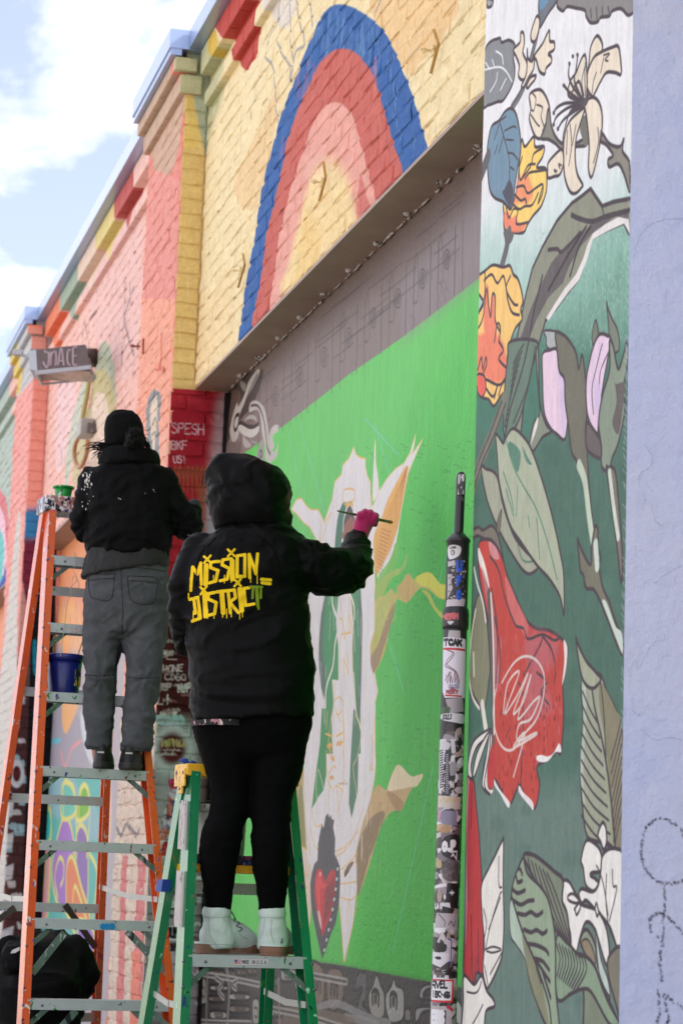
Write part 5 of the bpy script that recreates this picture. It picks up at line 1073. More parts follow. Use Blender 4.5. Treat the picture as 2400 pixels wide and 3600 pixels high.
def ladder(root, FL, FRr, RL, RR, fp, rp, steps, rungs, mrail, fl_w, web, spread, capm):
    """FL.. : photograph points (top, bottom) of each rail centre line; fp/rp front and rear plane functions"""
    def ext(P, Q): P, Q = np.array(P), np.array(Q); k = (P[2] - .02) / (P[2] - Q[2]); return P + (Q - P) * k
    R = {}
    for nm, pts, pl in (('FL', FL, fp), ('FR', FRr, fp), ('RL', RL, rp), ('RR', RR, rp)):
        a, b = pl(*pts[0]), pl(*pts[1]); R[nm] = (a, ext(a, b))
    for nm, sgn, wd, dp in (('FL', -1, web, fl_w), ('FR', 1, web, fl_w), ('RL', -1, web * .72, fl_w * .95), ('RR', 1, web * .72, fl_w * .95)):
        a, b = R[nm]; off = WL * sgn * dp / 2
        mb = MB().channel(b + off, a + off, WL * sgn, DL, wd, dp, .004); o = mb.obj('rail', mrail, root)
        c = b + (a - b) * 0; f = MB().box(b + np.array([0, 0, .012]), (dp * .7, wd * .6, .03), (WL, DL, UP), bev=.006).obj('foot', mBLK, o)
    def onr(nm, z): a, b = R[nm]; k = (a[2] - z) / (a[2] - b[2]); return a + (b - a) * k
    for py in steps:
        zc = (lambda p: p[2])(fp((FL[0][0] + FRr[0][0]) / 2, py)); l, r_ = onr('FL', zc), onr('FR', zc); c = (l + r_) / 2; h = np.linalg.norm(r_ - l) / 2; W = (r_ - l) / (2 * h)
        mb = MB(); mb.box(c + UP * .019, (h - .002, web * .46, .0015), (W, DL, UP)); mb.box(c - DL * web * .46, (h - .002, .0015, .0185), (W, DL, UP)); mb.box(c + DL * web * .46, (h - .002, .0015, .0185), (W, DL, UP))
        o = mb.obj('step', mALU, root)
        for sg, e in ((1, l), (-1, r_)):
            q0 = e + W * sg * .085 - UP * .012 - DL * web * .3; q1 = onr('FL' if sg > 0 else 'FR', zc - .085) + W * sg * .004 - DL * web * .3; d = q1 - q0; ln = np.linalg.norm(d); d /= ln
            MB().box((q0 + q1) / 2, (.010, .0015, ln / 2), (np.cross(DL, d), DL, d)).obj('brace', mBRS, o)
            for dz, dxx in ((0, .012), (0, -fl_w * .5 - .001), (-.085, -fl_w * .5)):
                pc = onr('FL' if sg > 0 else 'FR', zc + dz) + W * sg * (dxx if dxx < 0 else .06) - DL * (web / 2 + (.001 if dxx < 0 else -.003)); pc = pc - UP * (.0 if dz else .002)
                MB().lathe(pc, [(.0055, 0), (.0055, .002), (.0035, .0042), (.0003, .005)], 8, ax=(WL, UP, -DL)).obj('rivet', mRIV, o, True)
    for py in rungs:
        zc = rp(RL[0][0], py)[2]; l, r_ = onr('RL', zc), onr('RR', zc); c = (l + r_) / 2; h = np.linalg.norm(r_ - l) / 2; W = (r_ - l) / (2 * h)
        mb = MB(); mb.box(c, (h, .0015, .019), (W, DL, UP)); mb.box(c + UP * .0188 + DL * .012, (h, .012, .0012), (W, DL, UP)); mb.obj('rear_rung', mALU, root)
    for nm0, nm1, p0, p1 in (('RL', 'FL', spread[0], spread[1]), ('RR', 'FR', spread[2], spread[3])):
        a, b = rp(*p0), fp(*p1); a = onr(nm0, a[2]); b = onr(nm1, b[2]); m_ = a * .48 + b * .52 - UP * .012; mb = MB()
        for q0, q1, sh in ((a, m_, 0), (m_, b, .003)):
            d = q1 - q0; ln = np.linalg.norm(d); d /= ln; sd = WL * (1 if nm0 == 'RL' else -1); sd = sd - d * (sd @ d); sd /= np.linalg.norm(sd); mb.box((q0 + q1) / 2 + sd * (sh + .004), (.0016, .011, ln / 2 + .012), (sd, np.cross(d, sd), d))
        mb.obj('spreader_bar', mALD, root)
    return R, onr
# --- orange ladder
fpO = lambda x, y: lad(x, y, DL, 9.02, 2.0, .24)
top = fpO(181, 1790); zA = top[2]; dA = top @ DL + .05
rpO = lambda x, y: lad(x, y, DL, dA, zA, -.26)
lo = thing('step_ladder', 'tall orange paint-splattered step ladder under the painter in grey jeans', 'ladder', (1.15, 8.9, 0), 'step ladders standing by the wall')
RO, onO = ladder(lo, ((181, 1790), (83, 3600)), ((428, 1800), (598, 3600)), ((160, 1800), (-98, 3600)), ((410, 1800), (336, 3600)), fpO, rpO,
    [1983, 2219, 2460, 2720, 2978, 3251, 3533], [2075, 2435, 2810, 3190, 3575], mOR, .030, .088, ((0, 3138), (92, 3160), (348, 3118), (552, 3162)), None)
def bar(root, a, b, m_, w_=.014, nm='brace'):
    a, b = np.array(a), np.array(b); d = b - a; ln = np.linalg.norm(d); d /= ln; MB().box((a + b) / 2, (w_, .002, ln / 2), (np.cross(DL, d), DL, d)).obj(nm, m_, root)
for a, b in (((222, 3277), (108, 3420)), ((440, 3272), (585, 3425)), ((262, 3550), (120, 3720)), ((460, 3545), (612, 3700))): bar(lo, fpO(*a) - DL * .03, fpO(*b) - DL * .03, mBRS)
for a, b in (((228, 3180), (335, 3330)), ((52, 3190), (-40, 3260)), ((230, 3565), (330, 3440))): bar(lo, rpO(*a) - DL * .006, rpO(*b) - DL * .006, mat('dark_brace', (74, 66, 60), rough=.5, var=.2))
mNAV = mat('splattered_cap', (24, 26, 48), rough=.35, spl=(.56, [(206, 204, 208), (30, 50, 130), (180, 120, 110), (226, 222, 222)]), bump=(60, .3, .003))
l, r_ = RO['FL'][0], RO['FR'][0]; c = (l + r_) / 2 + DL * .035 + UP * .012; hwid = np.linalg.norm(r_ - l) / 2 + .036
cap = MB().box(c, (hwid, .085, .034), (WL, DL, UP), bev=.008).obj('top_cap', mNAV, lo); ZCO = c[2] + .034
# paint-spattered blue ladder mark on a step, and a caution label
MB().box(fpO(256, 2219) - DL * .043 - UP * .0, (.022, .001, .011), (WL, DL, UP)).obj('label', mWHT, lo)
mBLUE = mat('blue_paint_smear', (36, 140, 200), rough=.4); mb = MB()
for k, (x, rad) in enumerate(((352, 11), (366, 12), (384, 13))): p = fpO(x, 3256) - DL * .044; mb.lathe(p, [(rad * .00108, 0), (rad * .00105, .0012), (.0003, .0015)], 12, ax=(WL, UP, -DL))
mb.obj('paint_smear', mBLUE, lo)
# --- green ladder
fpG = lambda x, y: lad(x, y, DL, 7.33, 1.24, .24)
top = fpG(679, 2722); zB = top[2]; dB = top @ DL + .045
rpG = lambda x, y: lad(x, y, DL, dB, zB, -.30)
lg = thing('step_ladder', 'green step ladder with a yellow top cap under the painter in the hooded jacket', 'ladder', (1.55, 7.2, 0), 'step ladders standing by the wall')
RG, onG = ladder(lg, ((679, 2722), (638, 3600)), ((1004, 2722), (1084, 3600)), ((655, 2735), (511, 3600)), ((975, 2735), (930, 3600)), fpG, rpG,
    [3380], [3120, 3650], mGR, .031, .088, ((516, 3487), (618, 3540), (958, 3487), (1050, 3532)), None)
mYEL = mat('yellow_plastic', (238, 180, 36), rough=.38, var=.1, vs=12, spl=(.66, [(150, 70, 40), (60, 60, 70)]))
l, r_ = RG['FL'][0], RG['FR'][0]; c = (l + r_) / 2 + DL * .035 + UP * .006; hwid = np.linalg.norm(r_ - l) / 2 + .034
MB().box(c, (hwid, .075, .021), (WL, DL, UP), bev=.007).obj('top_cap', mYEL, lg)
for sg, e in ((-1, l), (1, r_)):
    q = e + WL * sg * .036 + DL * .03; o_ = MB().box(q - UP * .012, (.004, .06, .030), (WL, DL, UP), bev=.003); o_.box(q - UP * .045 - DL * .012, (.004, .022, .022), (WL, DL, UP), bev=.003); o_ = o_.obj('cap_lug', mYEL, lg)
    for dy, dz in ((-.045, .004), (.035, .004), (-.012, -.05)): MB().lathe(q + DL * dy + UP * dz + WL * sg * .004, [(.006, 0), (.006, .002), (.001, .003)], 8, ax=(DL, UP, WL * sg)).obj('rivet', mRIV, o_, True)
mRAG = mat('blue_tape', (24, 66, 150), rough=.6)
q = l + WL * -.02 + UP * .03; mb = MB()
for a, b in (((0, 0, 0), (-.03, .0, .016)), ((0, 0, 0), (.03, 0, .008)), ((0, 0, 0), (.012, 0, -.006)), ((0, 0, 0), (-.014, 0, .022))):
    mb.tube([q + np.array(a), q + (np.array(a) + np.array(b)) / 2 + UP * .006, q + np.array(b)], [.006, .008, .003], 6)
o = mb.obj('string_tie', mRAG, None, True); tag(o, 'short blue rag knotted on the corner of the yellow ladder cap', 'rag')
a, b = onG('RL', 1.52), onG('RL', 1.44); MB().box((a + b) / 2 - WL * .016, (.0163, .0335, .022), (WL, DL, (a - b) / np.linalg.norm(a - b))).obj('tape', mRAG, lg)
MLB = Canvas('ladder_print', 'uv', 0, 1, 0, 1, 200, (214, 208, 214)); MLB.w, MLB.h = 400, 100; MLB.A = np.ones((100, 400, 3), np.float32) * s2l((216, 210, 216)).astype(np.float32)
def label_obj(name, cv, c, hx, hz, ax, parent, thick=.0008):
    W_, D_, U_ = [np.array(v) for v in ax]; P = [c + W_ * i * hx + U_ * j * hz - D_ * k for k in (0, thick) for i, j in ((-1, -1), (1, -1), (1, 1), (-1, 1))]
    F = [(4, 5, 6, 7), (0, 3, 2, 1), (0, 1, 5, 4), (1, 2, 6, 5), (2, 3, 7, 6), (3, 0, 4, 7)]; uv = [(0, 0), (1, 0), (1, 1), (0, 1)] + [(.01, .01)] * 20
    return mesh_obj(name, P, F, cv, parent, False, uv)
MLB.toc = lambda pts: np.array([(x, 100 - y) for x, y in pp(pts)])
MLB.res = 1; MLB.line('6,8 394,8 394,92 6,92 6,8', (90, 70, 90), 3, sm=False)
MLB.poly('20,24 92,24 92,76 20,76', (206, 120, 110), 1, sm=False); MLB.poly('20,24 52,24 52,56 20,56', (90, 90, 160), 1, sm=False)
for k in range(3): MLB.line([(52, 34 + k * 16), (92, 34 + k * 16)], (226, 220, 224), 5, sm=False)
MLB.text('MADE IN U.S.A.', 104, 70, 40, (30, 26, 30), 6, dx=.76)
mMADE = mat('printed_label', MLB, rough=.4)
label_obj('label', mMADE, fpG(868, 3380) - DL * .0425, .064, .0135, (WL, DL, UP), lg)
for py, h in ((2900, .085), (3160, .095)):
    a = onG('FL', fpG(662, py)[2]); d = RG['FL'][0] - RG['FL'][1]; d /= np.linalg.norm(d)
    MB().box(a - WL * .0315 + DL * 0, (.0006, .034, h), (WL, DL, d)).obj('label', mWHT, lg)
# pail shelf on the rear section
ps = rpG(770, 3055); W = WL
l2, r2 = onG('RL', ps[2]), onG('RR', ps[2]); c = (l2 + r2) / 2 - DL * .10; hwid = np.linalg.norm(r2 - l2) / 2 - .01
MB().box(c, (hwid, .11, .014), (WL, DL, UP), bev=.004).obj('pail_shelf', mYEL, lg)
mTRAY = mat('dark_blue_tray', (24, 34, 62), rough=.4, spl=(.6, [(150, 60, 90), (60, 90, 150), (190, 190, 195)]))
tr = MB().box(c + UP * .0305, (hwid - .02, .10, .0155), (WL, DL, UP), bev=.004).obj('paint_tray', mTRAY, None); tag(tr, 'dark blue stickered box lying on the yellow shelf of the green ladder', 'box')
for sg, e in ((1, l2), (-1, r2)):
    bar(lg, c - WL * sg * (hwid - .01) - UP * .02, onG('RL' if sg > 0 else 'RR', ps[2] - .14), mBRS, .012)
# ---- buckets, cup
def bucket(name, label, cat, base, r0, r1, h, m_, band=True, group=None, n=32):
    t = thing(name, label, cat, base, group); b = np.array(base, float); th = .0025
    MB().lathe(b, [(.001, 0), (r0, 0), (r0 + .002, .004), (r1, h), (r1 - th, h), (r0 - th, .006), (.001, .006)], n).obj('body', m_, t, True)
    MB().lathe(b, [(r1 * .985 - .001, h * .86), (r1 + .005, h * .86), (r1 + .006, h * .99), (r1 + .001, h + .002), (r1 - .003, h + .001)], n).obj('rim', m_, t, True)
    return t
mBB = mat('blue_plastic', (22, 34, 110), rough=.3, var=.15, vs=12, bump=(30, .1, .002))
stp = fpO(236, 2460); bz = stp[2] + .022
bb = bucket('bucket', 'dark blue plastic bucket on an upper step of the orange ladder', 'bucket', (fpO(236, 2460) + DL * .07 + UP * .022), .060, .073, .165, mBB)
p = np.array(bb.location); MB().box(p + WL * .045 - DL * .052 + UP * .07, (.018, .002, .034), ((.72, .69, 0), (-.69, .72, 0), UP)).obj('label', mat('printed_sticker', (90, 96, 60), rough=.5, spl=(.5, [(24, 30, 90), (200, 190, 60), (24, 24, 40)])), bb)
mHND = mat('wood_handle', (176, 150, 110), rough=.5, var=.1)
st1 = MB().tube([p + np.array([-.035, -.03, .02]), p + np.array([-.052, -.03, .16]), p + np.array([-.056, -.03, .24])], .0035, 8).obj('paint_stick', mHND, None, True); tag(st1, 'pale thin stick standing at the near rim of the blue bucket', 'stick')
st2 = MB().tube([p + np.array([.02, -.02, .02]), p + np.array([.05, -.02, .17]), p + np.array([.068, -.02, .235])], .0028, 8).obj('paintbrush', mHND, None, True); tag(st2, 'thin brush handle leaning out of the blue bucket towards the painter', 'brush')
mWB = mat('white_plastic', (206, 206, 190), rough=.4, var=.08, vs=10, spl=(.66, [(60, 130, 60), (90, 90, 80)]))
wb = bucket('bucket', 'white plastic bucket with green drips behind the legs of the hooded painter', 'bucket', c + UP * .047 - WL * .045 - DL * .0, .082, .09, .168, mWB)
p = np.array(wb.location); P = [p + WL * (.094 * math.cos(a)) + UP * (.165 + .02 * math.sin(a)) - DL * .1 * math.sin(a) for a in np.linspace(0, math.pi, 16)]
MB().tube(P, .0016, 6).obj('handle', mRIV, wb, True)
mCUP = mat('green_paint_cup', (30, 150, 60), rough=.35, var=.2, vs=30, spl=(.64, [(20, 70, 30), (20, 34, 40), (200, 210, 205)]))
cp = fpO(229, 1735); cupb = np.array([cp[0], cp[1], 0]) + DL * .03 + UP * ZCO
cu = bucket('paint_cup', 'small green paint tub on the dark cap of the orange ladder', 'tub', cupb, .030, .040, .054, mCUP)
dr = MB().lathe(cupb + UP * .0002 - UP * .006, [(.001, 0), (.055, 0), (.056, .002), (.05, .004), (.001, .0045)], 20).obj('lid', mWHT, None, True); tag(dr, 'white paint-crusted lid under the green tub on the orange ladder', 'lid')
cu.location = cu.location
# ---- wire hanging on the orange ladder
W0 = [(262, 1965), (252, 1948), (256, 1990), (248, 2010), (262, 2040), (240, 2070), (252, 2090), (268, 2060), (248, 2030), (240, 2090), (225, 2130), (218, 2200), (206, 2290), (203, 2310)]
wr = MB().tube(smooth_pts([fpO(*q) - DL * .05 for q in W0], False, 4), .0013, 5).obj('wire', mat('bare_wire', (190, 180, 160), rough=.4, metal=.3), None, True); tag(wr, 'thin twisted wire hanging from an upper step of the orange ladder', 'wire')
# ================================================================== floodlight and conduit on the far bay
TF = 14.15
mFLD = mat('weathered_housing', (104, 92, 92), rough=.6, var=.18, vs=18, bump=(70, .3, .003), spl=(.68, [(150, 140, 140), (60, 50, 50)]))
mFLG = mat('dusty_glass', (190, 172, 160), rough=.25, var=.25, vs=14, spl=(.62, [(120, 110, 100)]))
mFLR = mat('light_metal', (178, 182, 190), rough=.5, var=.1, metal=.1)
fl = thing('wall_floodlight', 'weathered grey box floodlight with scrawled letters on an arm from the pink wall', 'floodlight', (1.98, 13.9, 4.2))
q4 = [at(127, 1229, TF), at(301, 1211, TF), at(316, 1283, TF - .05), at(132, 1303, TF - .05)]
bk = [at(127, 1229, TF) + FW * .16 + UP * .004, at(301, 1211, TF) + FW * .16 + UP * .004, at(316, 1283, TF) + FW * .30, at(132, 1303, TF) + FW * .30]
V = q4 + bk; mesh_obj('housing', V, [(0, 1, 2, 3), (7, 6, 5, 4), (0, 4, 5, 1), (1, 5, 6, 2), (0, 3, 7, 4)], mFLD, fl)
a, b, c_, d = q4[3], q4[2], bk[2], bk[3]; n_ = UP * -.022
V = [a - RT * .006, b + RT * .006, c_ + RT * .006, d - RT * .006]; V2 = [v + n_ for v in V]
mb = MB()
def edge(p, q, r_=.008): mb.tube([p, q], r_, 6)
for i in range(4): edge(V2[i], V2[(i + 1) % 4]); edge(V[i], V2[i], .006)
mb.add([V[0], V[1], V2[1], V2[0]], [(0, 1, 2, 3)]); mb.add([V[3], V[0], V2[0], V2[3]], [(0, 1, 2, 3)]); mb.add([V[1], V[2], V2[2], V2[1]], [(0, 1, 2, 3)])
mb.obj('lens_frame', mFLR, fl)
MB().box((V2[0] + V2[1] + V2[2] + V2[3]) / 4 + UP * .004, (np.linalg.norm(V2[1] - V2[0]) / 2 - .004, .15, .0025), (RT, FW, UP)).obj('lens', mFLG, fl)
sidep = [q4[0], q4[3], bk[3], bk[0]]; ml = MB()
cA = sum(sidep) / 4; V3 = [p + (-RT) * .05 + (cA - p) * .15 for p in sidep]; ml.add(sidep + V3, [(0, 1, 5, 4), (1, 2, 6, 5), (2, 3, 7, 6), (3, 0, 4, 7), (4, 5, 6, 7)]); ml.obj('end_cap', mFLR, fl)
ml = MB(); ml.box(at(64, 1240, TF + .1), (.032, .022, .018), (RT, FW, UP), bev=.005); ml.tube([at(76, 1246, TF + .1), at(100, 1256, TF + .1), at(122, 1250, TF + .1), at(130, 1240, TF + .1)], .012, 8); ml.obj('sensor', mFLR, fl)
ml = MB(); aw = atx(335, 1258, 2.14); ml.lathe(aw - np.array([.07, 0, 0]), [(.001, 0), (.05, 0), (.062, .02), (.066, .075)], 20, ax=((0, 1, 0), (0, 0, 1), (1, 0, 0))); ml.tube([at(306, 1250, TF + .06), aw - np.array([.05, 0, 0])], .022, 10)
ml.obj('wall_mount', mat('dark_rusty_mount', (70, 52, 48), rough=.6, var=.3, vs=30), fl, True)
# letters scratched on the housing (thin raised strokes)
ml = MB(); mLT = mat('chalky_paint', (178, 160, 168), rough=.7)
for st in ('372,545 378,560 400,565 408,600 402,660 392,688 372,665 362,640', '418,560 424,610 420,672', '424,600 440,565 462,560 468,610 462,672', '482,670 500,560 512,530 522,600 530,672', '492,630 520,632', '590,545 568,548 560,600 564,650 582,670', '640,522 610,525 606,600 610,665 640,660', '607,592 634,590'):
    P = [at(0 + x * .4252, 1000 + y * .4252, TF - .028) for x, y in pp(st)]; 
    P = smooth_pts(P, False, 4)
    def onface(p):
        n0 = np.cross(q4[1] - q4[0], q4[3] - q4[0]); n0 /= np.linalg.norm(n0); r = p - C0; r /= np.linalg.norm(r); return C0 + r * (((q4[0] - C0) @ n0) / (r @ n0)) - r * .003
    ml.tube([onface(p) for p in P], .0065, 5)
ml.obj('scrawled_letters', mLT, fl)
jb = thing('junction_box', 'small grey junction box with a looped brown hose on the pale wall', 'box', atx(300, 1540, 2.12))
mJB = mat('grey_painted_box', (176, 170, 164), rough=.55, var=.1, vs=20); mHOSE = mat('brown_hose', (178, 124, 76), rough=.5, var=.15, vs=20); mCND = mat('painted_conduit', (196, 178, 120), rough=.5, var=.15, vs=12)
a = atx(300, 1507, 2.10); MB().box(a, (.045, .10, .056), bev=.008).obj('box', mJB, jb)
MB().tube(smooth_pts([atx(x, y, 2.08) for x, y in ((285, 1530), (270, 1550), (262, 1590), (266, 1625), (278, 1643), (292, 1630), (306, 1590), (309, 1548))], False, 5), .015, 10).obj('hose', mHOSE, jb, True)
MB().tube(smooth_pts([atx(x, y, 2.12) for x, y in ((316, 1290), (314, 1330), (306, 1390), (296, 1440), (289, 1480))], False, 5), .017, 10).obj('conduit', mCND, jb, True)
MB().box(atx(322, 1505, 2.12), (.03, .03, .03)).obj('clamp', mFLD, jb)
# ================================================================== people
from mathutils.bvhtree import BVHTree
def ring(xl, xr, y, t, dep, yr=None, n=28, e=2.3):
    yr = y if yr is None else yr; a, b = at(xl, y, t), at(xr, yr, t); c = (a + b) / 2; h = (b - a) / 2; out = []
    for q in np.arange(n) * 2 * math.pi / n:
        cs, sn = math.cos(q), math.sin(q); out.append(c + h * math.copysign(abs(cs) ** (2 / e), cs) + FW * dep * math.copysign(abs(sn) ** (2 / e), sn))
    return out
def lim(mb, pts, n=16):            # tapering limb with round ends: (px, py, t, radius)
    P = smooth_pts([at(x, y, t) for x, y, t, r in pts], False, 4); rs = smooth_pts([[r, 0] for x, y, t, r in pts], False, 4)[:, 0]
    d0 = P[0] - P[1]; d0 /= np.linalg.norm(d0); d1 = P[-1] - P[-2]; d1 /= np.linalg.norm(d1)
    PP = [P[0] + d0 * rs[0] * .8, P[0] + d0 * rs[0] * .5] + list(P) + [P[-1] + d1 * rs[-1] * .5, P[-1] + d1 * rs[-1] * .8]; RR = [rs[0] * .45, rs[0] * .85] + list(rs) + [rs[-1] * .85, rs[-1] * .45]
    mb.tube(PP, RR, n); return mb
def ell(mb, c, r, ax=None, n=18):
    ax = (RT, FW, UP) if ax is None else ax; c = np.array(c); R = []
    for f in np.linspace(-.985, .985, 11):
        k = math.sqrt(1 - f * f); R.append([c + np.array(ax[2]) * r[2] * f + (np.array(ax[0]) * math.cos(q) * r[0] + np.array(ax[1]) * math.sin(q) * r[1]) * k for q in np.arange(n) * 2 * math.pi / n])
    return mb.rings(R)
DG = None
def fuse(name, mb, m_, parent, vox=.008, sm=6, disp=None, smooth=True):
    """join the shapes of one garment or body into one continuous surface"""
    global DG
    me = bpy.data.meshes.new(name); me.from_pydata(mb.V, [], mb.F); me.update()
    bm = bmesh.new(); bm.from_mesh(me); bmesh.ops.recalc_face_normals(bm, faces=bm.faces); bm.to_mesh(me); bm.free()
    o = bpy.data.objects.new(name, me); COL.objects.link(o)
    r = o.modifiers.new('r', 'REMESH'); r.mode = 'VOXEL'; r.voxel_size = vox; r.use_smooth_shade = True
    s_ = o.modifiers.new('s', 'SMOOTH'); s_.factor = .5; s_.iterations = sm
    bpy.context.view_layer.update(); dg = bpy.context.evaluated_depsgraph_get(); ev = o.evaluated_get(dg); nm = bpy.data.meshes.new_from_object(ev)
    bpy.data.objects.remove(o); bpy.data.meshes.remove(me)
    n = len(nm.vertices); co = np.empty(n * 3); nm.vertices.foreach_get('co', co); co = co.reshape(-1, 3); no = np.empty(n * 3); nm.vertices.foreach_get('normal', no); no = no.reshape(-1, 3)
    if disp is not None:
        d = np.array([disp(Vector(c), Vector(k)) for c, k in zip(co, no)]); co = co + no * d[:, None]; nm.vertices.foreach_set('co', co.ravel())
    nm.polygons.foreach_set('use_smooth', [True] * len(nm.polygons)); nm.materials.clear(); nm.materials.append(m_); nm.update(); nm.name = name
    ob = bpy.data.objects.new(name, nm); link(ob, parent)
    if parent is not None and parent.parent is None: ob.matrix_parent_inverse = Matrix.Translation(-Vector(parent.location))
    return ob
def folds(amp=.006, sc=(7, 7, 16), amp2=.003, drag=None, seed=0.):
    """cloth folds: ridged noise running mostly across the garment; drag = list of (point, radius, direction) pulls"""
    def f(c, n):
        v = Vector((c.x * sc[0] + seed, c.y * sc[1], c.z * sc[2])); w_ = Vector((c.x * 3 + seed, c.y * 3, c.z * 3)); v += noise.noise_vector(w_) * 1.6
        a = noise.noise(v); r = 1 - abs(a) * 2.2; b = noise.noise(v * 1.7 + Vector((7, 3, 1))); d = amp * (r - .45) + amp2 * noise.noise(v * 2.7) + amp * .55 * max(0, 1 - abs(b) * 6)
        for (p, rad, k, fr) in (drag or []):
            q = c - p; l = q.length
            if l < rad: d += k * (1 - l / rad) * math.sin(math.atan2(q.z, q.x * RT[0] + q.y * RT[1]) * fr + noise.noise(w_ * 2) * 2)
        return d
    return f
def bvh(o):
    me = o.data; return BVHTree.FromPolygons([tuple(v.co) for v in me.vertices], [tuple(p.vertices) for p in me.polygons])
def drape(px, py, B, off=.002):
    r = ray(px, py); h = B.ray_cast(Vector(C0), Vector(r), 60)
    if h[0] is None: return None
    n = h[1]; n = -n if n.dot(Vector(r)) > 0 else n
    return np.array(h[0] + n * off)
def seam(name, st, B, m_, parent, r_=.0014, off=.0004):
    for s_ in st:
        mb = MB()
        P = [drape(x, y, B, off) for x, y in smooth_pts(pp(s_), False, 8)]; P = [p for p in P if p is not None]
        if len(P) > 2: mb.tube(P, r_, 5)
        if mb.V: mb.obj(name, m_, parent, True)
def spots(name, pts, B, m_, parent, off=.0006):
    mb = MB()
    for x, y, rx, ry in pts:
        c = drape(x, y, B, off)
        if c is None: continue
        ring_ = [drape(x + rx * math.cos(q) * random.uniform(.6, 1.25), y + ry * math.sin(q) * random.uniform(.6, 1.25), B, off) for q in np.arange(8) * .785]
        if any(p is None or np.linalg.norm(p - c) > .1 for p in ring_): continue
        mb.add([c - 0 * FW] + ring_, [(0, k + 1, (k + 1) % 8 + 1) for k in range(8)])
    if mb.V: o = mb.obj(name, m_, parent); o['kind'] = 'stuff'; return o
mSKIN = mat('skin', (196, 140, 116), rough=.5)
# ---------------- the painter in the hooded jacket
T1 = float(fpG(868, 3380) @ FW) + .02
p1 = thing('person', 'person in black hooded jacket, black leggings and pale boots painting with a pink-gloved hand', 'person', at(860, 3362, T1), 'painters on step ladders')
JC = Canvas('jacket_print', 'rt', at(600, 2000, T1 - .14) @ RT, at(1130, 2000, T1 - .14) @ RT, at(860, 2600, T1 - .14)[2], at(860, 1840, T1 - .14)[2], 1400, (10, 10, 11), lambda x, y: (lambda p: (p @ RT, p[2]))(at(x, y, T1 - .14)))
s = JC.view(550, 1500, .5421); YC = (246, 204, 34)
def stroke(q, w_=.0108, c=YC): JC.line(q, c, w_, 1, sm=False)
for q in ('214,1042 227,892 260,944 282,870 288,1012', '405,868 350,872 348,908 398,928 382,998 342,1008', '485,852 428,858 424,892 472,917 457,988 412,996', '522,832 522,974 572,968 572,824 522,832', '604,976 600,822 644,950 654,818',
          '205,1097 264,1093', '234,1104 248,1196 238,1198', '262,1094 281,1234 226,1247', '375,1072 334,1077 332,1112 386,1137 376,1210 328,1220', '390,1068 452,1062', '464,1062 478,1205', '464,1062 505,1057 512,1108 474,1135 530,1205', '600,1042 566,1047 577,1158 632,1150', '680,985 738,988', '684,1008 735,1012'): stroke(q)
for q in ('320,892 317,1014', '490,868 492,986', '308,1070 316,1222', '422,1068 432,1203', '540,1052 553,1192'): stroke(q, .0165)
for q in ('605,1035 684,1035', '625,1040 622,1110', '645,1040 655,1165', '652,1040 662,1180', '676,1040 676,1110'): stroke(q, .008, (122, 142, 30))
for x, y in ((325, 850), (483, 812), (302, 1052), (525, 1010)):
    stroke([(x - 22, y - 22), (x + 22, y + 22)], .0078); stroke([(x + 22, y - 24), (x - 20, y + 24)], .0078)
stroke('198,1060 196,1085', .005)
for x in (212, 288, 316, 368, 440, 484, 540, 610, 652): JC.line([(x, 960), (x, 1000 + (x * 7) % 26)], YC, .0032, 1, sm=False)
for x in (232, 264, 330, 372, 428, 455, 485, 540, 558): JC.line([(x, 1180), (x, 1226 + (x * 5) % 26)], YC, .0032, 1, sm=False)
JC.grain(.04, (1, 1), 50)
BLKC = (10, 10, 11)
mJK = mat('black_shell_fabric', BLKC, rough=.5, bump=[(500, .12, .001), (26, .25, .006)], spec=.08)
mJP = mat('printed_shell_fabric', JC, rough=.5, bump=[(500, .12, .001), (26, .25, .006)], spec=.08)
mLEG = mat('black_leggings', (6, 6, 7), rough=.85, bump=(300, .1, .001), spec=.08)
mb = MB()
tt = T1 + .02
mb.rings([ring(805, 985, 1835, tt, .085), ring(770, 1035, 1862, tt, .105), ring(722, 1070, 1895, tt, .122), ring(672, 1082, 1945, tt, .135), ring(648, 1080, 2010, tt, .145), ring(645, 1081, 2100, tt, .15), ring(652, 1090, 2190, tt, .155), ring(660, 1096, 2280, tt, .16), ring(668, 1108, 2350, tt, .168), ring(668, 1106, 2430, tt, .172), ring(667, 1103, 2500, tt, .175, 2478), ring(668, 1102, 2548, tt, .178, 2516)])
lim(mb, [(712, 1925, tt, .062), (655, 2030, tt - .01, .056), (643, 2130, tt, .052), (660, 2245, tt + .05, .052), (720, 2272, tt + .17, .046), (800, 2230, tt + .30, .038)])
lim(mb, [(1010, 1945, tt, .082), (1075, 1975, tt, .086), (1135, 2003, tt + .02, .086), (1200, 2010, tt + .06, .080), (1243, 1990, tt + .12, .066), (1252, 1940, tt + .22, .052), (1250, 1905, tt + .29, .044)])
jk = fuse('jacket', mb, mJK, p1, .009, 5, folds(.0095, (6, 6, 11), .003, [(Vector(at(1110, 1960, tt)), .16, .006, 9), (Vector(at(1225, 2010, tt + .06)), .13, .010, 8), (Vector(at(660, 2230, tt)), .12, .007, 8)], 3.1))
jk.data.materials.append(mJP); no = np.empty(len(jk.data.polygons) * 3); jk.data.polygons.foreach_get('normal', no); ce = np.empty(len(jk.data.polygons) * 3); jk.data.polygons.foreach_get('center', ce)
no = no.reshape(-1, 3); ce = ce.reshape(-1, 3); idx = ((no @ FW < .15) & (ce @ FW < T1)).astype(int); jk.data.polygons.foreach_set('material_index', idx)
BJ = bvh(jk)
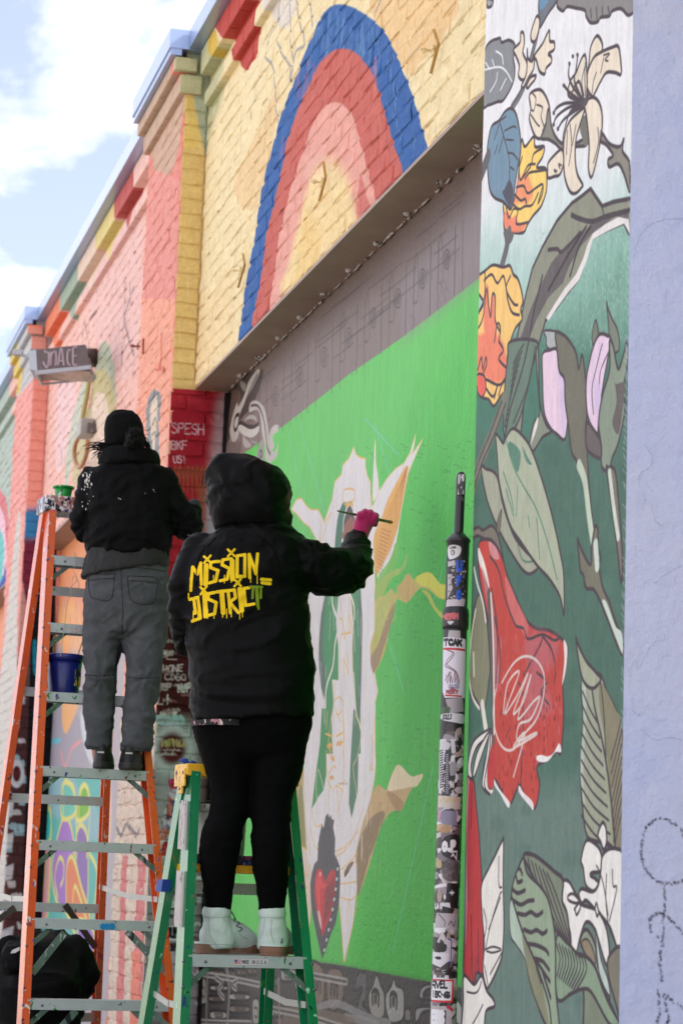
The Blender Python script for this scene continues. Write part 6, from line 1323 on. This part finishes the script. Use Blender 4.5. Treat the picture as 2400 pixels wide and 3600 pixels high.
mb = MB(); mb.rings([ring(775, 858, 1596, tt + .02, .04, 1604), ring(752, 915, 1606, tt + .02, .09, 1626), ring(735, 975, 1630, tt + .02, .12, 1650), ring(726, 1010, 1668, tt + .02, .138, 1680), ring(727, 1019, 1712, tt + .02, .145), ring(730, 1022, 1770, tt + .02, .145), ring(742, 1021, 1828, tt + .02, .138), ring(756, 1018, 1860, tt + .02, .122), ring(790, 1000, 1874, tt + .03, .10), ring(820, 980, 1880, tt + .03, .08)])
hd = fuse('hood', mb, mJK, p1, .0085, 4, folds(.010, (5, 5, 7), .003, [(Vector(at(790, 1700, tt - .1)), .12, .009, 4)], 8.4)); BH = bvh(hd)
seam('hood_seam', ['816,1830 870,1836 930,1834 1000,1846'], BH, mLEG, hd, .002, .0006)
seam('jacket_seam', ['672,2535 780,2545 900,2538 1000,2524 1098,2508', '905,1880 960,1930 985,2010 990,2080', '760,1890 700,1960 690,2060', '758,1872 800,1850 900,1850 1010,1862'], BJ, mLEG, jk, .0016)
# leggings
mb = MB()
mb.rings([ring(672, 1100, 2500, tt, .15), ring(674, 1096, 2550, tt, .15), ring(690, 1082, 2600, tt, .14), ring(712, 1070, 2650, tt, .12), ring(760, 1040, 2680, tt, .08)])
mb.rings([ring(676, 890, 2560, tt, .12), ring(706, 892, 2658, tt, .112), ring(730, 890, 2730, tt, .10), ring(742, 884, 2790, tt, .09), ring(735, 872, 2860, tt - .02, .082), ring(708, 856, 2925, tt - .035, .08), ring(699, 845, 2980, tt - .035, .078), ring(706, 830, 3050, tt - .03, .068), ring(713, 820, 3122, tt - .015, .056), ring(719, 812, 3190, tt, .048), ring(725, 805, 3230, tt, .044)])
mb.rings([ring(878, 1092, 2560, tt + .01, .12), ring(876, 1075, 2643, tt + .01, .112), ring(878, 1055, 2739, tt, .10), ring(883, 1029, 2797, tt, .09), ring(884, 1021, 2883, tt - .02, .08), ring(881, 1022, 2960, tt - .035, .078), ring(890, 1014, 3064, tt - .03, .068), ring(901, 1010, 3122, tt - .015, .056), ring(910, 1003, 3190, tt, .047), ring(915, 998, 3230, tt, .043)])
lgm = fuse('leggings', mb, mLEG, p1, .008, 4, folds(.003, (8, 8, 20), .001))
mFLO = mat('floral_cloth', (30, 28, 32), rough=.8, spl=(.61, [(226, 206, 206), (200, 140, 150)]))
mb = MB(); R0 = [ring(672, 900, 2540, tt, .168), ring(676, 900, 2558, tt, .165, 2562)]; mb.rings(R0, cap=False); mb.obj('shirt_hem', mFLO, p1, True)
# boots
mBT = mat('pale_nubuck', (206, 220, 212), rough=.62, bump=[(240, .15, .001), (20, .2, .004)], var=.04, vs=20); mSOL = mat('gum_sole', (138, 100, 80), rough=.7, bump=(60, .3, .003), var=.12, vs=40)
def boot(shaft, foot, sole_l, toe, tsole, nm='boot'):
    mb = MB(); mb.rings([ring(*r) for r in shaft]); lim(mb, foot, 18)
    o = fuse(nm, mb, mBT, p1, .006, 5, folds(.0022, (12, 12, 20), .0008)); return o
sol = float(fpG(868, 3380)[2]) + .0212
b1 = boot([(716, 808, 3186, tt, .047), (711, 813, 3200, tt, .052), (711, 813, 3216, tt, .053), (717, 808, 3225, tt, .048), (712, 815, 3260, tt, .05), (706, 830, 3295, tt + .01, .052), (704, 820, 3334, tt + .01, .05)],
    [(748, 3296, tt, .050), (795, 3278, tt + .03, .050), (838, 3294, tt + .07, .046), (868, 3306, tt + .10, .038)], 0, 0, 0)
b2 = boot([(911, 1001, 3188, tt, .047), (908, 1006, 3202, tt, .052), (908, 1006, 3218, tt, .053), (912, 1003, 3228, tt, .048), (908, 1008, 3265, tt, .05), (904, 1014, 3300, tt + .01, .052), (904, 1012, 3336, tt + .01, .05)],
    [(958, 3300, tt + .01, .049), (972, 3296, tt + .08, .049), (985, 3304, tt + .15, .044), (992, 3310, tt + .18, .036)], 0, 0, 0)
def sole(parent, pts, heel):          # outline in plan (world xy), welt + sole + lugged heel
    P = smooth_pts(pts, True, 5); c = P.mean(0)
    for nm, z0, z1, k, m_ in (('welt', sol + .031, sol + .037, 1.05, mBT), ('sole', sol + .012, sol + .031, 1.02, mSOL)):
        mb = MB(); mb.rings([[np.array([*(c + (q - c) * k), z]) for q in P] for z in (z0, z1)]); mb.obj(nm, m_, parent)
    mb = MB()
    hp = [q for q in P if (q - heel) @ (c - heel) < np.linalg.norm(c - heel) ** 2 * 1.0]; hp = np.array(hp); ch = hp.mean(0)
    mb.rings([[np.array([*(ch + (q - ch) * .98), z]) for q in hp] for z in (sol, sol + .0118)]); mb.obj('heel', mSOL, parent)
    fp_ = np.array([q for q in P if (q - heel) @ (c - heel) > np.linalg.norm(c - heel) ** 2 * 1.35]); cf = fp_.mean(0)
    mb = MB(); mb.rings([[np.array([*(cf + (q - cf) * .98), z]) for q in fp_] for z in (sol + .001, sol + .0118)]); mb.obj('forefoot_tread', mSOL, parent)
def plan(heel, toe, w0, w1):
    h, t_ = heel[:2], toe[:2]; d = t_ - h; L_ = np.linalg.norm(d); d /= L_; n = np.array([-d[1], d[0]])
    return [h + d * L_ * a + n * b for a, b in ((0, 0), (.03, w0 * .75), (.15, w0), (.4, w0 * .88), (.7, w1), (.92, w1 * .72), (1, 0), (.92, -w1 * .72), (.7, -w1), (.4, -w0 * .88), (.15, -w0), (.03, -w0 * .75))]
h1, t1_ = at(702, 3366, tt - .02), at(903, 3366, tt + .155); sole(b1, plan(h1, t1_, .043, .049), h1[:2])
h2, t2_ = at(952, 3366, tt - .052), at(1000, 3366, tt + .22); sole(b2, plan(h2, t2_, .045, .049), h2[:2])
BB = bvh(b1); seam('seam', ['735,3225 735,3265 745,3300 765,3328', '812,3228 830,3262 850,3290 870,3300', '708,3322 760,3320 820,3322', '714,3222 740,3225 780,3225 808,3221'], BB, mat('boot_stitching', (170, 186, 178), rough=.6), b1, .0012)
BB2 = bvh(b2); seam('seam', ['955,3230 952,3275 960,3305 968,3328', '930,3230 925,3270 915,3300', '911,3223 940,3226 980,3226 1003,3222'], BB2, bpy.data.materials['boot_stitching'], b2, .0012)
mLAC = mat('grey_lace', (110, 120, 122), rough=.7)
seam('lace', ['812,3190 826,3178 836,3184 824,3200 815,3205', '815,3200 835,3204 856,3207'], BB, mLAC, b1)
seam('lace', ['812,3190 824,3196 812,3204 828,3212 816,3220 834,3228 822,3238 842,3246 830,3256 850,3264 840,3274'], BB, mLAC, b1, .0022, .001)
lgo = drape(989, 3308, BB2, .001)
if lgo is not None: MB().lathe(lgo, [(.007, 0), (.006, .0012), (.0005, .0015)], 14, ax=(RT * .7, UP * 1.3, -FW)).obj('stud', mRIV, b2, True)
# glove and hand
mGLV = mat('magenta_knit', (186, 16, 96), rough=.9, bump=[(420, .5, .0015)], var=.08, vs=60, sheen=.3)
mb = MB(); th = tt + .30
lim(mb, [(1262, 1902, th - .005, .030), (1266, 1880, th, .030), (1272, 1858, th + .01, .033), (1280, 1835, th + .02, .036)])
ell(mb, at(1277, 1836, th + .02), (.030, .022, .030))
for k in range(4):
    q = [9, 0, 3, 13][k]; lim(mb, [(1268 + k * 14, 1838, th, .0125), (1264 + k * 18, 1803 + q, th - .008, .0125), (1267 + k * 18, 1801 + q, th + .018, .0118), (1272 + k * 16, 1822 + q, th + .040, .0108), (1276 + k * 14, 1838 + q * .5, th + .032, .0098)], 12)
lim(mb, [(1262, 1862, th + .03, .016), (1290, 1850, th + .05, .0135), (1313, 1834, th + .05, .0115), (1325, 1828, th + .044, .0098)], 12)
gl = fuse('glove', mb, mGLV, p1, .0035, 1)
BG = bvh(gl); mb = MB()
br = thing('paintbrush', 'thin paintbrush with an ochre tip held in the pink-gloved hand', 'brush', at(1285, 1822, th + .02))
A_, B_ = at(1186, 1796, th - .04), at(1380, 1837, th + .12); d = (B_ - A_) / np.linalg.norm(B_ - A_); Ln = np.linalg.norm(B_ - A_)
MB().tube([A_, A_ + d * Ln * .3, A_ + d * Ln * .75, A_ + d * Ln * .86], [.003, .0046, .006, .005], 10).obj('handle', mat('green_brush_handle', (96, 96, 60), rough=.4, var=.3, vs=60), br, True)
MB().tube([A_ + d * Ln * .86, A_ + d * Ln * .92], .0055, 10).obj('ferrule', mRIV, br, True)
MB().tube([A_ + d * Ln * .92, A_ + d * Ln * .96, A_ + d * Ln], [.0058, .0075, .002], 10).obj('bristles', mat('ochre_bristles', (186, 110, 40), rough=.8), br, True)
# body under the clothes
def body(parent, head, nose, pts, vox=.012):
    mb = MB(); c, r = head; ell(mb, c, r); n_ = c + nose * r[1] * .98; ell(mb, n_ - UP * .01, (.012, .016, .018)); ell(mb, n_ - UP * .05 - nose * .012, (.022, .010, .007))
    side = np.cross(nose, UP)
    for sg in (-1, 1): ell(mb, c + side * sg * r[0] * 1.0 - UP * .01, (.008, .018, .028)); ell(mb, c + nose * r[1] * .9 + side * sg * .03 + UP * .012, (.012, .008, .007))
    for l in pts: lim(mb, l, 12)
    return fuse('body', mb, mSKIN, parent, vox, 2)
nz = FW * .8 + RT * .6; nz /= np.linalg.norm(nz)
body(p1, (at(880, 1745, tt + .03), np.array([.075, .095, .105])), nz, [[(890, 1840, tt, .05), (890, 1920, tt, .06), (870, 2050, tt, .10), (880, 2250, tt, .10), (885, 2450, tt, .11), (885, 2560, tt, .10)], [(900, 1930, tt, .06), (1050, 1965, tt, .045), (1200, 2005, tt + .06, .038), (1240, 1960, tt + .17, .032), (1262, 1885, th, .024)],
   [(880, 1930, tt, .06), (700, 1950, tt, .045), (645, 2130, tt, .035), (680, 2260, tt + .08, .03), (800, 2230, tt + .3, .025), (840, 2215, tt + .36, .03)], [(800, 2560, tt, .07), (812, 2790, tt, .05), (772, 2980, tt - .03, .045), (766, 3180, tt, .035), (768, 3290, tt + .02, .034), (840, 3315, tt + .09, .026)], [(975, 2560, tt, .07), (955, 2790, tt, .05), (950, 2980, tt - .03, .045), (956, 3180, tt, .035), (960, 3290, tt + .02, .034), (975, 3315, tt + .12, .026)]])

# ---------------- the painter in grey jeans
T2 = float(fpO(330, 2720) @ FW) + .02; t2 = T2 + .02
p2_ = thing('person', 'person in black bomber jacket, beanie and faded grey jeans standing high on the orange ladder', 'person', at(410, 2706, T2), 'painters on step ladders')
mJ2 = mat('black_bomber_fabric', (8, 8, 10), rough=.7, bump=[(400, .15, .001), (30, .3, .006)], spec=.1)
mSH = mat('washed_black_shirt', (32, 31, 32), rough=.8, bump=(200, .15, .001), var=.08)
mJN = mat('grey_denim', (84, 86, 90), rough=.85, spec=.2, bump=[(600, .3, .001), (24, .5, .008), (9, .5, .02)], var=.42, vs=6, spl=(.72, [(96, 100, 100)]))
mb = MB(); mb.rings([ring(385, 520, 1618, t2, .09), ring(352, 560, 1636, t2, .11), ring(318, 598, 1655, t2, .125), ring(300, 612, 1685, t2, .135), ring(300, 612, 1750, t2, .142), ring(304, 606, 1820, t2, .148), ring(302, 606, 1870, t2, .155), ring(304, 604, 1900, t2, .158, 1905), ring(310, 598, 1918, t2, .148, 1926), ring(312, 596, 1946, t2, .14, 1962)])
lim(mb, [(330, 1688, t2, .062), (312, 1760, t2, .060), (302, 1845, t2 + .02, .058), (318, 1872, t2 + .10, .05), (380, 1835, t2 + .32, .04)])
lim(mb, [(572, 1692, t2, .062), (612, 1755, t2, .060), (648, 1835, t2 + .02, .060), (664, 1858, t2 + .06, .054), (672, 1815, t2 + .14, .042), (674, 1792, t2 + .18, .036)])
j2 = fuse('jacket', mb, mJ2, p2_, .010, 4, folds(.010, (6, 6, 13), .003, [(Vector(at(640, 1850, t2)), .15, .008, 8), (Vector(at(300, 1850, t2)), .15, .008, 8)], 1.7)); B2 = bvh(j2)
mb = MB(); mb.rings([ring(372, 520, 1582, t2, .10), ring(350, 552, 1596, t2, .125), ring(346, 560, 1618, t2, .135), ring(356, 556, 1640, t2 - .01, .13), ring(385, 530, 1652, t2, .11)])
fuse('hood', mb, mJ2, p2_, .009, 3, folds(.010, (10, 10, 14), .003, None, 5.))
mb = MB(); mb.rings([ring(312, 594, 1925, t2, .13), ring(300, 594, 1975, t2, .142, 1970), ring(290, 592, 2015, t2, .146, 1985), ring(284, 590, 2036, t2, .146, 1994)], cap=True)
fuse('shirt', mb, mSH, p2_, .008, 2, folds(.006, (14, 14, 8), .002, None, 2.))
mb = MB(); mb.rings([ring(310, 586, 1960, t2, .12), ring(304, 592, 2030, t2, .128), ring(298, 594, 2100, t2, .135), ring(295, 592, 2170, t2, .130), ring(310, 575, 2225, t2, .11), ring(360, 520, 2245, t2, .06)])
mb.rings([ring(296, 436, 2150, t2, .11), ring(293, 430, 2240, t2, .10), ring(298, 420, 2309, t2 - .01, .09), ring(299, 408, 2385, t2 - .015, .085), ring(294, 401, 2466, t2 - .01, .08), ring(297, 398, 2553, t2, .078), ring(300, 399, 2634, t2, .078)])
mb.rings([ring(436, 590, 2150, t2, .11), ring(434, 585, 2240, t2, .10), ring(437, 575, 2309, t2 - .01, .09), ring(446, 565, 2385, t2 - .015, .085), ring(442, 556, 2440, t2 - .01, .08), ring(433, 543, 2535, t2, .078), ring(421, 532, 2642, t2, .078)])
jn = fuse('jeans', mb, mJN, p2_, .0085, 3, folds(.0085, (7, 7, 12), .003, [(Vector(at(350, 2390, t2 - .1)), .14, .006, 7), (Vector(at(505, 2390, t2 - .1)), .14, .006, 7), (Vector(at(440, 2240, t2 - .1)), .16, .007, 9)], 6.2)); B3 = bvh(jn)
mST = mat('dark_stitching', (44, 44, 48), rough=.9)
seam('seam', ['426,2000 428,2060 432,2140 430,2230', '312,2025 330,2020 402,2019 402,2030 398,2080 386,2110 350,2108 318,2092 312,2025', '318,2040 360,2034 400,2033', '448,2026 500,2026 553,2035 550,2080 540,2118 500,2124 462,2108 452,2070 448,2026', '450,2042 500,2042 552,2050', '305,2005 360,1998 430,1994 500,1996 585,2010', '300,2372 350,2376 408,2372', '448,2380 500,2384 560,2382', '302,2622 350,2626 396,2616', '424,2620 470,2628 530,2634'], B3, mST, jn, .0022)
mWP = mat('white_paint_spots', (214, 212, 208), rough=.6)
random.seed(11)
spots('paint_spots', [(random.gauss(303, 10), random.uniform(1660, 1790), random.uniform(.7, 2.4), random.uniform(1.5, 5)) for _ in range(22)] + [(random.gauss(306, 7), random.gauss(1682, 12), 2, 6) for _ in range(12)] + [(418, 1752, 2, 2), (424, 1755, 1.6, 2), (540, 1722, 2, 2), (543, 1729, 1.6, 2), (511, 1735, 1.2, 1.4), (664, 1880, 3, 3)], B2, mWP, j2)
mb = MB(); mb.rings([ring(425, 448, 1443, t2, .02), ring(398, 470, 1450, t2, .06), ring(380, 490, 1466, t2, .085), ring(370, 502, 1492, t2, .1), ring(367, 506, 1522, t2, .105), ring(369, 506, 1556, t2, .105), ring(374, 500, 1574, t2, .10)])
mBN = mat('black_knit', (12, 11, 13), rough=.95, bump=[(260, .6, .002)], spec=.15)
fuse('beanie', mb, mBN, p2_, .007, 3, folds(.003, (20, 20, 20), .001))
mHR = mat('black_hair', (9, 7, 8), rough=.55, spec=.15, bump=(400, .3, .001))
mb = MB(); ell(mb, at(476, 1540, t2 - .105), (.040, .036, .046)); ell(mb, at(462, 1572, t2 - .09), (.034, .034, .03)); ell(mb, at(490, 1560, t2 - .09), (.026, .03, .04)); ell(mb, at(440, 1585, t2 - .02), (.075, .07, .05))
hr = fuse('hair', mb, mHR, p2_, .006, 2, folds(.008, (26, 26, 20), .004))
mb = MB(); rr = random.Random(3)
for k in range(90):
    x0, y0 = rr.uniform(372, 430), rr.uniform(1556, 1590); l = rr.uniform(25, 85); sgn = -1; dy = rr.gauss(0, 10) + (12 if rr.random() < .4 else 0)
    P = [at(x0, y0, t2 - .06 + rr.uniform(-.03, .03)), at(x0 + sgn * l * .5, y0 + dy * .2 - 4 + rr.gauss(0, 4), t2 - .06), at(x0 + sgn * l, y0 + dy + rr.gauss(0, 6), t2 - .05)]
    mb.tube(smooth_pts(P, False, 3), [.0016] * 6 + [.0005], 4)
for k in range(26):
    x0, y0 = rr.uniform(485, 505), rr.uniform(1520, 1560); P = [at(x0, y0, t2 - .08), at(x0 + rr.uniform(8, 20), y0 + rr.uniform(8, 22), t2 - .08), at(x0 + rr.uniform(20, 42), y0 + rr.uniform(30, 70), t2 - .09)]
    mb.tube(smooth_pts(P, False, 3), [.0016] * 6 + [.0005], 4)
for k in range(70):
    x0, y0 = rr.uniform(445, 508), rr.uniform(1500, 1580); a = rr.uniform(-2.6, -.3); mb.tube([at(x0, y0, t2 - .14), at(x0 + 9 * math.cos(a), y0 + 9 * math.sin(a), t2 - .15), at(x0 + 20 * math.cos(a + .3), y0 + 16 * math.sin(a + .3), t2 - .15)], [.0014, .0012, .0005], 4)
o = mb.obj('hair_strands', mHR, p2_, True); o['kind'] = 'stuff'
MB_ = MB(); ell(MB_, at(381, 1538, t2 - .03), (.010, .012, .020)); MB_.obj('ear', mSKIN, p2_, True)
mG2 = mat('dark_work_glove', (34, 44, 46), rough=.85, bump=(300, .4, .001))
mb = MB(); lim(mb, [(675, 1800, t2 + .17, .027), (679, 1782, t2 + .20, .032)]); ell(mb, at(682, 1778, t2 + .21), (.030, .030, .030))
for k in range(4): lim(mb, [(672 + k * 6, 1768 + k * 3, t2 + .21, .011), (678 + k * 6, 1762 + k * 5, t2 + .235, .0105), (684 + k * 4, 1770 + k * 6, t2 + .262, .0095), (680 + k * 3, 1780 + k * 5, t2 + .25, .009)], 10)
lim(mb, [(668, 1790, t2 + .22, .013), (672, 1780, t2 + .25, .011), (682, 1776, t2 + .265, .0095)], 10)
fuse('glove', mb, mG2, p2_, .005, 2)
mSN = mat('black_sneaker', (24, 24, 26), rough=.6, bump=(150, .3, .002)); mSNS = mat('black_rubber_sole', (46, 46, 44), rough=.7)
zs = onO('FL', 0)[2] * 0 + float(fpO(330, 2720)[2]) + .0215
for (xl, xr, yt, toe) in ((322, 398, 2628, 6), (412, 505, 2634, -4)):
    c = at((xl + xr) / 2, 2690, t2 - .02); c[2] = zs; w_ = (xr - xl) / 2 * T2 / FPX * .92; mb = MB()
    R = []
    for (z, k, yo, L_) in ((.018, 1, .06, .145), (.035, 1.0, .06, .143), (.055, .93, .045, .12), (.075, .8, .015, .075), (.10, .72, .0, .06)):
        R.append([c + RT * (w_ * k * math.cos(q)) + FW * (yo + L_ * math.sin(q)) + UP * z for q in np.arange(24) * 2 * math.pi / 24])
    mb.rings(R); sn = fuse('shoe', mb, mSN, p2_, .006, 3)
    MB().rings([[c + RT * (w_ * k * math.cos(q)) + FW * (.06 + .15 * math.sin(q)) + UP * z for q in np.arange(24) * 2 * math.pi / 24] for z, k in ((.0, .96), (.008, 1.04), (.022, 1.05), (.027, 1.0))]).obj('sole', mSNS, sn, True)
    MB().box(c - FW * (.088) + UP * .062, (.014, .0015, .003), (RT, FW, UP)).obj('heel_tab', mALD, sn)
nz2 = FW
body(p2_, (at(437, 1530, t2), np.array([.072, .09, .10])), nz2, [[(440, 1590, t2, .05), (450, 1680, t2, .07), (455, 1850, t2, .1), (450, 2060, t2, .1)], [(450, 1670, t2, .05), (330, 1690, t2, .04), (305, 1840, t2 + .02, .034), (370, 1840, t2 + .3, .028), (390, 1832, t2 + .36, .03)], [(450, 1670, t2, .05), (575, 1700, t2, .04), (650, 1840, t2 + .02, .034), (674, 1800, t2 + .17, .024)],
   [(370, 2080, t2, .08), (355, 2390, t2, .05), (350, 2620, t2, .035), (358, 2680, t2, .034)], [(520, 2080, t2, .08), (505, 2390, t2, .05), (478, 2620, t2, .035), (458, 2685, t2, .034)]])

# ---------------- the person bent low behind the orange ladder
t3 = 9.75
p3 = thing('person', 'person in a black jacket bent low behind the foot of the orange ladder', 'person', [at(140, 3600, t3 + .1)[0], at(140, 3600, t3 + .1)[1], 0])
mb = MB(); mb.rings([ring(120, 218, 3276, t3 + .1, .06), ring(88, 238, 3288, t3 + .1, .12), ring(48, 258, 3318, t3 + .08, .17), ring(22, 280, 3356, t3 + .06, .20), ring(0, 300, 3400, t3 + .03, .22), ring(-16, 306, 3450, t3, .24), ring(-25, 290, 3520, t3, .24), ring(-20, 270, 3620, t3, .22), ring(0, 250, 3720, t3, .19), ring(20, 230, 3790, t3, .15)])
lim(mb, [(250, 3340, t3 + .05, .07), (296, 3405, t3 + .02, .055), (312, 3425, t3 + .03, .04), (290, 3480, t3 + .12, .045), (250, 3540, t3 + .25, .04)])
lim(mb, [(40, 3350, t3 + .05, .07), (-10, 3440, t3, .055), (10, 3560, t3 + .1, .045), (60, 3620, t3 + .25, .04)])
fuse('jacket', mb, mJ2, p3, .012, 4, folds(.016, (4, 4, 8), .005, None, 9.))
mb = MB(); mb.rings([ring(30, 90, 3312, t3 - .06, .05), ring(14, 112, 3328, t3 - .08, .09), ring(6, 118, 3356, t3 - .10, .10), ring(8, 112, 3400, t3 - .12, .09), ring(30, 90, 3430, t3 - .13, .05)])
fuse('hood', mb, mJ2, p3, .010, 3, folds(.008, (8, 8, 8), .003))
MBH = MB(); MBH.add([at(38, 3352, t3 - .235), at(44, 3340, t3 - .235), at(70, 3329, t3 - .235), at(70, 3340, t3 - .235), at(56, 3350, t3 - .235)], [(0, 1, 2, 3, 4)]); 
MBH.obj('chest_logo', mWP, p3)
mb = MB(); lim(mb, [(90, 3740, t3, .11), (70, 3900, t3 + .25, .08), (70, 4060, t3 + .05, .06), (70, 4240, t3, .045)]); lim(mb, [(190, 3740, t3, .11), (215, 3900, t3 + .25, .08), (215, 4060, t3 + .05, .06), (215, 4240, t3, .045)])
fuse('trousers', mb, mLEG, p3, .014, 3)
zz = at(70, 4240, t3)[2]
for x in (70, 215):
    q = at(x, 4240, t3); mb = MB(); ell(mb, np.array([q[0], q[1], .06]) + FW * .05, (.05, .14, .055)); mb.tube([q, np.array([q[0], q[1], .08])], .05, 12); fuse('shoe', mb, mSN, p3, .012, 2)
body(p3, (at(60, 3372, t3 - .09), np.array([.05, .055, .06])), -UP * .6 + FW * .8, [[(75, 3400, t3 - .02, .04), (120, 3400, t3 + .05, .1), (140, 3600, t3, .12), (140, 3740, t3, .1)], [(120, 3740, t3, .07), (70, 3900, t3 + .25, .05), (70, 4060, t3 + .05, .04), (70, 4240, t3, .03)], [(160, 3740, t3, .07), (215, 3900, t3 + .25, .05), (215, 4060, t3 + .05, .04), (215, 4240, t3, .03)],
   [(230, 3370, t3 + .08, .03), (295, 3420, t3 + .05, .02), (250, 3540, t3 + .25, .03), (240, 3560, t3 + .28, .03)], [(60, 3390, t3 + .08, .03), (-5, 3450, t3, .04), (60, 3620, t3 + .25, .03), (64, 3640, t3 + .28, .03)]])
